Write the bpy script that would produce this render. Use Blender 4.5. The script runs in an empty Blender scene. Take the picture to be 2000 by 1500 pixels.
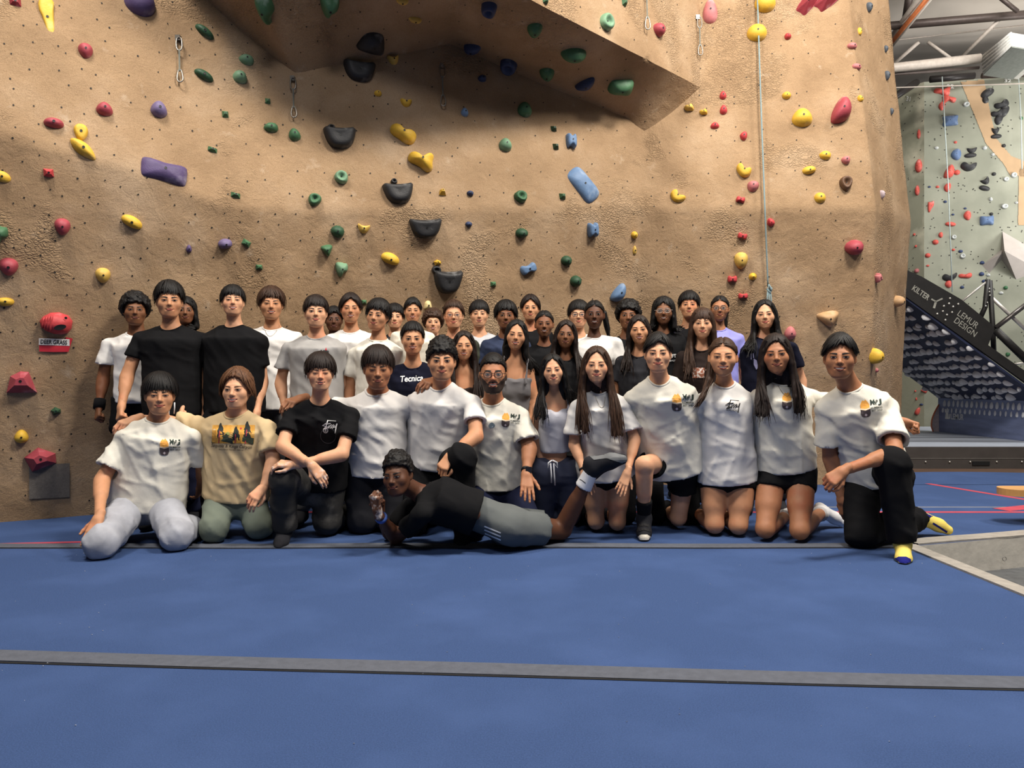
import bpy, bmesh, math, random
import numpy as np
from mathutils import Vector, Matrix, noise as mnoise
from mathutils.bvhtree import BVHTree

random.seed(7)
scene = bpy.context.scene
COL = scene.collection

# ------------------------------------------------------------------ camera, world, lights, exposure
FPX, CX, CY, HCAM = 1450.0, 1000.0, 750.0, 0.95      # focal length in px of the 2000x1500 frame, eye height
cam_data = bpy.data.cameras.new('camera')
cam_data.sensor_width = 36.0
cam_data.lens = 36.0 * FPX / 2000.0
cam_data.clip_start = 0.05
cam_data.clip_end = 200
cam = bpy.data.objects.new('camera', cam_data)
cam.location = (0, 0, HCAM)
cam.rotation_euler = (math.pi / 2, 0, 0)
COL.objects.link(cam)
scene.camera = cam

world = bpy.data.worlds.new('hall_ambient')
scene.world = world
world.use_nodes = True
world.node_tree.nodes['Background'].inputs[0].default_value = (0.95, 0.96, 1.0, 1)
world.node_tree.nodes['Background'].inputs[1].default_value = 0.09

def area_lamp(name, loc, target, sx, sy, power, color=(1, 0.95, 0.88)):
    l = bpy.data.lights.new(name, 'AREA')
    l.shape = 'RECTANGLE'
    l.size, l.size_y = sx, sy
    l.energy = power
    l.color = color
    o = bpy.data.objects.new(name, l)
    o.location = loc
    d = Vector(target) - Vector(loc)
    o.rotation_euler = d.to_track_quat('-Z', 'Y').to_euler()
    COL.objects.link(o)
    return o

# rows of ceiling lamps of the hall (all but the last hang at roof height)
area_lamp('hall_light', (2.8, 2.5, 7.5), (1.0, 6.4, 1.6), 1.6, 1.0, 700, (1, 0.93, 0.83))
area_lamp('hall_light', (-2.8, 2.5, 7.5), (-1.4, 5.8, 1.8), 1.6, 1.0, 420, (1, 0.93, 0.83))
area_lamp('hall_light', (6.0, 4.0, 7.5), (2.6, 6.8, 1.8), 1.2, 1.2, 320, (1, 0.93, 0.84))
area_lamp('hall_light', (0.0, -2.2, 7.5), (0.0, 2.5, 0.0), 2.4, 1.2, 190, (0.98, 0.97, 1.0))
area_lamp('hall_light', (9.0, 9.5, 7.4), (10.0, 15.5, 3.0), 3.0, 1.6, 430, (1, 0.98, 0.94))
area_lamp('hall_light', (12.5, 12.5, 4.2), (13.0, 17.0, 8.5), 2.5, 1.5, 330, (1, 0.98, 0.94))  # unseen light well below the roof, aimed up at the far lining

scene.view_settings.view_transform = 'Standard'
scene.view_settings.look = 'None'
scene.view_settings.exposure = 0.0
scene.view_settings.gamma = 1.0
scene.view_settings.use_curve_mapping = False
try:
    scene.cycles.use_denoising = True
    scene.cycles.max_bounces = 6
    scene.cycles.diffuse_bounces = 3
    scene.cycles.sample_clamp_indirect = 4.0
except Exception:
    pass

# ------------------------------------------------------------------ helpers
def W(u, v, Y):
    """pixel of the 2000x1500 frame at depth Y (metres in front of the camera) -> world point"""
    return Vector(((u - CX) * Y / FPX, Y, HCAM - (v - CY) * Y / FPX))

def G(u, v, z=0.0):
    """pixel on the mat surface -> world point on it, lifted by z"""
    Y = HCAM * FPX / (v - CY)
    return Vector(((u - CX) * Y / FPX, Y, z))

def ray(u, v):
    return Vector(((u - CX) / FPX, 1.0, -(v - CY) / FPX)).normalized()

def srgb(r, g=None, b=None):
    if g is None:
        r, g, b = r
    f = lambda c: ((c / 255.0) / 12.92 if c / 255.0 <= 0.04045 else ((c / 255.0 + 0.055) / 1.055) ** 2.4)
    return (f(r), f(g), f(b))

def new_mat(name):
    m = bpy.data.materials.new(name)
    m.use_nodes = True
    nt = m.node_tree
    return m, nt, nt.nodes['Principled BSDF']

_mats = {}
def mat(name, rgb, rough=0.6, var=0.12, vscale=18.0, bump=0.0, bscale=60.0, metal=0.0, spec=0.4,
        col2=None, c2scale=5.0, c2lo=0.55, c2hi=0.7, sss=0.0, crease=0.0, stretch=None, emit=0.0, sheen=0.0, alpha=1.0, trans=0.0):
    """procedural principled material: noise-varied colour, optional second tone in patches, optional bump"""
    if name in _mats:
        return _mats[name]
    m, nt, bs = new_mat(name)
    N, L = nt.nodes, nt.links
    c = srgb(rgb)
    tc = N.new('ShaderNodeTexCoord')
    src = tc.outputs['Object']
    if stretch:
        mp = N.new('ShaderNodeMapping')
        mp.inputs['Scale'].default_value = stretch
        L.new(src, mp.inputs['Vector'])
        src = mp.outputs['Vector']
    nz = N.new('ShaderNodeTexNoise')
    nz.inputs['Scale'].default_value = vscale
    nz.inputs['Detail'].default_value = 4
    L.new(src, nz.inputs['Vector'])
    rp = N.new('ShaderNodeValToRGB')
    rp.color_ramp.elements[0].position = 0.3
    rp.color_ramp.elements[1].position = 0.7
    rp.color_ramp.elements[0].color = (*[x * (1 - var) for x in c], 1)
    rp.color_ramp.elements[1].color = (*[min(1, x * (1 + var)) for x in c], 1)
    L.new(nz.outputs['Fac'], rp.inputs['Fac'])
    out = rp.outputs['Color']
    if col2:
        n2 = N.new('ShaderNodeTexNoise')
        n2.inputs['Scale'].default_value = c2scale
        n2.inputs['Detail'].default_value = 5
        L.new(src, n2.inputs['Vector'])
        r2 = N.new('ShaderNodeValToRGB')
        r2.color_ramp.elements[0].position = c2lo
        r2.color_ramp.elements[1].position = c2hi
        L.new(n2.outputs['Fac'], r2.inputs['Fac'])
        mx = N.new('ShaderNodeMix')
        mx.data_type = 'RGBA'
        L.new(r2.outputs['Color'], mx.inputs['Factor'])
        L.new(out, mx.inputs['A'])
        mx.inputs['B'].default_value = (*srgb(col2), 1)
        out = mx.outputs['Result']
    L.new(out, bs.inputs['Base Color'])
    bs.inputs['Roughness'].default_value = rough
    bs.inputs['Metallic'].default_value = metal
    bs.inputs['Specular IOR Level'].default_value = spec
    if sss:
        bs.inputs['Subsurface Weight'].default_value = sss
        bs.inputs['Subsurface Radius'].default_value = (0.012, 0.005, 0.003)
        bs.inputs['Subsurface Scale'].default_value = 0.6
    if sheen:
        bs.inputs['Sheen Weight'].default_value = sheen
    if alpha < 1:
        bs.inputs['Alpha'].default_value = alpha
    if trans:
        bs.inputs['Transmission Weight'].default_value = trans
    if emit:
        bs.inputs['Emission Color'].default_value = (*c, 1)
        bs.inputs['Emission Strength'].default_value = emit
    if bump:
        n3 = N.new('ShaderNodeTexNoise')
        n3.inputs['Scale'].default_value = bscale
        n3.inputs['Detail'].default_value = 5
        L.new(src, n3.inputs['Vector'])
        bp = N.new('ShaderNodeBump')
        bp.inputs['Strength'].default_value = bump
        bp.inputs['Distance'].default_value = 0.01
        L.new(n3.outputs['Fac'], bp.inputs['Height'])
        nout = bp.outputs['Normal']
        if crease:
            mpc = N.new('ShaderNodeMapping'); mpc.inputs['Rotation'].default_value = (0.3, 0.5, 0.2); mpc.inputs['Scale'].default_value = (1.0, 1.0, 0.55)
            L.new(tc.outputs['Object'], mpc.inputs['Vector'])
            rg = N.new('ShaderNodeTexNoise'); rg.noise_type = 'RIDGED_MULTIFRACTAL'
            rg.inputs['Scale'].default_value = 9.0; rg.inputs['Detail'].default_value = 3; rg.inputs['Distortion'].default_value = 0.5
            L.new(mpc.outputs['Vector'], rg.inputs['Vector'])
            b2 = N.new('ShaderNodeBump'); b2.inputs['Strength'].default_value = crease; b2.inputs['Distance'].default_value = 0.012
            L.new(rg.outputs['Fac'], b2.inputs['Height']); L.new(nout, b2.inputs['Normal'])
            nout = b2.outputs['Normal']
        L.new(nout, bs.inputs['Normal'])
    _mats[name] = m
    return m

def mesh_np(name, V, F, mats, midx=None, smooth=True):
    """fast mesh from numpy arrays; F is (n,4) quads or a list of faces"""
    me = bpy.data.meshes.new(name)
    V = np.asarray(V, dtype=np.float32)
    if isinstance(F, np.ndarray) and F.ndim == 2:
        n, k = F.shape
        me.vertices.add(len(V))
        me.vertices.foreach_set('co', V.ravel())
        me.loops.add(n * k)
        me.loops.foreach_set('vertex_index', F.astype(np.int32).ravel())
        me.polygons.add(n)
        me.polygons.foreach_set('loop_start', np.arange(0, n * k, k, dtype=np.int32))
        me.polygons.foreach_set('loop_total', np.full(n, k, dtype=np.int32))
    else:
        me.from_pydata([tuple(map(float, v)) for v in V], [], [tuple(map(int, f)) for f in F])
    for m in (mats if isinstance(mats, (list, tuple)) else [mats]):
        me.materials.append(m)
    if midx is not None:
        me.polygons.foreach_set('material_index', np.asarray(midx, dtype=np.int32))
    me.update(calc_edges=True)
    if smooth:
        me.polygons.foreach_set('use_smooth', np.ones(len(me.polygons), dtype=bool))
    return me

def link(name, me, parent=None, label=None, cat=None, group=None, kind=None, loc=None):
    o = bpy.data.objects.new(name, me)
    COL.objects.link(o)
    if parent is not None:
        o.parent = parent
        o.matrix_parent_inverse = Matrix.Translation(-parent.location) if parent.type == 'EMPTY' and parent.parent is None else Matrix.Identity(4)
    if loc is not None:
        o.location = loc
    tag(o, label, cat, group, kind)
    return o

def tag(o, label=None, cat=None, group=None, kind=None):
    if label: o['label'] = label
    if cat: o['category'] = cat
    if group: o['group'] = group
    if kind: o['kind'] = kind
    return o

def empty(name, loc, label=None, cat=None, group=None, kind=None):
    o = bpy.data.objects.new(name, None)
    o.empty_display_size = 0.1
    o.location = loc
    COL.objects.link(o)
    return tag(o, label, cat, group, kind)

class MB:
    """collects simple solids into one mesh"""
    def __init__(s):
        s.v, s.f = [], []
    def _add(s, vs, fs):
        b = len(s.v)
        s.v += [tuple(x) for x in vs]
        s.f += [tuple(i + b for i in f) for f in fs]
        return s
    def box(s, c, size, rot=None):
        hx, hy, hz = size[0] / 2, size[1] / 2, size[2] / 2
        pts = [Vector((x, y, z)) for x in (-hx, hx) for y in (-hy, hy) for z in (-hz, hz)]
        if rot is not None:
            pts = [rot @ p for p in pts]
        pts = [p + Vector(c) for p in pts]
        return s._add(pts, [(0, 1, 3, 2), (4, 6, 7, 5), (0, 4, 5, 1), (2, 3, 7, 6), (0, 2, 6, 4), (1, 5, 7, 3)])
    def prism(s, poly, d):
        """poly: list of 3D points, extruded by vector d"""
        d = Vector(d)
        n = len(poly)
        a = [Vector(p) for p in poly]
        b = [p + d for p in a]
        fs = [tuple(range(n))[::-1], tuple(range(n, 2 * n))]
        fs += [(i, (i + 1) % n, n + (i + 1) % n, n + i) for i in range(n)]
        return s._add(a + b, fs)
    def tube(s, pts, r, seg=10, closed=False, cap=True):
        pts = [Vector(p) for p in pts]
        n = len(pts)
        rs = r if isinstance(r, (list, tuple)) else [r] * n
        rings = []
        ref = None
        for i, p in enumerate(pts):
            if closed:
                d = pts[(i + 1) % n] - pts[(i - 1) % n]
            else:
                d = pts[min(i + 1, n - 1)] - pts[max(i - 1, 0)]
            d.normalize()
            if ref is None:
                ref = d.orthogonal().normalized()
            ref = (ref - d * ref.dot(d))
            if ref.length < 1e-5:
                ref = d.orthogonal()
            ref.normalize()
            bi = d.cross(ref)
            rings.append([p + (ref * math.cos(2 * math.pi * k / seg) + bi * math.sin(2 * math.pi * k / seg)) * rs[i] for k in range(seg)])
        vs = [q for rg in rings for q in rg]
        fs = []
        for i in range(n if closed else n - 1):
            j = (i + 1) % n
            for k in range(seg):
                fs.append((i * seg + k, i * seg + (k + 1) % seg, j * seg + (k + 1) % seg, j * seg + k))
        if cap and not closed:
            fs.append(tuple(range(seg))[::-1])
            fs.append(tuple((n - 1) * seg + k for k in range(seg)))
        return s._add(vs, fs)
    def quad(s, a, b, c, d):
        return s._add([a, b, c, d], [(0, 1, 2, 3)])
    def mesh(s, name, m, smooth=False):
        return mesh_np(name, s.v, s.f, m, smooth=smooth)
    def build(s, name, m, parent=None, smooth=False, **kw):
        return link(name, s.mesh(name, m, smooth), parent, **kw)

def bvh_of(me):
    return BVHTree.FromPolygons([v.co.copy() for v in me.vertices], [tuple(p.vertices) for p in me.polygons])
CAM = Vector((0, 0, HCAM))
# ------------------------------------------------------------------ the tan climbing wall
def wall_material():
    m, nt, bs = new_mat('tan_textured_wall')
    N, L = nt.nodes, nt.links
    tc = N.new('ShaderNodeTexCoord')
    def noise(scale, detail=5, rough=0.55, dist=0.0, vec=None):
        n = N.new('ShaderNodeTexNoise')
        n.inputs['Scale'].default_value = scale
        n.inputs['Detail'].default_value = detail
        n.inputs['Roughness'].default_value = rough
        n.inputs['Distortion'].default_value = dist
        L.new(vec or tc.outputs['Object'], n.inputs['Vector'])
        return n.outputs['Fac']
    def ramp(fac, stops):
        r = N.new('ShaderNodeValToRGB')
        e = r.color_ramp.elements
        e[0].position, e[0].color = stops[0][0], (*stops[0][1], 1)
        e[1].position, e[1].color = stops[-1][0], (*stops[-1][1], 1)
        for p, c in stops[1:-1]:
            q = e.new(p); q.color = (*c, 1)
        L.new(fac, r.inputs['Fac'])
        return r.outputs['Color']
    def mix(f, a, b, mode='MIX'):
        x = N.new('ShaderNodeMix'); x.data_type = 'RGBA'; x.blend_type = mode
        if isinstance(f, float): x.inputs['Factor'].default_value = f
        else: L.new(f, x.inputs['Factor'])
        for s, k in ((a, 'A'), (b, 'B')):
            if isinstance(s, tuple): x.inputs[k].default_value = (*s, 1)
            else: L.new(s, x.inputs[k])
        return x.outputs['Result']
    def math_(op, a, b):
        x = N.new('ShaderNodeMath'); x.operation = op
        for i, s in enumerate((a, b)):
            if isinstance(s, (int, float)): x.inputs[i].default_value = s
            else: L.new(s, x.inputs[i])
        return x.outputs[0]
    base = ramp(noise(1.7, 6), [(0.3, srgb(143, 117, 89)), (0.5, srgb(161, 134, 104)), (0.72, srgb(179, 154, 126))])
    grain = ramp(noise(160, 3, 0.7), [(0.3, (0.62, 0.58, 0.52)), (0.55, (1, 1, 1)), (0.8, (1.0, 1.0, 1.0))])
    c = mix(0.75, base, grain, 'MULTIPLY')
    chalk = ramp(noise(5.5, 7, 0.65), [(0.62, (0, 0, 0)), (0.8, (0.55, 0.55, 0.55))])
    c = mix(chalk, c, srgb(200, 184, 164))
    L.new(c, bs.inputs['Base Color'])
    bs.inputs['Roughness'].default_value = 0.85
    bs.inputs['Specular IOR Level'].default_value = 0.25
    # relief: sandy grain everywhere, trowel-scratch ripples in patches
    mp = N.new('ShaderNodeMapping'); mp.inputs['Scale'].default_value = (1.0, 1.0, 1.9)
    L.new(tc.outputs['Object'], mp.inputs['Vector'])
    vor = N.new('ShaderNodeTexVoronoi'); vor.feature = 'DISTANCE_TO_EDGE'
    vor.inputs['Scale'].default_value = 27
    nzv = N.new('ShaderNodeTexNoise'); nzv.inputs['Scale'].default_value = 16; nzv.inputs['Detail'].default_value = 2
    L.new(tc.outputs['Object'], nzv.inputs['Vector'])
    add = N.new('ShaderNodeMix'); add.data_type = 'RGBA'; add.blend_type = 'ADD'; add.inputs['Factor'].default_value = 0.13
    L.new(mp.outputs['Vector'], add.inputs['A']); L.new(nzv.outputs['Color'], add.inputs['B'])
    L.new(add.outputs['Result'], vor.inputs['Vector'])
    rip = ramp(vor.outputs['Distance'], [(0.0, (0, 0, 0)), (0.22, (1, 1, 1))])
    msk = ramp(noise(1.15, 3, 0.5, 0.8), [(0.53, (0, 0, 0)), (0.6, (1, 1, 1))])
    ripm = math_('MULTIPLY', rip, msk)
    fine = noise(95, 6, 0.75)
    mid = noise(11, 5, 0.6, 0.6)
    h = math_('ADD', math_('MULTIPLY', ripm, 0.42), math_('ADD', math_('MULTIPLY', fine, 0.30), math_('MULTIPLY', mid, 0.8)))
    bp = N.new('ShaderNodeBump'); bp.inputs['Strength'].default_value = 0.85; bp.inputs['Distance'].default_value = 0.016
    L.new(h, bp.inputs['Height'])
    L.new(bp.outputs['Normal'], bs.inputs['Normal'])
    return m
WALL_MAT = wall_material()

ZTOP = 6.2
def at_z(p, q, z):
    t = (z - p.z) / (q.z - p.z)
    return p.lerp(q, t)

# left panel: its foot runs from the left edge of the frame to the inner corner; below the ridge it leans out a little, above it leans back
b0 = G(0, 1018); b1 = G(170, 1005)
ldir = (b1 - b0).normalized()
lin = Vector((-ldir.y, ldir.x, 0))                       # horizontal direction into the wall
if lin.y < 0: lin = -lin
nlow = (lin + Vector((0, 0, 0.20))).normalized()
def on_left_low(u, v):
    d = ray(u, v)
    t = (b0 - CAM).dot(nlow) / d.dot(nlow)
    return CAM + d * t
corner_b = b0 + ldir * 2.16
ridge_px = [(-420, 170), (-150, 225), (0, 262), (120, 292), (230, 325), (330, 362), (410, 392), (500, 404), (597, 412)]
cols = []                                                # (foot, ridge, top)
for (u, v) in ridge_px[:-1]:
    r = on_left_low(u, v)
    s = (r - b0).dot(ldir)
    f = b0 + ldir * s
    t = r + (Vector((0, 0, 1)) + lin * 0.26) * (ZTOP - r.z)
    cols.append((f, r, t))
def colm(bu, bY, ru, rv, rY, hu, hv, hY):
    f = Vector(((bu - CX) * bY / FPX, bY, 0.0))
    r, h = W(ru, rv, rY), W(hu, hv, hY)
    return (f, r, at_z(r, h, ZTOP))
rc1 = on_left_low(597, 412)
hc1 = rc1 + (Vector((0, 0, 1)) + lin * 0.20) * 1.2
cols.append((Vector((corner_b.x, corner_b.y, 0)), rc1, at_z(rc1, hc1, ZTOP)))
cols.append(colm(905, 6.78, 890, 409, 6.16, 880, 95, 6.46))
cols.append(colm(1240, 7.52, 1245, 405, 7.02, 1256, 285, 7.17))
cols.append(colm(1470, 7.45, 1476, 408, 6.94, 1470, 60, 7.28))
cols.append(colm(1690, 7.45, 1710, 406, 6.90, 1657, 0, 7.25))
cols.append(colm(1752, 8.35, 1778, 430, 8.0, 1735, 0, 7.75))
far = cols[-1]
cols.append(tuple(p + Vector((0.35, 2.2, 0)) for p in far))

class Patchwork:
    def __init__(s):
        s.key, s.v, s.f = {}, [], []
    def vid(s, p):
        k = (round(p[0], 4), round(p[1], 4), round(p[2], 4))
        if k not in s.key:
            s.key[k] = len(s.v); s.v.append(p)
        return s.key[k]
    def patch(s, a, b, c, d, nu, nv):
        """a-b bottom edge, d-c top edge"""
        ids = []
        for j in range(nv + 1):
            l, r = a.lerp(d, j / nv), b.lerp(c, j / nv)
            ids.append([s.vid(tuple(l.lerp(r, i / nu))) for i in range(nu + 1)])
        for j in range(nv):
            for i in range(nu):
                q = (ids[j][i], ids[j][i + 1], ids[j + 1][i + 1], ids[j + 1][i])
                if len(set(q)) == 4: s.f.append(q)
                elif len(set(q)) == 3:
                    t = []
                    for x in q:
                        if x not in t: t.append(x)
                    s.f.append(tuple(t))

def finish_wall(pw, name, smooth_it, amp, parent=None):
    V = np.array(pw.v, dtype=np.float64)
    for it in range(smooth_it):                           # soften the creases
        acc = np.zeros_like(V); cnt = np.zeros(len(V))
        for f in pw.f:
            for i in range(len(f)):
                a, b = f[i], f[(i + 1) % len(f)]
                acc[a] += V[b]; cnt[a] += 1
        ok = cnt >= 4
        V[ok] = 0.45 * V[ok] + 0.55 * acc[ok] / cnt[ok][:, None]
    for i in range(len(V)):
        p = Vector(V[i])
        d = mnoise.noise(p * 1.3) * 0.022 + mnoise.noise(p * 4.1 + Vector((3, 7, 1))) * 0.010 + mnoise.noise(p * 11.0) * 0.0045
        V[i][1] += d * amp
    me = mesh_np(name, V, pw.f, WALL_MAT)
    return me

pw = Patchwork()
SP = 0.045
for (f0, r0, t0), (f1, r1, t1) in zip(cols[:-1], cols[1:]):
    nu = max(2, int((f1 - f0).length / SP))
    f0e, f1e = f0 - Vector((0, 0, 0.2)), f1 - Vector((0, 0, 0.2))
    pw.patch(f0e, f1e, r1, r0, nu, int(2.6 / SP))
    pw.patch(r0, r1, t1, t0, nu, int(3.6 / SP))
wall_me = finish_wall(pw, 'wall_climbing', 0, 1.15)
wall_left = link('wall_climbing', wall_me, label='tan textured climbing wall with angled panels and bolt holes', kind='structure')
wall_bvh0 = bvh_of(wall_me)
def hit0(u, v, push=0.0):
    d = ray(u, v)
    h = wall_bvh0.ray_cast(CAM, d)
    return h[0] + d * push

# the dark roof: a bulge whose underside we look up at; its lip runs level towards us
I = [hit0(400, 8, 0.08), hit0(500, 95, 0.08), hit0(585, 163, 0.08), hit0(735, 126, 0.08), hit0(880, 92, 0.08), hit0(1050, 168, 0.08), hit0(1219, 240, 0.08), hit0(1256, 285, 0.08)]
T = hit0(1370, 172, 0.02)
lipz = T.z
L2 = W(1000, 0, 5.45)
L2.z = lipz
L25 = T.lerp(L2, 0.35)
L15 = L2 + Vector((-0.40, -0.28, 0.06))
L1 = L2 + Vector((-0.95, -0.45, 0.22))
L0 = Vector((-2.0, 4.75, 4.30))
Lm = I[0] + (I[0] - I[2]) * 0.75
pr = Patchwork()
inner = [I[0], I[2], I[3], I[4], I[5], I[6]]
outer = [Lm, L0, L1, L15, L2, L25]
for i in range(5):
    a, b, c, d = inner[i], inner[i + 1], outer[i + 1], outer[i]
    pr.patch(a, b, c, d, max(6, int((b - a).length / 0.06)), 22)
pr.patch(I[6], I[7], T, L25, 8, 22)
up = Vector((0.05, 0.22, 1.0))
for a, b in zip(outer[:-1] + [L25], outer[1:] + [T]):
    at, bt = a + up * (ZTOP - a.z), b + up * (ZTOP - b.z)
    pr.patch(a, b, bt, at, max(6, int((b - a).length / 0.06)), 32)
roof_me = finish_wall(pr, 'wall_roof_bulge', 1, 0.6)
wall_roof = link('wall_overhang', roof_me, label='tan overhanging roof bulge jutting from the climbing wall', kind='structure')

_vs = [v.co.copy() for v in wall_me.vertices]
_fs = [tuple(p.vertices) for p in wall_me.polygons]
_b = len(_vs)
_vs += [v.co.copy() for v in roof_me.vertices]
_fs += [tuple(i + _b for i in p.vertices) for p in roof_me.polygons]
WBVH = BVHTree.FromPolygons(_vs, _fs)
def wall_hit(u, v):
    h = WBVH.ray_cast(CAM, ray(u, v))
    if h[0] is None: return None, None
    n = h[1] if h[1].dot(ray(u, v)) < 0 else -h[1]
    return h[0], n
def wall_normal(u, v, r=14):
    """averaged normal around a pixel"""
    a = Vector((0, 0, 0))
    for du, dv in ((0, 0), (r, 0), (-r, 0), (0, r), (0, -r)):
        p, n = wall_hit(u + du, v + dv)
        if n: a += n
    return a.normalized()

# bolt holes: a loose diamond grid of dark threaded sockets over all panels
mb = MB()
rng = random.Random(3)
row = 0
vpix = -20
while vpix < 1000:
    upix = -10 + (22 if row % 2 else 0)
    while upix < 1775:
        uu, vv = upix + rng.uniform(-15, 15), vpix + rng.uniform(-12, 12)
        if vv < 1000 - 0.06 * uu and rng.random() < 0.88:
            p, n = wall_hit(uu, vv)
            if p is not None:
                r = 0.0048 + rng.random() * 0.002
                a = n.orthogonal().normalized(); b = n.cross(a)
                ring = [p + n * 0.004 + (a * math.cos(k * math.pi / 4) + b * math.sin(k * math.pi / 4)) * r for k in range(8)]
                mb._add([p + n * 0.0035] + ring, [(0, 1 + k, 1 + (k + 1) % 8) for k in range(8)])
        upix += 47
    vpix += 33
    row += 1
bolt_dark = mat('socket_dark', (22, 20, 18), rough=0.7)
mb.build('bolt_socket', bolt_dark, wall_left, kind='stuff')
# ------------------------------------------------------------------ blue mats, pit, lower floor
carpet = mat('blue_carpet', (62, 83, 126), rough=0.95, var=0.20, vscale=230, bump=0.6, bscale=420, spec=0.1, col2=(70, 92, 138), c2scale=2.2, c2lo=0.45, c2hi=0.75)
vinyl = mat('grey_vinyl', (200, 195, 185), rough=0.5, var=0.08, vscale=14, bump=0.5, bscale=9, spec=0.4)
welt_m = mat('grey_welt', (150, 145, 138), rough=0.6, var=0.12, vscale=20, bump=0.3, bscale=40)
strip_m = mat('grey_seam_strip', (84, 88, 98), rough=0.85, var=0.10, vscale=30, bump=0.3, bscale=120, spec=0.2)
tape_m = mat('red_floor_tape', (178, 66, 82), rough=0.7, var=0.10, vscale=9)
black_m = mat('black_gap', (16, 17, 20), rough=0.8)
concrete = mat('dark_concrete', (78, 80, 82), rough=0.8, var=0.25, vscale=16, bump=0.3, bscale=50)
brown = mat('brown_floor', (92, 70, 56), rough=0.6, var=0.12, vscale=3)

floor = MB().box((2.0, 7.0, -0.22), (30, 26, 0.06)).build('floor', concrete, label='dark sub floor under the blue mats', kind='structure')
PITX = 2.36
pit0 = G(1790, 1066); pit1 = G(2000, 1048)
pdir = (pit1 - pit0).normalized()
# seam lines across the floor
s1a, s1b = G(0, 1283), G(2000, 1335)
s2a, s2b = G(0, 1068), G(1790, 1070)
def ext(a, b, x):
    t = (x - a.x) / (b.x - a.x)
    return Vector((x, a.y + (b.y - a.y) * t, 0))
XL = -6.5
def slab(name, poly, parent, m=carpet, top=0.0, th=0.19, sides=None, bevel=True, **kw):
    me = MB().prism([Vector((p.x, p.y, top - th)) for p in poly], (0, 0, th)).mesh(name, m)
    bm = bmesh.new(); bm.from_mesh(me)
    bmesh.ops.recalc_face_normals(bm, faces=bm.faces)
    bm.to_mesh(me); bm.free()
    if sides:
        me.materials.append(sides)
        for p in me.polygons:
            if abs(p.normal.z) < 0.5: p.material_index = 1
    return link(name, me, parent, **kw)
V3 = lambda x, y: Vector((x, y, 0))
slab('floor_mat', [V3(XL, -3), V3(PITX, -3), ext(s1a, s1b, PITX), ext(s1a, s1b, XL)], floor, sides=vinyl)
slab('floor_mat', [ext(s1a, s1b, XL), ext(s1a, s1b, PITX), V3(pit0.x, pit0.y), ext(s2a, s2b, XL)], floor, sides=vinyl)
far_r = pit0 + pdir * 3.9
XR = 10.5
back = 7.75
slab('floor_mat', [ext(s2a, s2b, XL), V3(pit0.x, pit0.y), V3(far_r.x, far_r.y), V3(far_r.x + .1, 5.72), V3(XL, 5.72)], floor, sides=vinyl)
slab('floor_mat', [V3(XL, 5.745), V3(XR, 5.745), V3(XR, 7.0), V3(XL, 7.0)], floor, sides=vinyl)
# the farthest mat bows up a little along its free edge
m5 = []
N5 = 24
for i in range(N5 + 1):
    x = 3.2 + (XR - 3.2) * i / N5
    m5.append(x)
mbk = MB()
for i in range(N5):
    x0, x1 = m5[i], m5[i + 1]
    z = lambda x: 0.018 + 0.016 * math.sin(x * 1.7)
    mbk._add([(x0, 7.02, 0.0), (x1, 7.02, 0.0), (x1, back, z(x1)), (x0, back, z(x0)), (x0, back, -0.19), (x1, back, -0.19)], [(0, 1, 2, 3), (3, 2, 5, 4)])
link('floor_mat', mbk.mesh('floor_mat', carpet), floor)
MB().box((6.5, 8.9, -0.195), (11, 2.5, 0.03)).build('lower_floor', brown, floor)
# the carpet edge: grey vinyl welt along the pit
def strip(name, a, b, w, z, m, th=0.004, wav=0.0, n=40, parent=floor):
    d = (b - a).normalized(); s = Vector((-d.y, d.x, 0)) * w / 2
    mbx = MB()
    L = []
    for i in range(n + 1):
        p = a.lerp(b, i / n)
        o = wav * (math.sin(i * 0.7) * 0.6 + math.sin(i * 0.31 + 1) * 0.7)
        p = p + Vector((-d.y, d.x, 0)) * o
        zz = Vector((0, 0, z + th + abs(o) * 0.08))
        L.append((p - s + zz, p + s + zz))
    for i in range(n):
        mbx._add([L[i][0], L[i + 1][0], L[i + 1][1], L[i][1]], [(0, 1, 2, 3)])
        for k in (0, 1):
            a0, a1 = L[i][k], L[i + 1][k]
            mbx._add([a0, a1, Vector((a1.x, a1.y, z - 0.002)), Vector((a0.x, a0.y, z - 0.002))], [(0, 1, 2, 3)])
    return link(name, mbx.mesh(name, m, True), parent)
strip('seam_strip', ext(s1a, s1b, XL), ext(s1a, s1b, PITX), 0.098, 0.0, strip_m, 0.004, 0.006)
strip('seam_strip', ext(s2a, s2b, XL), V3(pit0.x, pit0.y), 0.105, 0.0, strip_m, 0.004, 0.012, 60)
strip('seam_gap', ext(s1a, s1b, XL) + V3(0, -0.056), ext(s1a, s1b, PITX) + V3(0, -0.056), 0.012, 0.0, black_m, 0.002, 0.003)
strip('seam_gap', ext(s2a, s2b, XL) + V3(0, -0.062), V3(pit0.x, pit0.y - 0.062), 0.016, 0.0, black_m, 0.002, 0.006, 60)
strip('mat_edge_welt', V3(PITX - 0.047, -2.9), V3(pit0.x - 0.047, pit0.y), 0.09, 0.0, welt_m, 0.010, 0.004)
strip('mat_edge_welt', V3(pit0.x, pit0.y + 0.066), V3(far_r.x, far_r.y + 0.066), 0.12, 0.0, welt_m, 0.010, 0.006)
strip('floor_tape', V3(XL, 5.50), V3(far_r.x - .5, 5.50), 0.055, 0.0, tape_m, 0.002)
ta, tb = G(1740, 933), G(2040, 982)
strip('floor_tape', ta, tb, 0.06, 0.0, tape_m, 0.002)
strip('floor_tape', G(1955, 996), G(2060, 985), 0.13, 0.0, tape_m, 0.0025)
strip('floor_tape', G(-120, 1066), G(160, 1059), 0.035, 0.0, tape_m, 0.003)
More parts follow.
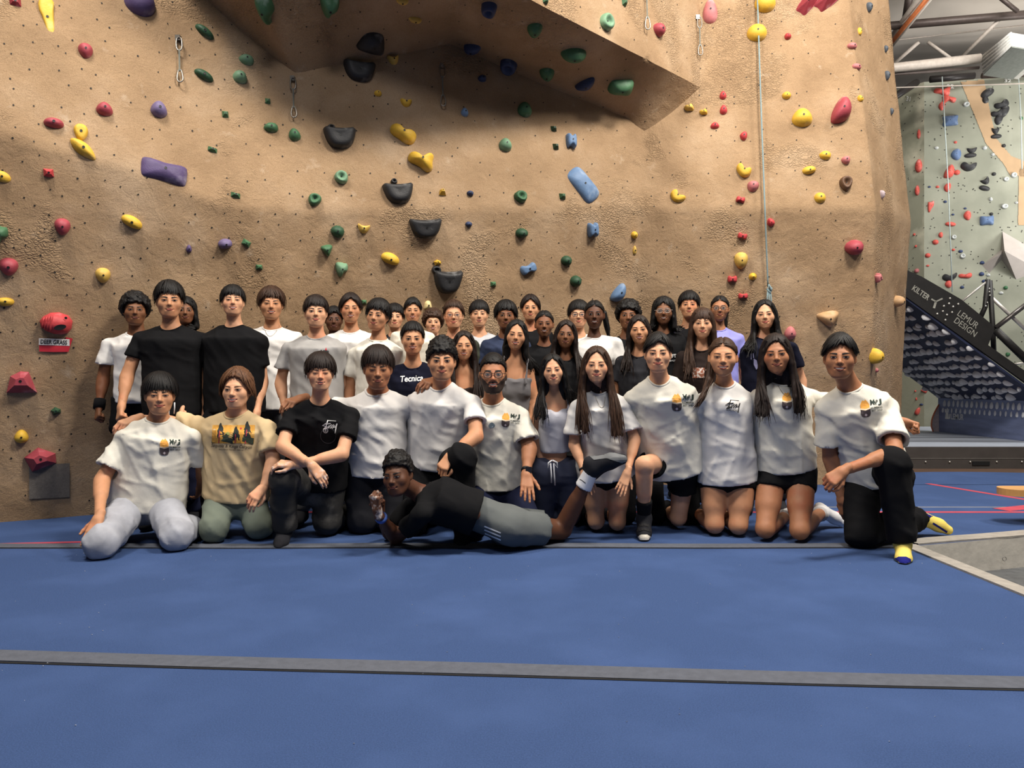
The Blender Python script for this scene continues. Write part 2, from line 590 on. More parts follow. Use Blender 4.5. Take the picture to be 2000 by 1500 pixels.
# drain-like press stud on the vinyl side of the pit
p = G(1955, 1051) + Vector((0, 0, -0.12)); p.y -= 0.002
MB().tube([p + Vector((0.012 * math.cos(a), -0.03, 0.012 * math.sin(a))) for a in np.linspace(0, 2 * math.pi, 12, endpoint=False)], 0.002, 6, closed=True).build('press_stud', mat('stud_grey', (110, 108, 104), rough=0.5), floor)
# small chalk crumbs lying on the carpet
crumb = MB()
rc = random.Random(11)
for i in range(90):
    x, y = rc.uniform(-2.6, 2.2), rc.uniform(1.9, 4.2)
    r = rc.uniform(0.0012, 0.0032)
    crumb._add([(x - r, y, 0.002), (x + r, y, 0.002), (x, y + r * 1.5, 0.002), (x, y, 0.002 + r)], [(0, 1, 3), (1, 2, 3), (2, 0, 3)])
link('chalk_crumbs', crumb.mesh('chalk_crumbs', mat('chalk', (225, 228, 235), rough=0.9)), None, 'white chalk crumbs scattered on the blue mat', 'chalk', kind='stuff')
# ------------------------------------------------------------------ implicit-surface modeller (numpy) used for people, clothes, hair
class Vol:
    def __init__(s, lo, hi, res):
        s.res = res
        s.lo = np.array(lo, dtype=np.float32)
        n = np.ceil((np.array(hi) - np.array(lo)) / res).astype(int) + 1
        s.n = n
        s.ax = [(s.lo[i] + res * np.arange(n[i])).astype(np.float32) for i in range(3)]
        s.F = np.full(tuple(n), 0.5, dtype=np.float32)
    def sub(s, lo, hi):
        sl = []
        for i in range(3):
            a = max(0, int(math.floor((lo[i] - s.lo[i]) / s.res)))
            b = min(int(s.n[i]), int(math.ceil((hi[i] - s.lo[i]) / s.res)) + 1)
            if b <= a: return None
            sl.append(slice(a, b))
        X = s.ax[0][sl[0]][:, None, None]; Y = s.ax[1][sl[1]][None, :, None]; Z = s.ax[2][sl[2]][None, None, :]
        return tuple(sl), X, Y, Z
    def put(s, lo, hi, fn, k, op='u'):
        m = k + s.res * 2.5
        r = s.sub([x - m for x in lo], [x + m for x in hi])
        if r is None: return
        sl, X, Y, Z = r
        d = fn(X, Y, Z)
        A = s.F[sl]
        if op == 'u':
            if k > 0:
                h = np.maximum(k - np.abs(A - d), 0) / k
                s.F[sl] = np.minimum(A, d) - h * h * k * 0.25
            else:
                s.F[sl] = np.minimum(A, d)
        else:
            if k > 0:
                h = np.maximum(k - np.abs(A + d), 0) / k
                s.F[sl] = np.maximum(A, -d) + h * h * k * 0.25
            else:
                s.F[sl] = np.maximum(A, -d)
    def cone(s, a, b, ra, rb, k=0.03, op='u', cut=None, cut0=None):
        a = np.array(a, dtype=np.float32); b = np.array(b, dtype=np.float32)
        ba = b - a; L2 = float(ba @ ba) + 1e-9
        R = max(ra, rb)
        def fn(X, Y, Z):
            x, y, z = X - a[0], Y - a[1], Z - a[2]
            t = np.clip((x * ba[0] + y * ba[1] + z * ba[2]) / L2, 0, 1)
            d = np.sqrt((x - t * ba[0]) ** 2 + (y - t * ba[1]) ** 2 + (z - t * ba[2]) ** 2) - (ra + (rb - ra) * t)
            if cut is not None or cut0 is not None:
                Ln = math.sqrt(L2)
                q = (x * ba[0] + y * ba[1] + z * ba[2]) / Ln
                if cut is not None: d = np.maximum(d, q - cut * Ln)
                if cut0 is not None: d = np.maximum(d, cut0 * Ln - q)
            return d
        s.put(np.minimum(a, b) - R, np.maximum(a, b) + R, fn, k, op)
    def ell(s, c, r, R=None, k=0.03, op='u'):
        c = np.array(c, dtype=np.float32); r = np.array(r, dtype=np.float32)
        Rm = np.eye(3, dtype=np.float32) if R is None else np.array(R, dtype=np.float32)   # columns: local axes
        e = np.sqrt(((Rm * r[None, :]) ** 2).sum(1))
        def fn(X, Y, Z):
            x, y, z = X - c[0], Y - c[1], Z - c[2]
            q = [(Rm[0, i] * x + Rm[1, i] * y + Rm[2, i] * z) / r[i] for i in range(3)]
            k0 = np.sqrt(q[0] ** 2 + q[1] ** 2 + q[2] ** 2)
            k1 = np.sqrt((q[0] / r[0]) ** 2 + (q[1] / r[1]) ** 2 + (q[2] / r[2]) ** 2) + 1e-6
            return k0 * (k0 - 1) / k1
        s.put(c - e, c + e, fn, k, op)
    def ecyl(s, a, b, right, rx, ry, k=0.03, op='u', end=0.02):
        """elliptical tapering cylinder a->b, radii lists (at a, at b) along right / across"""
        a = np.array(a, dtype=np.float32); b = np.array(b, dtype=np.float32)
        w = b - a; Ln = float(np.linalg.norm(w)); w = w / Ln
        r = np.array(right, dtype=np.float32); r = r - w * (r @ w); r /= np.linalg.norm(r)
        f = np.cross(w, r)
        R = max(max(rx), max(ry))
        def fn(X, Y, Z):
            x, y, z = X - a[0], Y - a[1], Z - a[2]
            c = x * w[0] + y * w[1] + z * w[2]
            t = np.clip(c / Ln, 0, 1)
            p = x * r[0] + y * r[1] + z * r[2]
            q = x * f[0] + y * f[1] + z * f[2]
            RX = rx[0] + (rx[1] - rx[0]) * t; RY = ry[0] + (ry[1] - ry[0]) * t
            k0 = np.sqrt((p / RX) ** 2 + (q / RY) ** 2)
            k1 = np.sqrt((p / RX ** 2) ** 2 + (q / RY ** 2) ** 2) + 1e-5
            d = k0 * (k0 - 1) / k1
            d = np.where(k0 < 0.05, -np.minimum(RX, RY), d)
            return np.maximum(d, np.abs(c - Ln / 2) - Ln / 2)
        lo = np.minimum(a, b) - R; hi = np.maximum(a, b) + R
        s.put(lo, hi, fn, k, op)
    def half(s, p, n):
        """cut away everything on the +n side of the plane through p"""
        p = np.array(p, dtype=np.float32); n = np.array(n, dtype=np.float32); n = n / np.linalg.norm(n)
        X = s.ax[0][:, None, None]; Y = s.ax[1][None, :, None]; Z = s.ax[2][None, None, :]
        s.F = np.maximum(s.F, (X - p[0]) * n[0] + (Y - p[1]) * n[1] + (Z - p[2]) * n[2])
    def displace(s, fn, band=0.03):
        """add fn(p) to the field near the surface"""
        idx = np.nonzero(np.abs(s.F) < band)
        P = np.stack([s.ax[i][idx[i]] for i in range(3)], 1)
        s.F[idx] += fn(P).astype(np.float32)
    def mesh(s):
        F = s.F
        F[0], F[-1] = 0.1, 0.1; F[:, 0], F[:, -1] = 0.1, 0.1; F[:, :, 0], F[:, :, -1] = 0.1, 0.1
        S = F < 0
        c = [S[i:S.shape[0] - 1 + i, j:S.shape[1] - 1 + j, k:S.shape[2] - 1 + k] for i in (0, 1) for j in (0, 1) for k in (0, 1)]
        anyc = np.logical_or.reduce(c); allc = np.logical_and.reduce(c)
        act = anyc & ~allc
        I, J, K = np.nonzero(act)
        n = len(I)
        if n == 0: return np.zeros((0, 3)), np.zeros((0, 4), int)
        off = np.array([(i, j, k) for i in (0, 1) for j in (0, 1) for k in (0, 1)])
        val = np.stack([F[I + o[0], J + o[1], K + o[2]] for o in off], 1)
        acc = np.zeros((n, 3), dtype=np.float32); cnt = np.zeros(n, dtype=np.float32)
        for a in range(8):
            for b in range(a + 1, 8):
                if np.abs(off[a] - off[b]).sum() != 1: continue
                va, vb = val[:, a], val[:, b]
                m = (va < 0) != (vb < 0)
                t = va[m] / (va[m] - vb[m])
                acc[m] += off[a] + t[:, None] * (off[b] - off[a])
                cnt[m] += 1
        V = (acc / cnt[:, None] + np.stack([I, J, K], 1)) * s.res + s.lo
        vid = np.full(act.shape, -1, dtype=np.int32)
        vid[I, J, K] = np.arange(n)
        Q = []
        for axis in range(3):
            sl0 = [slice(None)] * 3; sl1 = [slice(None)] * 3
            sl0[axis] = slice(0, -1); sl1[axis] = slice(1, None)
            A, B = S[tuple(sl0)], S[tuple(sl1)]
            e = np.nonzero(A != B)
            e = [x.copy() for x in e]
            o1, o2 = [(1, 2), (2, 0), (0, 1)][axis]
            ok = (e[o1] > 0) & (e[o2] > 0) & (e[o1] < S.shape[o1] - 1) & (e[o2] < S.shape[o2] - 1)
            e = [x[ok] for x in e]
            ins = A[tuple(e)]
            def at(d1, d2):
                q = [x.copy() for x in e]
                q[o1] = q[o1] + d1; q[o2] = q[o2] + d2
                return vid[tuple(q)]
            q = np.stack([at(-1, -1), at(0, -1), at(0, 0), at(-1, 0)], 1)
            q[~ins] = q[~ins][:, ::-1]
            Q.append(q)
        Q = np.concatenate(Q)
        Q = Q[(Q >= 0).all(1)]
        return V, Q

def folds(seed, amp, wl=0.10, dirv=(0.35, 0.1, 1.0), warp=0.6):
    """cloth creases: broad undulation plus narrow raised creases running across dirv, fading in and out"""
    r = np.random.RandomState(seed)
    ks = []
    for i in range(4):
        d = np.array(dirv, dtype=np.float64) + r.normal(0, 0.5, 3)
        d /= np.linalg.norm(d)
        ks.append((d * 2 * math.pi / (wl * r.uniform(0.8, 1.9)), r.uniform(0, 6.28), r.uniform(0.6, 1.0)))
    kw = r.normal(0, 1, (4, 3)); kw = kw / np.linalg.norm(kw, axis=1)[:, None] * 2 * math.pi / (wl * 3.0)
    def fn(P):
        w = np.sin(P @ kw[0] + 1.0) + np.sin(P @ kw[1] + 2.0)
        o = 0.5 * np.sin(P @ kw[2]) * np.sin(P @ kw[3] + 1.0)
        for n, (k, ph, a) in enumerate(ks):
            m = np.clip(0.5 + 0.9 * np.sin(P @ kw[n] * 0.9 + 2.0 * n), 0, 1)
            o = o + a * m * (np.exp(3.0 * (np.cos(P @ k + ph + warp * w) - 1)) - 0.25)
        return -np.maximum(o, -0.35) * amp
    return fn

def curls(seed, amp, wl):
    r = np.random.RandomState(seed)
    k = 2 * math.pi / wl
    ph = r.uniform(0, 6.28, 6)
    def fn(P):
        x, y, z = P[:, 0], P[:, 1], P[:, 2]
        a = np.sin(k * x + ph[0] + 1.3 * np.sin(k * .6 * z + ph[1])) * np.sin(k * y + ph[2] + 1.2 * np.sin(k * .55 * x)) * np.sin(k * z + ph[3])
        b = np.sin(2.1 * k * x + ph[4]) * np.sin(2.1 * k * z + ph[5] + np.sin(k * y))
        return -amp * (a + 0.45 * b)
    return fn

def nrm(v):
    v = np.asarray(v, dtype=np.float64)
    return v / (np.linalg.norm(v) + 1e-12)
def frame(zdir, xhint):
    z = nrm(zdir); x = np.asarray(xhint, dtype=np.float64); x = nrm(x - z * (x @ z)); y = np.cross(z, x)
    return np.stack([x, y, z], 1)
# ------------------------------------------------------------------ head and hand base shapes (built once, then posed per person)
def build_head(female, res):
    v = Vol((-0.115, -0.155, -0.15), (0.115, 0.14, 0.15), res)
    v.ell((0, 0.016, 0.030), (0.0745, 0.094, 0.086), k=0)
    v.ell((0, -0.024, -0.024), (0.066, 0.074, 0.078), k=0.03)
    jw = 0.045 if female else 0.048
    v.ell((0, -0.030, -0.074), (jw, 0.052, 0.040), k=0.03)
    v.ell((0, -0.075, -0.100), (0.017 if female else 0.021, 0.016, 0.014), k=0.03)
    for sx in (-1, 1):
        v.ell((sx * 0.044, -0.056, -0.026), (0.023, 0.023, 0.022), k=0.03)            # cheekbone
        if not female: v.cone((sx * 0.050, 0.0, -0.045), (sx * 0.026, -0.055, -0.092), 0.017, 0.016, k=0.03)
        v.ell((sx * 0.031, -0.108, 0.001), (0.019, 0.018, 0.011), k=0.016, op='s')      # eye socket
        v.ell((sx * 0.031, -0.079, 0.000), (0.0160, 0.0135, 0.0115), k=0.006)           # eyeball under the lids
    v.cone((-0.032, -0.078, 0.019), (0.032, -0.078, 0.019), 0.012, 0.012, k=0.02)       # brow
    v.cone((0, -0.090, 0.010), (0, -0.109, -0.026), 0.0075, 0.0105, k=0.014)            # nose bridge to tip
    v.ell((0, -0.1105, -0.029), (0.0105, 0.0105, 0.0085), k=0.008)
    for sx in (-1, 1):
        v.ell((sx * 0.0125, -0.0985, -0.032), (0.0075, 0.0095, 0.0075), k=0.006)
    v.ell((0, -0.083, -0.063), (0.028, 0.017, 0.022), k=0.022)                           # muzzle
    v.cone((-0.026, -0.092, -0.0615), (0.026, -0.092, -0.0615), 0.0035, 0.0035, k=0.006, op='s')
    for sx in (-1, 1):                                                                    # ears
        R = frame((0.0, 0.15, 1.0), (sx * 0.5, 0.85, 0))
        v.ell((sx * 0.0765, 0.014, -0.006), (0.019, 0.0075, 0.030), R, k=0.010)
        v.ell((sx * 0.085, 0.006, -0.004), (0.010, 0.006, 0.018), R, k=0.004, op='s')
    return v
def head_mesh(female, res):
    v = build_head(female, res)
    # front surface y(x, z) for placing eyes, brows, lips
    F = v.F
    X, Y, Z = v.ax
    neg = F < 0
    first = neg.argmax(1)
    has = neg.any(1)
    i0 = np.clip(first - 1, 0, len(Y) - 2)
    a = np.take_along_axis(F, i0[:, None, :], 1)[:, 0]; b = np.take_along_axis(F, (i0 + 1)[:, None, :], 1)[:, 0]
    yy = Y[i0] + np.clip(a / (a - b + 1e-9), 0, 1) * v.res
    yy = np.where(has, yy, 0.0)
    def yf(x, z):
        fx = (np.asarray(x) - X[0]) / v.res; fz = (np.asarray(z) - Z[0]) / v.res
        ix = np.clip(np.floor(fx).astype(int), 0, len(X) - 2); iz = np.clip(np.floor(fz).astype(int), 0, len(Z) - 2)
        tx, tz = fx - ix, fz - iz
        return (yy[ix, iz] * (1 - tx) * (1 - tz) + yy[ix + 1, iz] * tx * (1 - tz) + yy[ix, iz + 1] * (1 - tx) * tz + yy[ix + 1, iz + 1] * tx * tz)
    V, Q = v.mesh()
    return V, Q, yf
HEADS = {('m', 0): head_mesh(False, 0.0044), ('f', 0): head_mesh(True, 0.0044), ('m', 1): head_mesh(False, 0.0062), ('f', 1): head_mesh(True, 0.0062)}

def grid_patch(nu, nv, fn):
    """fn(s,t) -> (x,z,offset) arrays; returns (nv+1)*(nu+1) params and quads"""
    s = np.linspace(0, 1, nu + 1); t = np.linspace(0, 1, nv + 1)
    S, T = np.meshgrid(s, t)
    x, z, o = fn(S.ravel(), T.ravel())
    idx = np.arange((nu + 1) * (nv + 1)).reshape(nv + 1, nu + 1)
    Q = np.stack([idx[:-1, :-1].ravel(), idx[:-1, 1:].ravel(), idx[1:, 1:].ravel(), idx[1:, :-1].ravel()], 1)
    return x, z, o, Q

# face-patch material slots: 0 skin, 1 eye white, 2 iris, 3 brow/lash, 4 lips, 5 teeth/mouth dark
def face_patches(yf, expr, eye_open=1.0, brow_w=1.0, squint=1.0, beard=None):
    out = []
    for sx in (-1, 1):
        h = 0.0050 * eye_open * squint
        def eye(S, T, sx=sx):
            u = S * 2 - 1
            x = sx * 0.0315 + u * 0.0160
            top = h * (1 - np.abs(u) ** 2.2) * 1.0 + 0.0012 * (u * sx)
            bot = -h * 0.8 * (1 - np.abs(u) ** 2.4) + 0.0012 * (u * sx)
            z = 0.0005 + bot + (top - bot) * T
            return x, z, np.full_like(x, 0.0014) + 0.0008 * (1 - u * u)
        x, z, o, Q = grid_patch(14, 6, eye)
        V = np.stack([x, yf(x, z) - o, z], 1)
        cx = x[Q].mean(1); cz = z[Q].mean(1)
        r = np.hypot(cx - sx * 0.0312, cz - 0.0008)
        mi = np.where(r < 0.0074, 2, 1)
        out.append((V, Q, mi))
        def lash(S, T, sx=sx):
            u = S * 2 - 1
            x = sx * 0.0315 + u * 0.0172
            z = 0.0005 + h * (1 - np.abs(u) ** 2.2) + 0.0012 * (u * sx) + T * 0.0030 - 0.0006
            return x, z, np.full_like(x, 0.0026)
        x, z, o, Q = grid_patch(12, 1, lash)
        out.append((np.stack([x, yf(x, z) - o, z], 1), Q, np.full(len(Q), 3)))
        def brow(S, T, sx=sx):
            x = sx * (0.0125 + 0.039 * S)
            th = (0.0056 * brow_w) * (1 - 0.75 * S ** 2) + 0.0008
            z = 0.0185 + 0.0045 * np.sin(S * 2.4) + (T - 0.5) * th
            return x, z, np.full_like(x, 0.0018) + 0.001 * np.sin(T * math.pi)
        x, z, o, Q = grid_patch(10, 2, brow)
        out.append((np.stack([x, yf(x, z) - o, z], 1), Q, np.full(len(Q), 3)))
    wm = {'n': 0.0215, 's': 0.0255, 't': 0.0275, 'o': 0.0225}[expr]
    up = {'n': -0.0008, 's': 0.0045, 't': 0.0062, 'o': 0.001}[expr]
    gap = {'n': 0.0005, 's': 0.0005, 't': 0.0085, 'o': 0.0075}[expr]
    zc = -0.0615
    mid = lambda u: zc + up * (np.abs(u) ** 1.8) - (0.0 if expr in 'ns' else 0.001)
    def ul(S, T):
        u = S * 2 - 1
        z0 = mid(u) + gap * 0.45 * (1 - u * u)
        th = 0.0062 * (1 - np.abs(u) ** 2.5) * (1 - 0.18 * np.exp(-(u / 0.18) ** 2)) + 0.0006
        return u * wm, z0 + T * th, 0.0010 + 0.0026 * np.sin(T * math.pi) * (1 - u * u)
    def ll(S, T):
        u = S * 2 - 1
        z0 = mid(u) - gap * 0.55 * (1 - u * u)
        th = 0.0080 * (1 - np.abs(u) ** 2.2) + 0.0006
        return u * wm, z0 - T * th, 0.0010 + 0.0034 * np.sin(T * math.pi) * (1 - u * u)
    for f, flip in ((ul, False), (ll, True)):
        x, z, o, Q = grid_patch(14, 4, f)
        if flip: Q = Q[:, ::-1]
        out.append((np.stack([x, yf(x, z) - o, z], 1), Q, np.full(len(Q), 4)))
    def inner(S, T):
        u = S * 2 - 1
        z1 = mid(u) + gap * 0.5 * (1 - u * u) + 0.0006; z0 = mid(u) - gap * 0.6 * (1 - u * u) - 0.0006
        return u * wm * 0.97, z0 + (z1 - z0) * T, np.full_like(u, 0.0006)
    x, z, o, Q = grid_patch(12, 3, inner)
    mi = np.full(len(Q), 3)
    if expr == 't':
        cx = x[Q].mean(1); mi = np.where((np.abs(cx) < wm * 0.80), 5, 3)
        mi[:12] = 3
    if expr == 'o':
        mi = np.where((np.arange(len(Q)) >= 24) & (np.abs(x[Q].mean(1)) < wm * 0.55), 5, 3)
    out.append((np.stack([x, yf(x, z) - o, z], 1), Q, mi))
    for sx in (-1, 1):                                            # nostrils
        def nos(S, T, sx=sx):
            a = S * 2 * math.pi
            return sx * 0.0070 + 0.0034 * T * np.cos(a), -0.0372 + 0.0017 * T * np.sin(a), np.full_like(S, 0.0010)
        x, z, o, Q = grid_patch(8, 1, nos)
        out.append((np.stack([x, yf(x, z) - o, z], 1), Q, np.full(len(Q), 3)))
    return out

def beard_mask(C, kind):
    """which head faces (centres C in head space) carry facial hair"""
    x, y, z = np.abs(C[:, 0]), C[:, 1], C[:, 2]
    front = y < 0.015
    stache = (z < -0.0440) & (z > -0.0560) & (x < 0.027) & (y < -0.07)
    chin = (z < -0.078) & (x < 0.019) & (y < -0.05)
    jaw = (z < -0.018 - (0.066 - x) * 1.05) & front & ~((z > -0.075) & (x < 0.024)) & (z > -0.112)
    if kind == 'stache': return stache
    if kind == 'goatee': return chin & (x < 0.011) & (z < -0.090)
    return stache | jaw | chin

HANDS = {}
def hand_mesh(kind, fine=True):
    """right-handed template: x along the fingers, y to the thumb side, z out of the back of the hand"""
    if (kind, fine) in HANDS: return HANDS[(kind, fine)]
    v = Vol((-0.06, -0.08, -0.11), (0.21, 0.10, 0.06), 0.0047 if fine else 0.0072)
    ky = [0.029, 0.010, -0.010, -0.028]
    kx = [0.088, 0.092, 0.088, 0.080]
    ln = [(0.040, 0.024, 0.019), (0.045, 0.028, 0.020), (0.041, 0.026, 0.019), (0.032, 0.020, 0.017)]
    curl = {'relax': (22, 28, 16), 'fist': (72, 95, 55), 'flat': (6, 8, 6), 'drape': (38, 34, 20), 'hook': (48, 62, 30)}[kind]
    spread = {'flat': 5.0, 'drape': 3.0}.get(kind, 1.0)
    v.cone((-0.035, 0, 0), (0.012, 0, 0), 0.026, 0.027, k=0)
    for i in range(4):
        v.cone((0.005, ky[i] * 0.5, 0.0), (kx[i], ky[i], 0.002 if i < 2 else 0.0), 0.0165, 0.0115, k=0.014)
        p = np.array((kx[i], ky[i], 0.001)); a = 0.0
        yaw = math.radians((1.5 - i) * spread)
        for s in range(3):
            a += math.radians(curl[s] * (1 + 0.08 * (i - 1)))
            d = np.array((math.cos(a) * math.cos(yaw), math.sin(yaw) * math.cos(a), -math.sin(a)))
            q = p + d * ln[i][s]
            v.cone(p, q, 0.0092 - 0.0009 * s, 0.0086 - 0.0011 * s, k=0.004)
            p = q
    if kind == 'fist':
        th = [(0.022, 0.026, -0.010), (0.058, 0.044, -0.026), (0.082, 0.030, -0.044), (0.088, 0.008, -0.048)]
    elif kind == 'flat':
        th = [(0.016, 0.024, -0.006), (0.046, 0.050, -0.014), (0.074, 0.066, -0.016), (0.096, 0.074, -0.016)]
    else:
        th = [(0.018, 0.024, -0.008), (0.050, 0.046, -0.020), (0.082, 0.050, -0.028), (0.104, 0.045, -0.034)]
    for s in range(3):
        v.cone(th[s], th[s + 1], 0.0135 - 0.0022 * s, 0.0112 - 0.0018 * s, k=0.008)
    HANDS[(kind, fine)] = v.mesh()
    return HANDS[(kind, fine)]

def hand_at(wrist, dirv, back, kind, thumb_left, scale=1.0, fine=True):
    """thumb_left: thumb lies on the left of the fingers when looking at the back of the hand, fingers up"""
    V, Q = hand_mesh(kind, fine)
    x = nrm(dirv); z = np.asarray(back, dtype=np.float64); z = nrm(z - x * (z @ x)); y = np.cross(z, x)
    M = np.stack([x, y, z], 1)
    P = V.copy()
    q = Q
    # template: looking down at the back (+z) with fingers up (+x), +y is on the left
    if not thumb_left:
        P[:, 1] *= -1; q = Q[:, ::-1]
    return (P * scale) @ M.T + np.asarray(wrist), q
# ------------------------------------------------------------------ people
SKIN = {'a': (220, 172, 142), 'b': (208, 156, 122), 'c': (190, 137, 102), 'd': (162, 111, 80), 'e': (120, 79, 54), 'f': (88, 55, 38)}
LIPS = {'a': (186, 106, 96), 'b': (174, 96, 84), 'c': (156, 84, 72), 'd': (130, 70, 58), 'e': (102, 56, 46), 'f': (88, 48, 42)}
HAIRC = {'black': (20, 18, 18), 'dark': (34, 25, 22), 'brown': (58, 40, 30), 'light': (92, 62, 42), 'blond': (120, 84, 54)}
def skin_mat(k):
    return mat('skin_' + k, SKIN[k], rough=0.56, var=0.05, vscale=26, bump=0.08, bscale=240, spec=0.30, sss=0.06, col2=tuple(int(x * y) for x, y in zip(SKIN[k], (1.0, .90, .88))), c2scale=7)
def lip_mat(k): return mat('lips_' + k, LIPS[k], rough=0.6, var=0.06, spec=0.25)
def hair_mat(k): return mat('hair_' + k, HAIRC[k], rough=0.55, var=0.45, vscale=110, bump=0.18, bscale=260, spec=0.22, stretch=(1, 1, 0.10))
def beard_mat(k, h): return mat('beard_%s_%s' % (k, h), tuple(int(a * 0.25 + b * 0.75) for a, b in zip(SKIN[k], HAIRC[h])), rough=0.75, var=0.3, vscale=300)
def lash_mat(k): return mat('brow_' + k, HAIRC[k], rough=0.7, var=0.2, vscale=200)
eye_white = mat('eye_white', (168, 158, 150), rough=0.3, var=0.02)
iris_m = mat('iris_dark', (34, 22, 17), rough=0.15, var=0.2, vscale=300)
teeth_m = mat('teeth', (206, 198, 186), rough=0.3, var=0.03)

def cloth(name, rgb, bump=0.20, var=0.05, crease=0.35, **kw):
    return mat('cloth_' + name, rgb, rough=0.9, var=var, vscale=9, bump=bump, bscale=15, spec=0.12, crease=crease, **kw)
CL = {
    'white': cloth('white', (222, 219, 215), crease=.5), 'offwhite': cloth('offwhite', (217, 213, 201), bump=0.3, crease=.5), 'cream': cloth('cream', (218, 210, 194)),
    'black': cloth('black', (20, 20, 22)), 'charcoal': cloth('charcoal', (38, 38, 42)), 'grey': cloth('grey', (158, 156, 154), var=0.1),
    'lightgrey': cloth('lightgrey', (176, 178, 182)), 'navy': cloth('navy', (26, 30, 52)), 'bluegrey': cloth('bluegrey', (46, 54, 76)),
    'beige': cloth('beige', (204, 180, 140), crease=.45), 'olive': cloth('olive', (62, 64, 54)), 'lilac': cloth('lilac', (140, 140, 208)),
    'sweat': cloth('sweat', (156, 158, 166), var=0.16), 'sage': cloth('sage', (112, 120, 108)), 'washed': cloth('washed_black', (52, 51, 50), col2=(98, 95, 90), c2scale=6),
    'slate': cloth('slate', (70, 74, 92)), 'shortgrey': cloth('short_grey', (92, 96, 96)), 'tankgrey': cloth('tank_grey', (104, 102, 104)),
    'tankpale': cloth('tank_pale', (190, 190, 198)), 'darknavy': cloth('dark_navy', (20, 22, 38)), 'brownblack': cloth('brown_black', (36, 28, 26)),
    'yellowsock': cloth('yellow_sock', (226, 204, 106)), 'bluesock': cloth('blue_sock', (28, 32, 110)), 'whitesock': cloth('white_sock', (222, 222, 224)),
    'greypants': cloth('grey_pants', (104, 104, 106)),
}

HS = {  # top, side, front, back thickness; hairline heights: front, 32 deg, temple, side, back; jag; groove amp; (curl amp, wavelength); part x
    'bowl':     (.037, .027, .022, .024, .036, .032, .016, .004, -.075, .007, .0022, None, None),
    'fringe':   (.033, .019, .020, .020, .050, .042, .026, .016, -.070, .018, .0026, None, None), 
    'middle':   (.033, .021, .016, .022, .084, .050, .014, .012, -.070, .008, .0026, None, 0.0),
    'curly':    (.040, .038, .018, .038, .056, .050, .014, -.022, -.095, .010, .0, (.010, .032), None),
    'curlytop': (.047, .019, .024, .024, .050, .046, .030, .016, -.060, .010, .0, (.009, .030), None),
    'wavytop':  (.041, .023, .020, .024, .054, .050, .022, .016, -.080, .014, .0015, (.006, .042), None), 
    'short':    (.029, .017, .012, .018, .076, .068, .040, .016, -.060, .005, .0022, (.002, .03), None), 
    'curlshort':(.022, .008, .008, .012, .066, .060, .044, .014, -.060, .004, .0, (.005, .020), None),
    'afrofade': (.042, .014, .016, .022, .068, .062, .050, .010, -.050, .003, .0, (.008, .020), None),
    'side':     (.033, .017, .016, .018, .072, .056, .036, .016, -.060, .004, .0022, None, .030), 
    'messy':    (.035, .027, .018, .026, .052, .046, .020, .004, -.090, .012, .0024, (.004, .050), None), 
    'curtain':  (.036, .026, .016, .026, .080, .056, .008, -.030, -.100, .012, .0020, (.005, .045), .004),
    'flat':     (.033, .015, .014, .016, .074, .066, .044, .018, -.055, .004, .0026, None, None), 
    'long':     (.020, .016, .008, .022, .086, .060, .000, -.105, -.125, .006, .0022, None, 0.004),
    'longside': (.022, .016, .010, .022, .080, .046, -.005, -.105, -.125, .006, .0022, None, 0.022),
    'longbang': (.022, .017, .016, .022, .032, .030, -.010, -.105, -.125, .010, .0024, None, None),
    'pulled':   (.014, .007, .006, .014, .074, .064, .034, .008, -.060, .003, .0020, None, 0.0),
    'wavylong': (.024, .022, .012, .024, .070, .046, .000, -.080, -.125, .012, .0010, (.006, .040), None),
}
HX = [0, .17, .27, .355, .41, .48, .62, 1]
SBURN = 0.012
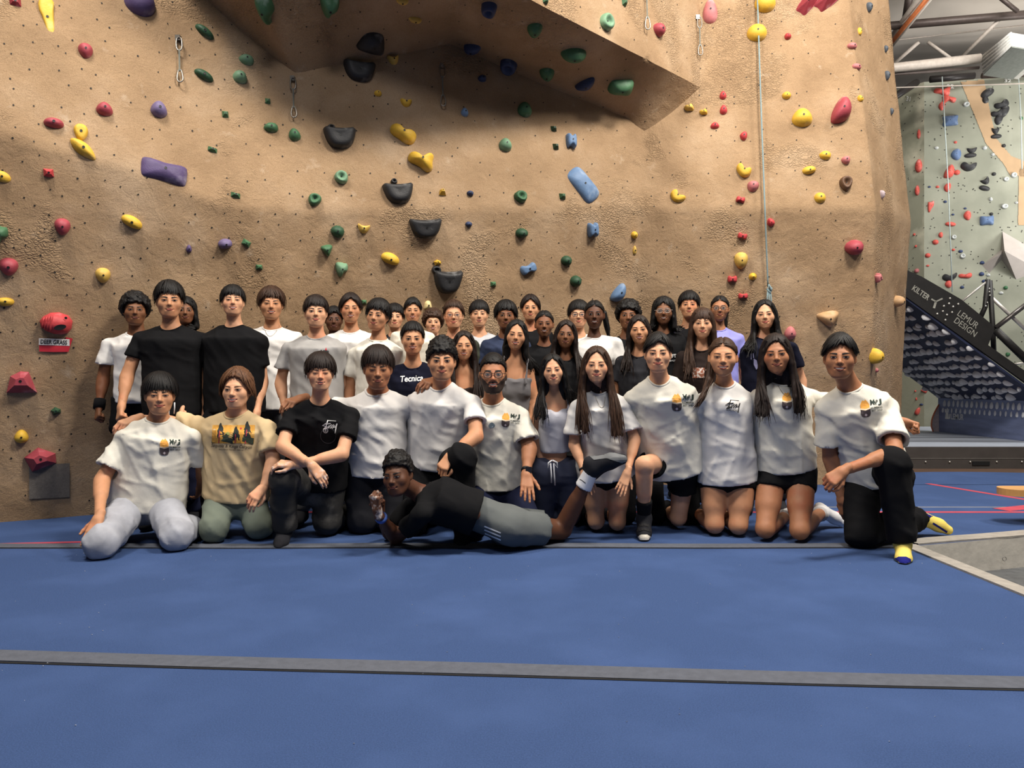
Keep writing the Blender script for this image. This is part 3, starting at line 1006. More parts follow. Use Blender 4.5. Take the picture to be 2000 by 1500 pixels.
def hair_cap(style, seed, res):
    top, side, front, back, zf, zf2, zt, zs, zb, jag, groove, curl, part = HS[style]
    v = Vol((-0.15, -0.15, -0.17), (0.15, 0.17, 0.20), res)
    r = np.random.RandomState(seed)
    ph = r.uniform(0, 6.28, 4)
    def fn(X, Y, Z):
        X, Y, Z = np.broadcast_arrays(X, Y, Z)
        ry = np.where(Y < 0.016, .094 + front, .094 + back)
        rz = np.where(Z > 0.03, .086 + top, .115)
        rx = .0745 + side * np.clip(1 - (Z - 0.05) * 2, 0.6, 1)
        q0, q1, q2 = X / rx, (Y - .016) / ry, (Z - .030) / rz
        k0 = np.sqrt(q0 ** 2 + q1 ** 2 + q2 ** 2)
        k1 = np.sqrt((q0 / rx) ** 2 + (q1 / ry) ** 2 + (q2 / rz) ** 2) + 1e-5
        d = k0 * (k0 - 1) / k1
        az = np.arctan2(X, -(Y - 0.016))
        a = np.abs(az) / math.pi
        zc = np.interp(a, HX, [zf, zf2, (zf2 + zt) / 2, zt - SBURN, zs - 0.004, zs, (zs + zb) / 2, zb])
        zc = zc + 0.006 + jag * 0.5 * (np.sin(az * 13 + ph[0]) * 0.5 + np.sin(az * 29 + ph[1]) * 0.5)
        if groove: d = d + groove * 0.45 * (np.sin(az * 23 + 2 * np.sin(Z * 30 + ph[2])) + 0.7 * np.sin(az * 47 + ph[3]))
        if part is not None:
            d = d + 0.009 * np.exp(-((X - part) / .0045) ** 2) * (Z > 0.05) * (Y < 0.05)
        # hair stays a shell over the face side: nothing below the hairline
        d = np.maximum(d, (zc - Z) * 0.85)
        return d
    v.put((-0.13, -0.13, -0.15), (0.13, 0.15, 0.18), fn, 0.0)
    if curl:
        v.displace(curls(seed, curl[0] * 0.8, curl[1]), 0.03)
        if curl[0] > 0.0055 and style not in ('messy', 'wavytop', 'wavylong', 'curtain'):
            for i in range(240):
                az_, ph_ = r.uniform(-math.pi, math.pi), math.acos(r.uniform(-0.2, 1.0))
                P_ = hair_pt(style, az_, ph_, r.uniform(-0.006, 0.002))
                a_ = abs(az_) / math.pi
                zc_ = np.interp(a_, HX, [zf, zf2, (zf2 + zt) / 2, zt - SBURN, zs - 0.004, zs, (zs + zb) / 2, zb])
                if P_[2] < zc_ + 0.004: continue
                q_ = r.uniform(0.0065, 0.0105)
                v.ell(P_, (q_, q_ * 0.9, q_ * r.uniform(0.7, 1.1)), None, k=0.005)
    return v.mesh()

def hair_pt(style, az, ph, off):
    top, side, front, back = HS[style][:4]
    rx, rz = .0745 + side, .086 + top
    ry = .094 + (front if abs(az) < math.pi / 2 else back)
    sp, cp = math.sin(min(ph, math.pi / 2)), math.cos(min(ph, math.pi / 2))
    zdrop = max(0.0, ph - math.pi / 2) * 0.11
    return np.array([(rx + off) * sp * math.sin(az), 0.016 - (ry + off) * sp * math.cos(az), 0.030 + (rz + off) * cp - zdrop])

def ribbon(P, w, out):
    """flat tapering strand along points P facing away from the axis points `out`"""
    n = len(P)
    V = []
    for i in range(n):
        t = nrm(P[min(i + 1, n - 1)] - P[max(i - 1, 0)])
        s_ = nrm(np.cross(t, out[i]))
        V += [P[i] - s_ * w[i], P[i] + out[i] * w[i] * 0.35, P[i] + s_ * w[i]]
    Q = []
    for i in range(n - 1):
        a = i * 3
        Q += [(a, a + 1, a + 4, a + 3), (a + 1, a + 2, a + 5, a + 4)]
    return np.array(V), np.array(Q)

def hair_wisps(style, seed, n):
    top, side, front, back, zf, zf2, zt, zs, zb, jag, groove, curl, part = HS[style]
    r = np.random.RandomState(seed + 77)
    VV, QQ, b = [], [], 0
    for i in range(n):
        az1 = r.uniform(-1, 1) ** 1 * math.pi * (0.62 if r.rand() < 0.75 else 1.0)
        if style == 'side': az1 = -r.uniform(0.15, 1.5) if r.rand() < 0.75 else r.uniform(0.5, 1.6)
        elif style == 'pulled': az1 = (1 if r.rand() < .5 else -1) * r.uniform(1.7, 3.0)
        elif part is not None: az1 = (1 if r.rand() < .5 else -1) * r.uniform(0.62, 2.2)
        a = abs(az1) / math.pi
        zc = float(np.interp(a, HX, [zf, zf2, (zf2 + zt) / 2, zt - SBURN, zs - 0.004, zs, (zs + zb) / 2, zb]))
        ext_ = r.uniform(-0.004, 0.004 + jag * 1.1 * (1 - 0.8 * a))
        zend = zc - ext_
        rz = .086 + top
        cph = (zend - 0.030) / rz
        ph1 = math.acos(max(-0.0, min(0.98, cph))) if zend > 0.030 else math.pi / 2 + (0.030 - zend) / 0.11
        if part is not None:
            az0 = (0.5 if az1 > 0 else -0.5) * r.uniform(0.2, 1.0); ph0 = r.uniform(0.10, 0.75)
            if style == 'pulled':
                az0 = (1 if az1 > 0 else -1) * r.uniform(0.0, 1.1)
                zq = float(np.interp(abs(az0) / math.pi, [0, .17, .33, .48], [zf, zf2, zt, zs])) + 0.004
                ph0 = math.acos(max(0.0, min(0.97, (zq - 0.030) / rz)))
                ph1 = r.uniform(1.2, 1.7)
            if style == 'side': az0 = 0.35 + r.normal(0, .15)
        else:
            az0 = az1 * r.uniform(0.8, 1.1) + r.normal(0, 0.15); ph0 = r.uniform(0.05, 0.8)
        P, O = [], []
        K = 7
        lift = r.uniform(0.000, 0.004) if (r.rand() < 0.72 or style in ('pulled', 'long', 'longside', 'longbang')) else r.uniform(0.005, 0.013)
        bend = r.normal(0, 0.05)
        for k in range(K):
            t = k / (K - 1)
            az = az0 + (az1 - az0) * t ** 0.8 + bend * math.sin(t * 3.1)
            ph = ph0 + (ph1 - ph0) * t
            p = hair_pt(style, az, ph, 0.0005 + lift * t)
            P.append(p)
            O.append(nrm(np.array([p[0], p[1] - 0.016, (p[2] - 0.03) * (1 if ph < 1.5 else 0)])))
        w0 = r.uniform(0.003, 0.0075)
        w = [w0 * (0.5 + 0.5 * math.sin(min(1, t * 2) * 1.57)) * (1 - t ** 3 * 0.9) for t in np.linspace(0, 1, K)]
        V, Q = ribbon(P, w, O)
        VV.append(V); QQ.append(Q + b); b += len(V)
    return np.concatenate(VV), np.concatenate(QQ)

PEOPLE = []
def pix(j):
    """joint given as (u, v, Y) pixel+depth or as a Vector"""
    if isinstance(j, Vector): return np.array(j)
    return np.array(W(*j))

def person(label, u, vt, vc, Y, skin='b', hair='fringe', hc='black', sex='m', yaw=None, pitch=0.0, roll=0.0, expr='n', eye=1.0,
           pose='stand', J=None, shirt=('white', 'tee'), pants=('black', 'long'), hands=None, fall=None, tail=None, glasses=None, beard=None,
           res=1.0, brow=1.0, hem=None, sleeve=0.58, loose=1.0, shoes='black', sock=None, hs=None, wide=1.0, seed=None, crop=None, shortlen=0.55, bag=1.0, facex=1.0, key_up=True, waist=0.80):
    seed = seed if seed is not None else len(PEOPLE) * 13 + 5
    f = FPX
    top_t = HS[hair][0]
    zchin = HCAM - (vc - CY) * Y / f
    if hs is None: hs = (vc - vt) * Y / f / (0.231 + top_t * 0.75)
    Hc = np.array([(u - CX) * Y / f, Y, zchin + 0.112 * hs])
    # head orientation: faces the camera unless told otherwise
    base_yaw = math.atan2(Hc[0], Hc[1]) if yaw is None else 0.0
    yw = base_yaw * -1.0 + (0 if yaw is None else yaw)
    Rm = np.array(Matrix.Rotation(yw, 3, 'Z') @ Matrix.Rotation(roll, 3, 'Y') @ Matrix.Rotation(pitch, 3, 'X'))
    m = 1.0 if sex == 'm' else 0.88
    s = hs
    # ---- joints
    byaw = yw * 0.5
    rt = np.array([math.cos(byaw), math.sin(byaw), 0]); fw = np.array([math.sin(byaw), -math.cos(byaw), 0])
    j = {}
    j['Nk'] = Hc + np.array([0, 0.028 * s, -0.178 * s])
    sw = 0.168 * s * m * wide
    if J is None: J = {}
    if 'Nk' in J: j['Nk'] = pix(J['Nk'])
    for sd, sg in (('L', -1), ('R', 1)):
        j['S' + sd] = pix(J['S' + sd]) + np.array([0, 0, -0.010 * s]) if 'S' + sd in J else j['Nk'] + rt * sg * sw + np.array([0, 0.01, -0.078 * s])
    j['Nk'] = j['Nk'] + np.array([0, 0, (0.068 if 'Nk' in J and key_up else 0.036) * s])
    if 'HC' in J: j['HC'] = pix(J['HC'])
    elif pose == 'stand': j['HC'] = np.array([j['Nk'][0], j['Nk'][1] + 0.01, max(0.50, (Hc[2] + 0.12) * 0.52)])
    else: j['HC'] = np.array([j['Nk'][0], j['Nk'][1] + 0.02, max(0.40, j['Nk'][2] - 0.50 * s)])
    hw = 0.088 * s
    for sd, sg in (('L', -1), ('R', 1)):
        S = j['S' + sd]
        j['E' + sd] = pix(J['E' + sd]) if 'E' + sd in J else S + rt * sg * 0.045 * s + np.array([0, 0.02, -0.285 * s])
        j['W' + sd] = pix(J['W' + sd]) if 'W' + sd in J else j['E' + sd] + np.array([0, -0.06 * s, -0.235 * s])
        j['H' + sd] = pix(J['H' + sd]) if 'H' + sd in J else j['HC'] + rt * sg * hw
        Hj = j['H' + sd]
        if 'K' + sd in J: j['K' + sd] = pix(J['K' + sd])
        elif pose == 'stand': j['K' + sd] = np.array([Hj[0] + sg * 0.02, Hj[1] - 0.02, Hj[2] * 0.53])
        else: j['K' + sd] = np.array([Hj[0] + sg * 0.03, Hj[1] - 0.08, 0.065])
        K = j['K' + sd]
        if 'A' + sd in J: j['A' + sd] = pix(J['A' + sd])
        elif pose == 'stand': j['A' + sd] = np.array([K[0] + sg * 0.01, K[1] + 0.03, 0.085])
        else: j['A' + sd] = np.array([K[0] + sg * 0.01, K[1] + 0.40 * s, 0.075])
    up = nrm(j['Nk'] - j['HC']); right = nrm(j['SR'] - j['SL'])
    fwd = np.cross(right, up)
    R3 = np.stack([right, -fwd, nrm(np.cross(right, -fwd))], 1)
    tl = np.linalg.norm(j['Nk'] - j['HC'])
    at = lambda t: j['Nk'] + (j['HC'] - j['Nk']) * t
    halfw = np.linalg.norm(j['SR'] - j['SL']) * 0.5
    cw = max(0.10, min(0.185, halfw * 0.93)) if sex == 'm' else max(0.095, min(0.15, halfw * 0.92))
    dep = (0.108 if sex == 'm' else 0.095) * s
    root = empty('person', (float(j['HC'][0]), float(j['HC'][1]), 0.0), label, 'person', 'the group of people posing')
    PEOPLE.append((root, j))
    # ---- body
    pts = np.array(list(j.values()))
    lo, hi = pts.min(0) - 0.20, pts.max(0) + 0.20
    hi[2] = min(hi[2], Hc[2] + 0.05)
    v = Vol(lo, hi, 0.0140 * res * (1.25 if res > 1.0 else 1.0))
    kn = 0.055 if sex == 'm' else 0.046
    neck_top = Hc + Rm @ np.array([0, 0.020, -0.040]) * s
    v.cone(at(0.04), neck_top, kn * s * 1.04, kn * s * 0.93, k=0)
    v.ell(at(0.33), (cw * 0.88, dep * 0.86, tl * 0.26), R3, k=0.05)
    v.ell(at(0.66), (cw * 0.78, dep * 0.84, tl * 0.32), R3, k=0.05)
    v.ell(at(1.0), (0.148 * s, 0.105 * s, 0.10 * s), R3, k=0.05)
    ua, fa, wr = (0.047, 0.0415, 0.0275) if sex == 'm' else (0.039, 0.034, 0.023)
    for sd in 'LR':
        S, E, Wj = j['S' + sd], j['E' + sd], j['W' + sd]
        v.cone(at(0.085), S, 0.030 * s * m, 0.040 * s * m, k=0.04)
        v.cone(S, E, ua * 0.95 * s, ua * 0.92 * s, k=0.03)
        v.cone(E, Wj, fa * 0.95 * s, wr * s, k=0.02)
        v.cone(E + (Wj - E) * 0.12, E + (Wj - E) * 0.42, fa * 1.06 * s, fa * 0.92 * s, k=0.02)
        H, K, A = j['H' + sd], j['K' + sd], j['A' + sd]
        v.cone(H, K, 0.083 * s, 0.056 * s, k=0.03)
        v.cone(K, A, 0.054 * s, 0.036 * s, k=0.02)
        v.cone(K + (A - K) * 0.18, K + (A - K) * 0.5, 0.052 * s, 0.047 * s, k=0.02)
        if sex == 'f' and pants[1] == 'short': v.cone(H, H + (K - H) * 0.6, 0.088 * s, 0.076 * s, k=0.02)
    if sex == 'f':
        for sg in (-1, 1): v.ell(at(0.36) + right * sg * 0.062 * s + fwd * 0.060 * s, (0.055 * s, 0.045 * s, 0.055 * s), R3, k=0.03)
    BV, BQ = v.mesh()
    VS, QS, MS = [BV], [BQ], [np.zeros(len(BQ), int)]
    nb = len(BV)
    def addp(V, Q, M):
        nonlocal nb
        VS.append(V); QS.append(Q + nb); MS.append(M); nb += len(V)
    HV, HQ, yf = HEADS[(sex, 0 if res <= 1.0 else 1)]
    sc = np.array([s * facex, s, s])
    addp((HV * sc) @ Rm.T + Hc, HQ, np.where(beard_mask(HV[HQ].mean(1), beard), 6, 0) if beard else np.zeros(len(HQ), int))
    pat = face_patches(yf, expr, eye, brow * (1.0 if sex == 'm' else 0.72))
    for V, Q, M in pat: addp((V * sc) @ Rm.T + Hc, Q, M)
    hands = hands or {}
    for sd, sg in (('L', -1), ('R', 1)):
        h = hands.get(sd, {})
        if h is None: continue
        Wj, E = j['W' + sd], j['E' + sd]
        d = np.array(h['dir']) if 'dir' in h else nrm(Wj - E)
        bk = np.array(h.get('back', rt * sg * 0.8 + fw * 0.6))
        kind = h.get('kind', 'relax')
        tlft = h.get('tl', sg > 0)
        V, Q = hand_at(Wj + nrm(d) * 0.012, d, bk, kind, tlft, s * (1.0 if sex == 'm' else 0.9), res <= 1.0)
        addp(V, Q, np.full(len(Q), 7 if h.get('chalk') else 0))
    bme = mesh_np('body', np.concatenate(VS), np.concatenate(QS), [skin_mat(skin), eye_white, iris_m, lash_mat(hc if hc != 'blond' else 'brown'), lip_mat(skin), teeth_m, beard_mat(skin, hc), mat('chalked_' + skin, SKIN[skin], rough=.85, var=.08, vscale=40, col2=(206, 194, 186), c2scale=34, c2lo=.50, c2hi=.72)], np.concatenate(MS))
    link('body', bme, root)
    # ---- hair
    CV, CQ = hair_cap(hair, seed, 0.0068 if res < 1.1 else 0.0078)
    hv, hq, nh = [(CV * s * np.array([facex, 1, 1])) @ Rm.T + Hc], [CQ], len(CV)
    loc = lambda p: Hc + Rm @ (np.array(p) * s)
    strands, ribs = [], []
    rs = np.random.RandomState(seed)
    if not (HS[hair][11] and HS[hair][11][0] > 0.0045 and hair not in ('messy', 'wavytop', 'wavylong', 'curtain')):
        WV, WQ = hair_wisps(hair, seed, 190 if res < 1.1 else 90)
        hv.append((WV * s * np.array([facex, 1, 1])) @ Rm.T + Hc); hq.append(WQ + nh); nh += len(WV)
    def crom(C, n):
        C = np.array(C); C = np.concatenate([[2 * C[0] - C[1]], C, [2 * C[-1] - C[-2]]])
        out = []
        for t in np.linspace(0, len(C) - 3 - 1e-6, n):
            i = int(t); f_ = t - i
            p0, p1, p2, p3 = C[i], C[i + 1], C[i + 2], C[i + 3]
            out.append(0.5 * (2 * p1 + (p2 - p0) * f_ + (2 * p0 - 5 * p1 + 4 * p2 - p3) * f_ ** 2 + (3 * p1 - p0 - 3 * p2 + p3) * f_ ** 3))
        return out
    if fall:
        for (sg, (eu, ev, eY), n) in fall:
            end = np.array(W(eu, ev, eY))
            def path(q, dr, jt=0.0):
                a0 = loc((sg * (0.040 + 0.012 * q + dr), -0.066 + 0.095 * q, 0.088))
                a = loc((sg * (0.069 + 0.010 * q + dr), -0.052 + 0.088 * q, 0.028))
                b_ = loc((sg * (0.082 + 0.008 * q + dr), -0.042 + 0.085 * q, -0.060))
                c = loc((sg * (0.086 + 0.016 * q + dr), -0.034 + 0.08 * q, -0.140))
                e = end + np.array([sg * (q - 0.5) * 0.085, (q - 0.4) * 0.05 - dr, rs.uniform(-0.03, 0.06) if jt else 0.01])
                mid = c * 0.45 + e * 0.55 + np.array([sg * 0.010 * math.sin(q * 9), -0.012 - dr, 0.0])
                if jt:
                    mid = mid + rs.normal(0, 0.006, 3); e = e + rs.normal(0, 0.010, 3)
                return [a0, a, b_, c, mid, e]
            for i in range(n):
                pth = path((i + 0.5) / n, 0.0)
                strands.append(list(zip(pth, (.007, .0135, .017, .016, .0125, .003))))
            for i in range(44 if res < 1.1 else 22):
                pth = crom(path(rs.uniform(-0.05, 1.05), rs.uniform(0.010, 0.018), 1), 12)
                o_ = [nrm(np.array([sg * 0.5, -0.8, 0.1]))] * 12
                w0 = rs.uniform(0.004, 0.008) * s
                ribs.append(ribbon(pth, [w0 * (1 - (k / 11) ** 3 * 0.85) for k in range(12)], o_))
        strands.append([(loc((0, 0.075, 0.0)), .06), (loc((0, 0.075, -0.10)), .055), (loc((0, 0.085, -0.22)), .05)])
        for sg in (-1, 1): strands.append([(loc((sg * 0.05, 0.06, 0.0)), .045), (loc((sg * 0.058, 0.062, -0.10)), .042), (loc((sg * 0.06, 0.075, -0.22)), .034)])
    if tail:
        P = [np.array(W(*p)) for p in tail]
        nP = len(P)
        strands.append([(P[k], 0.026 * (1 - 0.75 * k / (nP - 1))) for k in range(nP)])
        for i in range(50 if res < 1.1 else 20):
            d_ = rs.normal(0, 1, 3); d_ /= np.linalg.norm(d_)
            pth = crom([P[k] + d_ * 0.026 * (1 - 0.55 * k / (nP - 1)) + rs.normal(0, 0.004 + 0.006 * k / nP, 3) for k in range(nP)], 10)
            w0 = rs.uniform(0.003, 0.007)
            ribs.append(ribbon(pth, [w0 * (1 - (k / 9) ** 3 * 0.85) for k in range(10)], [d_ + 1e-3] * 10))
    if strands:
        allp = np.array([p for st in strands for p, _ in st])
        v = Vol(allp.min(0) - 0.08, allp.max(0) + 0.08, 0.0085 if res < 1.1 else 0.0110)
        for st in strands:
            for (a, ra), (b, rb) in zip(st[:-1], st[1:]):
                v.cone(a, b, ra * s, rb * s, k=0.012)
        SV, SQ = v.mesh()
        hv.append(SV); hq.append(SQ + nh); nh += len(SV)
    for RV, RQ in ribs:
        hv.append(RV); hq.append(RQ + nh); nh += len(RV)
    hair_me = mesh_np('hair', np.concatenate(hv), np.concatenate(hq), hair_mat(hc))
    link('hair', hair_me, root)
    # ---- shirt
    sh_me = None
    if shirt:
        colr, kind = shirt
        hemp = j['HC'] - up * (0.10 * s) if hem is None else None
        if hem is not None:                                    # hem given as fraction of neck-hip line
            hemp = at(hem)
        pts = np.array([j['SL'], j['SR'], at(0), hemp] + ([j['EL'], j['ER']] if kind == 'tee' else []))
        v = Vol(pts.min(0) - 0.24, pts.max(0) + 0.24, 0.0105 * res)
        lo_ = loose
        rxa, rya = cw * 1.06 + 0.012 * lo_, dep * 1.05 + 0.020 * lo_
        rxb, ryb = (cw * 0.98 + 0.026 * lo_, dep * 1.10 + 0.028 * lo_) if kind == 'tee' else (cw * 0.90 + 0.008, dep * 1.0 + 0.012)
        bg = max(rxb, 0.150 * s + 0.018) if hem is None else rxb
        if kind == 'tee':
            hx, hy = max(rxb, 0.158 * s + 0.014), max(ryb, 0.124 * s + 0.008)
            if hem is not None and hem < 0.9: hx, hy = rxb, ryb
            elif hem is not None and hem > 1.0: hx, hy = hx + 0.022, hy + 0.014
            v.ecyl(at(0.24), hemp - up * 0.05, right, (rxa, hx), (rya, hy), k=0)
            v.ell(at(0.27), (cw + 0.010, dep + 0.014, tl * 0.21), R3, k=0.06)
            for sd in 'LR':
                S, E = j['S' + sd], j['E' + sd]
                v.cone(at(0.085), S, 0.036 * s * m, (0.046 + 0.003 * lo_) * s * m, k=0.05)
                v.cone(S, E, (0.048 + 0.003 * lo_) * s * m, (0.066 + 0.020 * lo_) * s * m, k=0.016, cut=sleeve)
            if sex == 'f':
                for sg in (-1, 1): v.ell(at(0.37) + right * sg * 0.062 * s + fwd * 0.068 * s, (0.060 * s, 0.048 * s, 0.058 * s), R3, k=0.05)
            fd = right * 0.8 + up * 0.45
            v.displace(folds(seed, 0.0060 * min(lo_, 1.3), 0.115, fd), 0.03)
            v.displace(folds(seed + 50, 0.0042 * min(lo_, 1.3), 0.075, up * 0.8 + right * 0.6), 0.03)
            v.half(hemp, -up)
            for sd in 'LR':
                S, E = j['S' + sd], j['E' + sd]
                rc_ = ((0.048 + 0.003 * lo_) * (1 - sleeve) + (0.066 + 0.020 * lo_) * sleeve) * s * m - 0.028
                if rc_ > ua * 0.9 * s: v.cone(S + (E - S) * (sleeve - 0.10), S + (E - S) * (sleeve + 0.10), rc_, rc_ + 0.002, k=0, op='s')
            # neck opening
            nn = nrm(up * 0.9 + fwd * 0.42)
            nc = at(0.06) + fwd * 0.010 * s
            v.ecyl(nc - nn * 0.028 * s, nc + nn * 0.22, right, (0.064 * s * m, 0.078 * s * m), (0.066 * s * m, 0.078 * s * m), k=0.006, op='s')
        else:   # strappy top
            v.ecyl(at(0.24), hemp, right, (cw * 0.96 + 0.006, rxb), (dep + 0.006, ryb), k=0)
            for sg in (-1, 1): v.ell(at(0.37) + right * sg * 0.062 * s + fwd * 0.064 * s, (0.060 * s, 0.048 * s, 0.060 * s), R3, k=0.03)
            v.displace(folds(seed, 0.003, 0.06, (0.2, 0.1, 1.0)), 0.03)
            v.ell(at(0.16) + fwd * 0.11 * s, (0.070 * s, 0.06 * s, 0.085 * s), R3, k=0.01, op='s')
            for sg in (-1, 1):
                a = at(0.30) + right * sg * 0.085 * s + fwd * (dep + 0.018); b = at(0.05) + right * sg * 0.095 * s + fwd * 0.050 * s; c = at(0.02) + right * sg * 0.09 * s - fwd * 0.03
                v.cone(a, b, 0.010, 0.009, k=0.004); v.cone(b, c, 0.009, 0.009, k=0.004)
        SV, SQ = v.mesh()
        sh_me = mesh_np('shirt', SV, SQ, CL[colr])
        shirt_o = link('shirt' if kind == 'tee' else 'tank_top', sh_me, root)
        if kind == 'tee' and res < 1.2:
            bv = bvh_of(sh_me)
            ring = []
            for k in range(28):
                a = 2 * math.pi * k / 28
                dv = right * math.cos(a) * 0.074 * s * m + np.cross(nn, right) * math.sin(a) * 0.074 * s * m
                o = Vector(nc + dv + nn * 0.20)
                h = bv.ray_cast(o, Vector(-nn), 0.35)
                ring.append(np.array(h[0]) if h[0] is not None else nc + dv)
            ring = np.array(ring)
            for _ in range(3): ring = 0.5 * ring + 0.25 * (np.roll(ring, 1, 0) + np.roll(ring, -1, 0))
            MB().tube(list(ring), 0.0075 * s, 8, closed=True).build('collar', CL[colr], shirt_o, smooth=True)
    else: shirt_o = None
    # ---- trousers / shorts
    if pants:
        colr, kind = pants
        pts = np.array([j['HL'], j['HR'], j['HC']] + [j['K' + x] for x in 'LR'] + ([j['A' + x] for x in 'LR'] if kind == 'long' else []))
        lo, hi = pts.min(0) - 0.22, pts.max(0) + 0.22
        v = Vol(lo, hi, 0.0135 * res * (1.25 if res > 1.0 else 1.0))
        v.ecyl(at(waist), j['HC'] - up * 0.06, right, (0.142 * s, 0.160 * s), (0.104 * s, 0.122 * s), k=0)
        v.ell(j['HC'] - up * 0.02, (0.160 * s, 0.122 * s, 0.11 * s), R3, k=0.03)
        for sd in 'LR':
            H, K, A = j['H' + sd], j['K' + sd], j['A' + sd]
            if kind == 'long':
                v.cone(H, K, 0.098 * s * bag, 0.076 * s * bag, k=0.035)
                v.cone(K, A, 0.074 * s * bag, 0.066 * s * bag, k=0.03, cut=0.97)
            else:
                rr = (0.100, 0.094) if kind == 'short' and sex == 'm' else (0.095, 0.086)
                v.cone(H, K, rr[0] * s * bag, rr[1] * s * bag, k=0.03, cut=shortlen)
                v.cone(H + (K - H) * (shortlen - 0.10), H + (K - H) * (shortlen + 0.15), (rr[1] - 0.026) * s * bag, (rr[1] - 0.024) * s * bag, k=0, op='s')
        v.displace(folds(seed + 1, 0.0065 * bag, 0.10, (0.4, 0.2, 0.8)), 0.03)
        v.half((0, 0, 0.004), (0, 0, -1))
        PV, PQ = v.mesh()
        link('trousers' if kind == 'long' else 'shorts', mesh_np('trousers', PV, PQ, CL[colr]), root)
    # ---- shoes and socks
    for sd, sg in (('L', -1), ('R', 1)):
        A, K = j['A' + sd], j['K' + sd]
        foot = (J or {}).get('F' + sd)
        if foot is not None: td = nrm(pix(foot) - A)
        elif pose == 'stand': td = nrm(fw + rt * sg * 0.2 + np.array([0, 0, -0.28]))
        else: td = nrm(np.array([sg * 0.05, 0.85, -0.5]))
        fl = 0.165 * s * m
        heel = A + nrm(A - K) * 0.040 - td * 0.035
        ball = A + td * fl * 0.62 + nrm(A - K) * 0.040
        toe = A + td * fl + nrm(A - K) * 0.040
        if pose == 'stand' or foot is None:
            for p in (heel, ball, toe): p[2] = max(p[2], 0.036)
        def foot_vol(grow, r):
            tk = A + (K - A) * 0.42
            vv = Vol(np.minimum(np.minimum(np.minimum(heel, toe), A), tk) - 0.08, np.maximum(np.maximum(np.maximum(heel, toe), A), tk) + 0.08, r)
            vv.cone(A + (K - A) * 0.10, A, 0.036 * s + grow, 0.037 * s + grow, k=0)
            vv.cone(A, heel, 0.036 * s + grow, 0.030 * s + grow, k=0.02)
            vv.cone(A + td * 0.02, ball, 0.034 * s + grow, 0.032 * s + grow, k=0.03)
            vv.cone(heel, ball, 0.029 * s + grow, 0.034 * s + grow, k=0.02)
            vv.cone(ball, toe, 0.035 * s + grow, 0.026 * s + grow, k=0.02)
            vv.half((0, 0, 0.003), (0, 0, -1))
            return vv
        if shoes == 'bare': pass
        if sock:
            vv = foot_vol(0.003, 0.0090 if res < 1.1 else 0.016)
            ln_ = sock[1]
            vv.cone(A + (K - A) * ln_, A, 0.0545 * s, 0.043 * s, k=0.01, cut0=0.0)
            SV, SQ = vv.mesh()
            link('sock', mesh_np('sock', SV, SQ, CL[sock[0]]), root)
        if shoes and shoes != 'bare':
            vv = foot_vol(0.009, 0.0105 if res < 1.1 else 0.018)
            SV, SQ = vv.mesh()
            if len(SV):
                so = link('shoe', mesh_np('shoe', SV, SQ, CL[{'black': 'charcoal', 'white': 'lightgrey', 'grey': 'charcoal'}[shoes]]), root)
    # ---- glasses
    if glasses:
        mb = MB()
        for sg in (-1, 1):
            ring = []
            for k in range(20):
                a = 2 * math.pi * k / 20
                x = sg * 0.0315 + 0.0235 * math.copysign(abs(math.cos(a)) ** 0.7, math.cos(a))
                z = -0.0015 + 0.0185 * math.copysign(abs(math.sin(a)) ** 0.75, math.sin(a))
                ring.append(loc((x, -0.108 + 0.10 * x * x / 0.05, z)))
            mb.tube(ring, 0.0021 * s, 6, closed=True)
            mb.tube([loc((sg * 0.055, -0.102, 0.004)), loc((sg * 0.075, -0.07, 0.006)), loc((sg * 0.082, 0.01, 0.004))], 0.0019 * s, 6)
        mb.tube([loc((-0.009, -0.110, 0.004)), loc((0, -0.115, 0.006)), loc((0.009, -0.110, 0.004))], 0.0019 * s, 6)
        gm = {'black': mat('frame_black', (22, 20, 20), rough=0.35), 'gold': mat('frame_gold', (150, 120, 84), rough=0.3, metal=0.6), 'clear': mat('frame_clear', (168, 150, 140), rough=0.25)}[glasses]
        go = mb.build('glasses', gm, root, smooth=True)
        ml = MB()
        for sg in (-1, 1):
            ml._add([tuple(loc((sg * 0.0315 + 0.022 * math.cos(a), -0.1065, -0.0015 + 0.017 * math.sin(a)))) for a in np.linspace(0, 2 * math.pi, 16, endpoint=False)], [tuple(range(16))])
        link('lens', ml.mesh('lens', mat('lens_glass', (235, 240, 245), rough=0.05, alpha=0.07, var=0.0)), go)
    return dict(root=root, shirt=shirt_o, shirt_me=sh_me, j=j, loc=loc, hs=hs, at=at, fwd=fwd, right=right, up=up)
# ------------------------------------------------------------------ the group: standing rows, kneeling rows, one lying in front
GK = lambda u, v, dy=0.06, z=0.085: G(u, v) + Vector((0, dy, z))
PP = {}
def add(key, *a, **k):
    if key[0] == 'P': k['res'] = max(k.get('res', 1.0), 1.12)
    PP[key] = person(*a, **k)
    return PP[key]
B = 1.35      # coarser meshes for people mostly hidden behind others
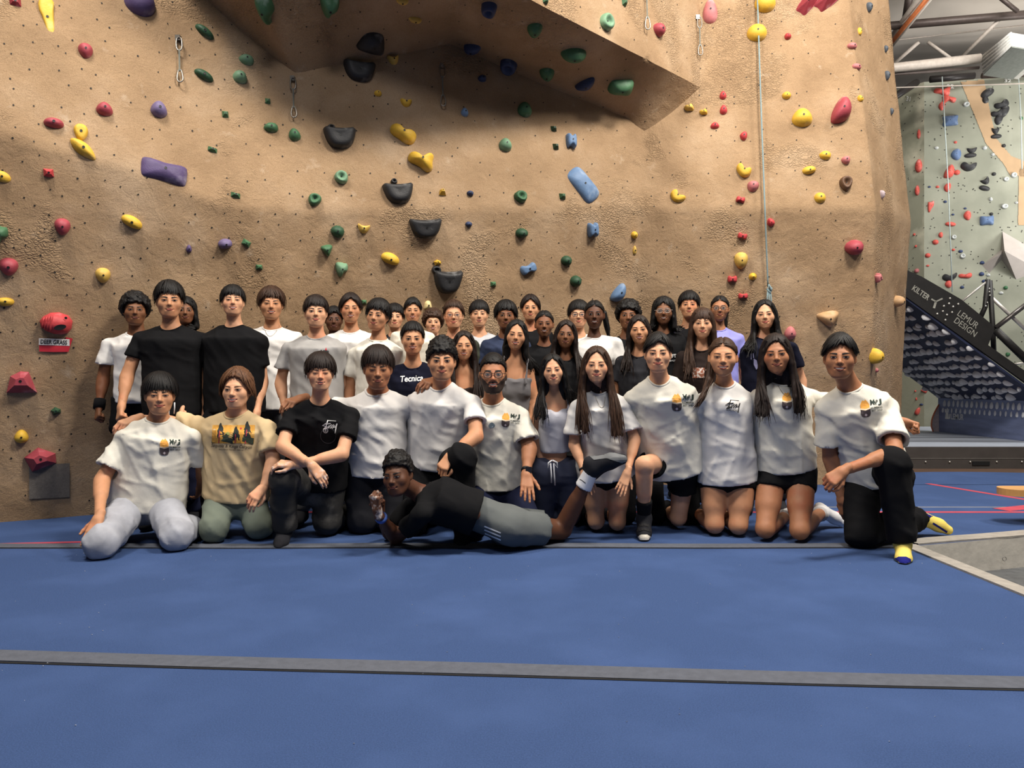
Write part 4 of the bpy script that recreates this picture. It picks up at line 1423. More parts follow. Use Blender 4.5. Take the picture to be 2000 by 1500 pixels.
# --- standing, left
add('P1', 'person in plain white t-shirt with black wrist guard, standing leftmost against the wall', 264, 569, 635, 5.12, 'e', 'curly', sex='m',
    J={'SL': (212, 672, 5.14), 'SR': (292, 672, 5.17), 'EL': (201, 742, 5.14), 'WL': (194, 792, 5.06)}, hands={'L': {'kind': 'fist'}}, eye=.75, shirt=('white', 'tee'), pants=('black', 'short'), hem=1.0, sleeve=.55)
add('P2', 'person in tight black t-shirt and navy trousers with white drawstring, standing upright, arms down', 331, 547, 621, 4.88, 'c', 'wavytop',
    J={'SL': (274, 660, 4.88), 'SR': (388, 660, 4.95), 'EL': (248, 735, 4.84), 'WL': (238, 790, 4.74), 'ER': (402, 738, 5.05), 'WR': (402, 790, 5.0)}, hands={'L': {'kind': 'fist'}}, eye=.85, brow=1.4, shirt=('black', 'tee'), pants=('navy', 'long'), sleeve=.5, loose=.7)
add('P2b', 'person almost hidden behind the one in tight black t-shirt, dark top', 362, 578, 632, 5.27, 'e', 'wavylong', res=B, shirt=('black', 'tee'), fall=[(1, (366, 645, 5.27), 5)])
add('P3', 'person in loose black t-shirt and shorts, standing with fists down by the sides', 455, 555, 618, 4.95, 'b', 'fringe', expr='t', eye=.55, pitch=-.10,
    J={'SL': (392, 668, 4.98), 'SR': (506, 668, 4.98), 'EL': (373, 738, 4.98), 'WL': (358, 788, 4.86), 'ER': (513, 745, 5.0), 'WR': (503, 800, 4.9), 'KL': (384, 905, 4.93), 'AL': (372, 1003, 4.97)},
    hands={'L': {'kind': 'fist'}, 'R': {'kind': 'fist'}}, shirt=('black', 'tee'), pants=('black', 'short'), sleeve=.6, sock=('lightgrey', .32), wide=1.1)
add('P4', 'person in plain white t-shirt with thin necklace and grey trousers, standing behind two black t-shirts', 530, 558, 624, 5.45, 'c', 'messy', 'brown', expr='t', eye=.5, shirt=('white', 'tee'), pants=('greypants', 'long'), res=1.15)
add('P5', 'person in grey t-shirt with small chest logo, standing behind the kneeling one in black', 617, 575, 640, 4.95, 'b', 'fringe', 'dark', eye=.8, pitch=-.06,
    J={'SL': (562, 680, 4.98), 'SR': (660, 680, 5.0), 'EL': (548, 748, 5.0), 'WL': (556, 795, 4.95), 'ER': (672, 750, 5.05), 'WR': (668, 800, 5.05)}, shirt=('grey', 'tee'), pants=('greypants', 'long'))
add('P5b', 'person whose face peeks between the grey t-shirt and a white t-shirt at the back', 652, 597, 648, 5.8, 'f', 'side', expr='s', res=B, shirt=('charcoal', 'tee'))
add('P6', 'person in plain white t-shirt, standing tall in the back row, left of centre', 685, 571, 630, 5.4, 'c', 'middle', 'dark', expr='t', eye=.4, shirt=('white', 'tee'), res=1.15)
add('P7', 'person in off-white t-shirt, head tilted, standing behind the kneeling one in plain white', 738, 582, 645, 4.98, 'c', 'messy', 'black', expr='s', eye=.7, roll=.10, yaw=-.12,
    J={'SL': (692, 690, 5.02), 'SR': (772, 688, 5.05)}, shirt=('offwhite', 'tee'))
add('P8', 'person half hidden in the back row behind the off-white t-shirt', 771, 592, 642, 5.85, 'b', 'messy', expr='s', res=B, shirt=('charcoal', 'tee'))
add('P9', 'person in cream t-shirt, standing behind the one in navy lettered t-shirt', 806, 580, 630, 5.55, 'c', 'side', expr='t', eye=.5, shirt=('cream', 'tee'), res=1.15)
add('P10', 'person in navy t-shirt with white lettering, crouching between two kneeling white t-shirts', 806, 627, 692, 4.88, 'c', 'flat', expr='t', pose='kneel',
    J={'HC': (806, 880, 5.0)}, shirt=('darknavy', 'tee'), pants=('black', 'long'))
add('P11', 'person in white top at the very back, just below a pale cream hold', 846, 602, 652, 6.0, 'b', 'curly', 'brown', expr='t', res=B, shirt=('white', 'tee'))
add('P12', 'person in olive t-shirt wearing thin glasses, standing in the back row', 886, 585, 642, 5.7, 'b', 'short', 'brown', expr='n', glasses='gold', shirt=('olive', 'tee'), res=1.15)
add('P13', 'person in light grey t-shirt standing at the very back, near centre', 936, 585, 638, 6.15, 'b', 'fringe', expr='o', eye=.5, shirt=('lightgrey', 'tee'), res=B)
add('P14', 'person in dark blue t-shirt, standing behind the one in grey strappy top', 988, 585, 643, 5.7, 'e', 'messy', expr='s', shirt=('bluegrey', 'tee'), res=1.15)
add('P15', 'person in black top, standing tallest at the back centre', 1036, 574, 626, 6.2, 'c', 'middle', 'dark', shirt=('black', 'tee'), res=B)
add('P17', 'person in low-cut dark top, kneeling between two white t-shirts left of centre', 906, 645, 703, 4.98, 'c', 'long', 'dark', 'f', expr='t', eye=.6, pose='kneel', J={'HC': (906, 900, 5.05)}, shirt=('brownblack', 'tank'),
    fall=[(-1, (885, 800, 4.9), 5), (1, (938, 800, 4.9), 6)])
add('P16', 'person in grey strappy top, kneeling behind the one in dark glasses', 1008, 623, 683, 4.95, 'c', 'long', 'black', 'f', expr='t', eye=.6, roll=.10, pose='kneel',
    J={'SL': (962, 724, 5.0), 'SR': (1034, 722, 5.0), 'ER': (1046, 785, 5.0), 'WR': (1030, 830, 4.95), 'HC': (1000, 880, 5.05)}, shirt=('tankgrey', 'tank'), fall=[(1, (1046, 738, 5.02), 7)])
add('P18', 'person in black top standing between the grey strappy top and a loose white t-shirt', 1063, 605, 659, 5.35, 'e', 'pulled', 'black', 'f', expr='t', eye=.6, shirt=('black', 'tee'), res=1.1)
add('P19', 'person in dark top, kneeling in the second row behind the pale crop top', 1105, 624, 680, 5.05, 'e', 'long', 'dark', 'f', expr='s', pose='kneel', roll=.06, J={'HC': (1105, 880, 5.1)}, shirt=('black', 'tee'), fall=[(-1, (1078, 735, 4.98), 6), (1, (1140, 745, 4.98), 7)])
add('P20', 'person in white t-shirt and glasses at the very back, half hidden by another white t-shirt', 1130, 585, 640, 6.2, 'b', 'messy', 'black', expr='n', glasses='black', shirt=('white', 'tee'), res=B)
add('P21', 'person in loose white t-shirt, standing right of centre above the kneeling row', 1161, 585, 642, 5.5, 'f', 'pulled', 'black', 'f', expr='t', shirt=('white', 'tee'), J={'SL': (1142, 672, 5.52), 'SR': (1204, 668, 5.52)},
    tail=[(1180, 612, 5.60), (1187, 640, 5.60), (1190, 668, 5.60)], res=1.1)
add('P22', 'person in black t-shirt at the very back, below the light blue half-dome hold', 1227, 584, 643, 6.35, 'e', 'curly', 'black', shirt=('black', 'tee'), res=B)
add('P23', 'person in faded black t-shirt, kneeling directly behind the white t-shirts, right of centre', 1248, 614, 672, 5.05, 'c', 'longside', 'dark', 'f', expr='t', eye=.7, pose='kneel', roll=-.05, J={'HC': (1248, 880, 5.1)}, shirt=('charcoal', 'tee'), fall=[(-1, (1222, 735, 4.98), 6), (1, (1275, 735, 4.98), 7)])
add('P24', 'person in black t-shirt with white lettering and clear round glasses, standing at the back', 1296, 578, 634, 5.7, 'e', 'wavylong', 'black', 'f', expr='t', glasses='clear', shirt=('black', 'tee'), fall=[(-1, (1268, 642, 5.72), 5), (1, (1326, 650, 5.72), 6)], res=1.1)
add('P25', 'person in black t-shirt standing rear right, between two people wearing glasses', 1346, 567, 622, 6.2, 'c', 'wavytop', 'black', eye=.7, pitch=-.08, shirt=('black', 'tee'), res=B)
add('P26', 'person in dark t-shirt with rust-coloured print, kneeling in the second row', 1372, 600, 661, 5.08, 'b', 'longbang', 'brown', 'f', expr='s', eye=.8, pose='kneel', J={'HC': (1372, 880, 5.1)}, shirt=('brownblack', 'tee'), fall=[(-1, (1345, 738, 5.0), 6), (1, (1402, 720, 5.0), 6)])
add('P27', 'person in lilac t-shirt wearing dark round glasses, standing at the back right', 1406, 576, 627, 6.0, 'd', 'pulled', 'black', 'f', expr='s', glasses='black', shirt=('lilac', 'tee'), J={'SR': (1443, 660, 6.02)}, tail=[(1418, 600, 6.1), (1417, 625, 6.1), (1415, 650, 6.08)], res=1.1)
add('P28', 'person in navy print t-shirt, standing rightmost of the back row', 1494, 584, 643, 5.4, 'b', 'long', 'black', 'f', expr='s', eye=.7, roll=-.05, J={'SL': (1466, 682, 5.42), 'SR': (1546, 676, 5.45), 'EL': (1456, 748, 5.45), 'WL': (1462, 800, 5.4), 'ER': (1566, 742, 5.5)},
    shirt=('darknavy', 'tee'), fall=[(-1, (1462, 690, 5.32), 8), (1, (1530, 690, 5.32), 7)])
# --- front row, kneeling
add('F1', 'person in white t-shirt with club emblem and light grey sweatpants, kneeling leftmost, hand on knee', 312, 726, 808, 4.42, 'c', 'bowl', expr='s', eye=.6,
    J={'Nk': (311, 828, 4.46), 'SL': (247, 852, 4.44), 'SR': (372, 852, 4.5), 'EL': (199, 938, 4.34), 'WL': (194, 1008, 4.10), 'ER': (398, 915, 4.66), 'WR': (392, 950, 4.80), 'HC': (288, 985, 4.52),
       'KL': GK(186, 1096), 'KR': GK(335, 1080), 'AL': Vector((-2.42, 4.50, 0.07)), 'AR': Vector((-1.98, 4.58, 0.07))}, pose='kneel',
    hands={'L': {'kind': 'flat', 'dir': tuple(W(166, 1072, 3.97) - W(194, 1008, 4.10)), 'back': (0, -.75, .65)}}, shirt=('offwhite', 'tee'), pants=('sweat', 'long'), bag=1.18, loose=1.7, sleeve=.72, shoes='black', hem=1.02)
add('F2', 'person in beige national park t-shirt and sage trousers, kneeling with an arm around the neighbour', 463, 716, 796, 4.5, 'b', 'curtain', 'light', expr='t', yaw=.06,
    J={'Nk': (463, 815, 4.55), 'SL': (408, 833, 4.58), 'SR': (525, 834, 4.52), 'EL': (335, 826, 4.72), 'WL': (268, 817, 4.50), 'ER': (534, 905, 4.46), 'WR': (515, 952, 4.36), 'HC': (460, 975, 4.62),
       'KL': GK(410, 1064), 'KR': GK(500, 1058), 'AL': Vector((-1.90, 4.80, 0.07)), 'AR': Vector((-1.60, 4.82, 0.07))}, pose='kneel',
    hands={'L': {'kind': 'drape', 'dir': tuple(W(216, 836, 4.36) - W(268, 817, 4.50)), 'back': (-.1, -.65, .75)}, 'R': {'kind': 'drape', 'dir': tuple(W(490, 978, 4.26) - W(515, 952, 4.36)), 'back': (.2, -.7, .6)}},
    shirt=('beige', 'tee'), pants=('sage', 'long'), bag=1.1, loose=1.3, sleeve=.66, hem=.98)
add('F3', 'person in black t-shirt with white script logo, kneeling on one knee with forearms crossed', 626, 687, 762, 4.45, 'b', 'bowl', 'dark', expr='o', eye=.3,
    J={'Nk': (626, 790, 4.5), 'SL': (570, 808, 4.48), 'SR': (688, 808, 4.52), 'EL': (552, 872, 4.34), 'WL': (606, 906, 4.20), 'ER': (668, 888, 4.36), 'WR': (578, 908, 4.27), 'HC': (618, 950, 4.62),
       'KL': (555, 932, 4.32), 'AL': (556, 1035, 4.44), 'FL': (545, 1058, 4.3), 'KR': GK(634, 1050), 'AR': Vector((-1.12, 5.05, 0.07))}, pose='kneel',
    hands={'L': {'kind': 'relax', 'chalk': 1, 'dir': tuple(W(646, 950, 4.18) - W(606, 906, 4.20)), 'back': (.3, -.8, .4)}, 'R': {'kind': 'drape', 'chalk': 1, 'dir': tuple(W(538, 905, 4.25) - W(578, 908, 4.27)), 'back': (0, -.5, .85)}},
    shirt=('black', 'tee'), pants=('washed', 'long'), bag=1.22, sleeve=.6, hem=1.0)
add('F4', 'person in plain white t-shirt, kneeling upright with head bowed, arms around both neighbours', 738, 667, 757, 4.62, 'd', 'fringe', 'dark', expr='n', eye=.35, pitch=.10, hs=1.04,
    J={'Nk': (738, 776, 4.70), 'SL': (690, 792, 4.7), 'SR': (793, 790, 4.72), 'EL': (630, 800, 4.78), 'WL': (592, 778, 4.56), 'ER': (828, 828, 4.92), 'WR': (812, 850, 4.86), 'HC': (735, 905, 4.76),
       'KL': GK(704, 1045), 'KR': GK(764, 1044)}, pose='kneel',
    hands={'L': {'kind': 'drape', 'dir': tuple(W(546, 792, 4.40) - W(592, 778, 4.56)), 'back': (-.1, -.65, .75)}}, shirt=('white', 'tee'), pants=('charcoal', 'long'), bag=1.2, loose=1.3, hem=1.12)
add('F5', 'person in creased white t-shirt and black trousers, kneeling on one knee behind the lying one', 863, 657, 742, 4.6, 'c', 'curlytop', 'black', expr='s', brow=1.4,
    J={'Nk': (863, 762, 4.68), 'SL': (812, 784, 4.72), 'SR': (924, 784, 4.62), 'ER': (930, 852, 4.5), 'WR': (882, 888, 4.36), 'EL': (768, 850, 4.98), 'WL': (716, 858, 4.88), 'HC': (852, 912, 4.8),
       'KR': (902, 895, 4.36), 'AR': (902, 1030, 4.52), 'FR': (902, 1050, 4.40), 'KL': Vector((-.62, 4.68, .085))}, pose='kneel',
    hands={'R': {'kind': 'hook', 'dir': tuple(W(858, 922, 4.29) - W(882, 888, 4.36)), 'back': (-.3, -.85, .3)}, 'L': {'kind': 'relax', 'dir': (-.2, -.25, -.9)}}, shirt=('white', 'tee'), pants=('black', 'long'), bag=1.12, loose=1.2, hem=.98)
add('F6', 'person in white t-shirt with club emblem, dark glasses and wristwatch, kneeling, hand on thigh', 963, 688, 768, 4.62, 'd', 'curlshort', 'black', expr='t', glasses='black', brow=1.5, beard='full',
    J={'Nk': (963, 790, 4.70), 'SL': (915, 812, 4.75), 'SR': (1016, 812, 4.68), 'EL': (900, 778, 4.92), 'WL': (856, 742, 4.74), 'ER': (1034, 876, 4.6), 'WR': (1028, 922, 4.48), 'HC': (972, 955, 4.80),
       'KL': Vector((-.24, 4.52, .085)), 'KR': Vector((.12, 4.52, .085)), 'AL': Vector((-.18, 4.95, .07)), 'AR': Vector((.06, 4.95, .07))}, pose='kneel',
    hands={'L': {'kind': 'drape', 'dir': tuple(W(806, 754, 4.58) - W(856, 742, 4.74)), 'back': (-.1, -.65, .75)}, 'R': {'kind': 'flat', 'dir': tuple(W(1030, 965, 4.38) - W(1028, 922, 4.48)), 'back': (.1, -.85, .5)}},
    shirt=('offwhite', 'tee'), pants=('navy', 'long'), loose=1.3, hem=.96, sleeve=.75)
add('F7', 'person in pale strappy crop top and slate drawstring sweatpants, kneeling', 1080, 690, 752, 4.65, 'b', 'long', 'black', 'f', expr='s', roll=-.08, eye=.7,
    J={'Nk': (1082, 774, 4.70), 'SL': (1050, 793, 4.7), 'SR': (1120, 793, 4.74), 'EL': (1046, 855, 4.78), 'WL': (1058, 905, 4.74), 'ER': (1130, 850, 4.86), 'WR': (1120, 900, 4.88), 'HC': (1086, 918, 4.78),
       'KL': GK(1060, 1034), 'KR': GK(1112, 1034)}, pose='kneel', shirt=('tankpale', 'tank'), pants=('slate', 'long'), hem=.76, waist=.90, bag=1.2, fall=[(-1, (1056, 828, 4.56), 6), (1, (1118, 790, 4.70), 6)])
add('F8', 'person in white t-shirt with thin necklace and black shorts, kneeling, hands on thighs', 1165, 675, 747, 4.55, 'b', 'long', 'brown', 'f', expr='s', eye=.6,
    J={'Nk': (1168, 770, 4.62), 'SL': (1126, 792, 4.62), 'SR': (1216, 792, 4.62), 'EL': (1121, 868, 4.62), 'WL': (1140, 918, 4.54), 'ER': (1240, 858, 4.58), 'WR': (1226, 920, 4.48), 'HC': (1182, 920, 4.74),
       'KL': GK(1166, 1043, .05, .072), 'KR': GK(1208, 1045, .05, .072)}, pose='kneel',
    hands={'L': {'kind': 'flat', 'dir': tuple(W(1164, 975, 4.44) - W(1140, 918, 4.54)), 'back': (.1, -.9, .3)}, 'R': {'kind': 'flat', 'dir': tuple(W(1210, 965, 4.42) - W(1226, 920, 4.48)), 'back': (.1, -.9, .3)}},
    shirt=('white', 'tee'), pants=('black', 'short'), shortlen=.22, loose=1.7, sleeve=.74, hem=1.05, fall=[(-1, (1140, 852, 4.46), 7), (1, (1206, 858, 4.46), 8)])
add('F9', 'person in white t-shirt with club emblem and black shorts, on one knee, grey climbing shoe', 1285, 648, 726, 4.5, 'b', 'side', 'black', expr='s', eye=.6,
    J={'Nk': (1286, 748, 4.57), 'SL': (1234, 776, 4.62), 'SR': (1346, 774, 4.6), 'EL': (1216, 846, 4.80), 'WL': (1200, 885, 4.92), 'ER': (1384, 836, 4.84), 'WR': (1390, 875, 4.92), 'HC': (1312, 905, 4.74),
       'KL': (1258, 908, 4.46), 'AL': (1258, 1012, 4.62), 'FL': (1258, 1046, 4.46), 'KR': GK(1328, 1038, .05, .08)}, pose='kneel',
    shirt=('offwhite', 'tee'), pants=('black', 'short'), shortlen=.5, shoes='grey', sock=('black', .35), loose=1.4, hem=1.08)
add('F10', 'person in white t-shirt with black script logo and black shorts, kneeling upright', 1412, 657, 734, 4.55, 'c', 'pulled', 'brown', 'f', expr='t', eye=.6,
    J={'Nk': (1414, 756, 4.62), 'SL': (1372, 780, 4.64), 'SR': (1462, 780, 4.64), 'EL': (1358, 846, 4.74), 'WL': (1345, 885, 4.9), 'ER': (1484, 838, 4.8), 'WR': (1500, 885, 4.92), 'HC': (1421, 925, 4.70),
       'KL': GK(1400, 1050, .05, .072), 'KR': GK(1447, 1052, .05, .072)}, pose='kneel', shirt=('white', 'tee'), pants=('black', 'short'), shortlen=.30, loose=1.4, sleeve=.72, hem=1.07,
    tail=[(1388, 712, 4.60), (1384, 742, 4.52), (1372, 775, 4.46), (1360, 795, 4.45)], facex=1.04)
add('F11', 'person in white t-shirt with club emblem and black shorts, white socks, kneeling second from right', 1516, 650, 729, 4.5, 'd', 'longside', 'dark', 'f', expr='s', eye=.7, roll=-.06,
    J={'Nk': (1522, 752, 4.57), 'SL': (1480, 775, 4.6), 'SR': (1584, 773, 4.6), 'EL': (1468, 846, 4.8), 'WL': (1450, 885, 4.92), 'ER': (1688, 806, 4.76), 'WR': (1762, 822, 4.62), 'HC': (1536, 920, 4.66),
       'KL': GK(1500, 1061, .05, .076), 'KR': GK(1568, 1064, .05, .076), 'AL': (1535, 1008, 4.92), 'AR': (1606, 1000, 4.86), 'FR': (1650, 1030, 4.88)}, pose='kneel',
    hands={'R': {'kind': 'fist', 'dir': (.9, -.4, -.35), 'back': (0, .5, .8)}}, shirt=('offwhite', 'tee'), pants=('black', 'short'), shortlen=.34, shoes=None, sock=('whitesock', .12), loose=1.4, hem=.98, bag=1.0, fall=[(-1, (1490, 820, 4.42), 7), (1, (1560, 812, 4.42), 8)])
add('F12', 'person in white t-shirt with club emblem, black trousers and yellow socks, on one knee rightmost', 1640, 649, 738, 4.25, 'd', 'side', 'black', expr='t', brow=1.3,
    J={'Nk': (1654, 764, 4.32), 'SL': (1612, 796, 4.38), 'SR': (1736, 798, 4.30), 'ER': (1748, 884, 4.10), 'WR': (1650, 918, 3.95), 'EL': (1622, 892, 4.44), 'WL': (1643, 970, 4.44), 'HC': (1712, 935, 4.46),
       'KR': (1742, 904, 4.06), 'AR': (1763, 1062, 4.07), 'FR': (1763, 1096, 3.88), 'KL': GK(1690, 1073, .05, .085), 'AL': (1795, 1012, 4.62), 'FL': (1862, 1046, 4.60)}, pose='kneel',
    hands={'R': {'kind': 'hook', 'dir': tuple(W(1608, 948, 3.92) - W(1650, 918, 3.95)), 'back': (-.2, -.8, .5)}, 'L': {'kind': 'relax', 'back': (-.8, -.5, 0)}}, shirt=('offwhite', 'tee'), pants=('black', 'long'), shoes=None, sock=('yellowsock', .25), bag=1.15, loose=1.6, sleeve=.72, hem=.98)
# --- lying in front, propped on the elbows
add('L1', 'person in black t-shirt and grey shorts with white stripes, lying in front propped on elbows', 777, 880, 965, 4.15, 'f', 'afrofade', 'black', expr='s', eye=.7, yaw=-.25, roll=-.12,
    J={'Nk': (812, 972, 4.26), 'SL': (800, 985, 4.44), 'SR': (828, 1000, 4.08), 'ER': G(772, 1068) + Vector((0, .03, .045)), 'WR': (738, 1002, 4.06), 'EL': Vector((-.74, 4.50, .045)), 'WL': (742, 1005, 4.36),
       'HC': (985, 1022, 4.30), 'HR': (992, 1030, 4.20), 'HL': (992, 1022, 4.40), 'KR': G(1096, 1062) + Vector((0, .04, .07)), 'AR': (1158, 914, 4.34), 'FR': (1232, 905, 4.28), 'KL': Vector((.31, 4.50, .07)), 'AL': (1156, 920, 4.48), 'FL': (1216, 908, 4.45)}, pose='kneel',
    hands={'R': {'kind': 'fist', 'chalk': 1, 'dir': (-.15, -.2, .9), 'back': (-.6, -.8, 0)}, 'L': {'kind': 'fist', 'dir': (0, -.2, .9), 'back': (.2, .8, .2)}}, shirt=('black', 'tee'), pants=('shortgrey', 'short'), shortlen=.62, sleeve=.55, hem=.68, waist=.62, shoes='grey', sock=('whitesock', .30), bag=1.1, key_up=False)
# ------------------------------------------------------------------ prints, logos and small worn things
def font_mesh(txt, bold=0.0, shear=0.0):
    cu = bpy.data.curves.new('lettering', 'FONT')
    cu.body = txt
    cu.resolution_u = 3
    cu.offset = bold
    cu.shear = shear
    cu.align_x = 'CENTER'; cu.align_y = 'CENTER'
    ob = bpy.data.objects.new('lettering', cu)
    COL.objects.link(ob)
    dg = bpy.context.evaluated_depsgraph_get()
    me = bpy.data.meshes.new_from_object(ob.evaluated_get(dg))
    V = np.array([v.co[:2] for v in me.vertices]); F = [tuple(p.vertices) for p in me.polygons]
    bpy.data.objects.remove(ob); bpy.data.curves.remove(cu); bpy.data.meshes.remove(me)
    return V, F

def text_px(txt, cu, cv, w, h, rot=0.0, bold=0.0, shear=0.0):
    """lettering as pixel-space polygons centred on (cu, cv), w x h pixels"""
    V, F = font_mesh(txt, bold, shear)
    V = V - (V.min(0) + V.max(0)) / 2
    V = V / (V.max(0) - V.min(0)) * np.array([w, h])
    c, s_ = math.cos(rot), math.sin(rot)
    P = np.stack([cu + V[:, 0] * c + V[:, 1] * s_, cv + V[:, 0] * s_ - V[:, 1] * c], 1)
    return P, F

def poly_px(pts, sub=0):
    P = np.array(pts, dtype=float)
    n = len(P)
    c = P.mean(0)
    V = np.concatenate([P, [c], (P + c) / 2])
    F = []
    for i in range(n):
        k = (i + 1) % n
        F += [(i, k, n + 1 + k, n + 1 + i), (n + 1 + i, n + 1 + k, n)]
    return V, F

def blob_px(poly, step=1.5):
    P = np.array(poly, dtype=float)
    lo, hi = P.min(0), P.max(0)
    nx_, ny_ = int((hi[0] - lo[0]) / step) + 1, int((hi[1] - lo[1]) / step) + 1
    V, F = rect_px(lo[0], lo[1], hi[0], hi[1], max(nx_, ny_))
    def inside(x, y):
        c = False
        for i in range(len(P)):
            (x0, y0), (x1, y1) = P[i - 1], P[i]
            if (y0 > y) != (y1 > y) and x < (x1 - x0) * (y - y0) / (y1 - y0) + x0: c = not c
        return c
    return V, [f for f in F if inside(*V[list(f)].mean(0))]

def rect_px(u0, v0, u1, v1, n=8, skew=0.0):
    V, F = [], []
    for j in range(n + 1):
        for i in range(n + 1):
            V.append((u0 + (u1 - u0) * i / n + skew * j / n, v0 + (v1 - v0) * j / n))
    for j in range(n):
        for i in range(n):
            a = j * (n + 1) + i
            F.append((a, a + 1, a + n + 2, a + n + 1))
    return np.array(V), F

def stroke_px(pts, w):
    P = np.array(pts, dtype=float)
    Q = [P[0]]
    for a, b in zip(P[:-1], P[1:]):
        m_ = max(1, int(np.linalg.norm(b - a) / 4.0))
        Q += [a + (b - a) * (i + 1) / m_ for i in range(m_)]
    P = np.array(Q)
    V, F = [], []
    n = len(P)
    for i in range(n):
        d = P[min(i + 1, n - 1)] - P[max(i - 1, 0)]
        d = d / (np.linalg.norm(d) + 1e-9)
        nn = np.array([-d[1], d[0]]) * w / 2
        V += [P[i] - nn, P[i] + nn]
    for i in range(n - 1):
        F.append((2 * i, 2 * i + 1, 2 * i + 3, 2 * i + 2))
    return np.array(V), F

def decal(name, me, parent, shapes, m, off=0.003, bv=None):
    """print on cloth: pixel-space shapes dropped on to the mesh along the line of sight, lifted by off"""
    bv = bv or bvh_of(me)
    V, F, b = [], [], 0
    for P, fs in shapes:
        hit = []
        for (u, v) in P:
            d = ray(u, v)
            h = bv.ray_cast(CAM, d)
            hit.append(None if h[0] is None else h[0] - d * off)
        for f in fs:
            if all(hit[i] is not None for i in f):
                ys = [hit[i].y for i in f]
                if max(ys) - min(ys) > 0.10: continue
                idx = []
                for i in f:
                    V.append(tuple(hit[i])); idx.append(b); b += 1
                F.append(tuple(idx))
    if not F: return None
    return link(name, mesh_np(name, V, F, m, smooth=True), parent)

ink_green = mat('ink_green_black', (34, 48, 42), rough=0.8)
ink_black = mat('ink_black', (22, 20, 22), rough=0.8)
ink_white = mat('ink_white', (232, 232, 230), rough=0.8)
ink_orange = mat('ink_orange', (226, 160, 72), rough=0.8, var=0.1, vscale=120)
ink_bag = mat('ink_bag', (74, 64, 66), rough=0.8)
ink_tan = mat('ink_tan', (222, 200, 170), rough=0.8)
ink_red = mat('ink_red', (196, 58, 70), rough=0.8)

def emblem(key, cu, cv, k=1.0, rot=0.0, flip=1.0):
    """club emblem: chalk bag with an orange top beside green letters (cu, cv = middle of the bag mouth)"""
    me, so = PP[key]['shirt_me'], PP[key]['shirt']
    bv = bvh_of(me)
    c, s_ = math.cos(rot), math.sin(rot)
    T = lambda P: [(cu + (x * c - y * s_) * k, cv + (x * s_ + y * c) * k) for x, y in P]
    top = [(-9, -1), (-9.5, -8), (-7, -13), (-4, -17), (-1, -15), (2, -18), (6, -13), (9, -7), (9, -1), (0, 1)]
    decal('emblem_top', me, so, [poly_px(T(top))], ink_orange, 0.003, bv)
    rim = [(-9.5, -1.5), (0, 1), (9.5, -1.5), (9.8, 1.5), (0, 4), (-9.8, 1.5)]
    decal('emblem_rim', me, so, [poly_px(T(rim))], ink_tan, 0.0036, bv)
    bag = [(-9.8, 1), (0, 3.4), (9.8, 1), (10, 10), (8, 15.5), (4, 17.5), (-4, 17.5), (-8, 15.5), (-10, 10)]
    decal('emblem_bag', me, so, [poly_px(T(bag))], ink_bag, 0.0034, bv)
    decal('emblem_diamond', me, so, [poly_px(T([(0, 10), (3, 13), (0, 16), (-3, 13)]))], mat('ink_pale', (196, 180, 184), rough=0.8), 0.0042, bv)
    sh = []
    for txt, x, y, w, h, b_ in (('M', 15.5, -11, 8.5, 11, .03), ('v', 22, -8.5, 5, 8, .03), ('o', 24.5, -12.5, 4, 5, .02), ('J', 30, -10, 7.5, 12, .03)):
        q = T([(x, y)])[0]
        sh.append(text_px(txt, q[0], q[1], w * k, h * k, rot, b_))
    for txt, x, y, w, h in (('CLIMBING', 22.5, 0.5, 23, 3.6), ('EST. 2023', 23, 6, 21, 3.2)):
        q = T([(x, y)])[0]
        sh.append(text_px(txt, q[0], q[1], w * k, h * k, rot, .02))
    decal('emblem_lettering', me, so, sh, ink_green, 0.0034, bv)
emblem('F1', 321, 873, 0.92)
emblem('F6', 988, 820, 0.80, .08)
emblem('F9', 1322, 786, 0.98)
emblem('F11', 1537, 783, 0.95)
emblem('F12', 1690, 798, 0.98, -.12)

def script_logo(key, cu, cv, k, m):
    """spiky hand-drawn script signature with a long tail"""
    me, so = PP[key]['shirt_me'], PP[key]['shirt']
    S = [[(-6, -5), (-15, 0), (-8, 2), (-13, 8), (-4, 5)], [(-4, -11), (-9, 8)], [(-9, -3), (2, -4)], [(-5, 2), (-6, 6), (-3, 5), (-1, 0)], [(-1, 0), (-2, 6)],
         [(4, -2), (1, 1), (4, 3), (1, 6)], [(8, -2), (5, 1), (8, 3), (5, 6)], [(9, -1), (9, 4), (12, 3), (14, -2)], [(15, -4), (13, 4), (11, 16)], [(0, -3), (1, -4)], [(-5, -10.5), (13, -9)]]
    sh = [stroke_px([(cu + x * k, cv + y * k) for x, y in s_], 2.0 * k if i != 10 else 0.8 * k) for i, s_ in enumerate(S)]
    decal('script_logo', me, so, sh, m)
script_logo('F3', 644, 831, 0.95, ink_white)
me3, so3 = PP['F3']['shirt_me'], PP['F3']['shirt']
ringpts = lambda cu, cv, r, a0=0, a1=2 * math.pi, n=24: [(cu + r * math.cos(a0 + (a1 - a0) * i / n), cv + r * math.sin(a0 + (a1 - a0) * i / n)) for i in range(n + 1)]
decal('ball_outline', me3, so3, [stroke_px(ringpts(641, 851, 15), .7)], mat('ink_dim', (84, 84, 88), rough=.8))
decal('ball_badge', me3, so3, [stroke_px(ringpts(636, 841, 4.3), 1.5), text_px('8', 636, 841, 3.4, 4.6)], mat('ink_grey', (170, 170, 172), rough=.8))
script_logo('F10', 1431, 791, 0.95, ink_black)
decal('logo_subline', PP['F10']['shirt_me'], PP['F10']['shirt'], [text_px('HONG KONG', 1430, 801, 23, 4.5, .08)], ink_black)

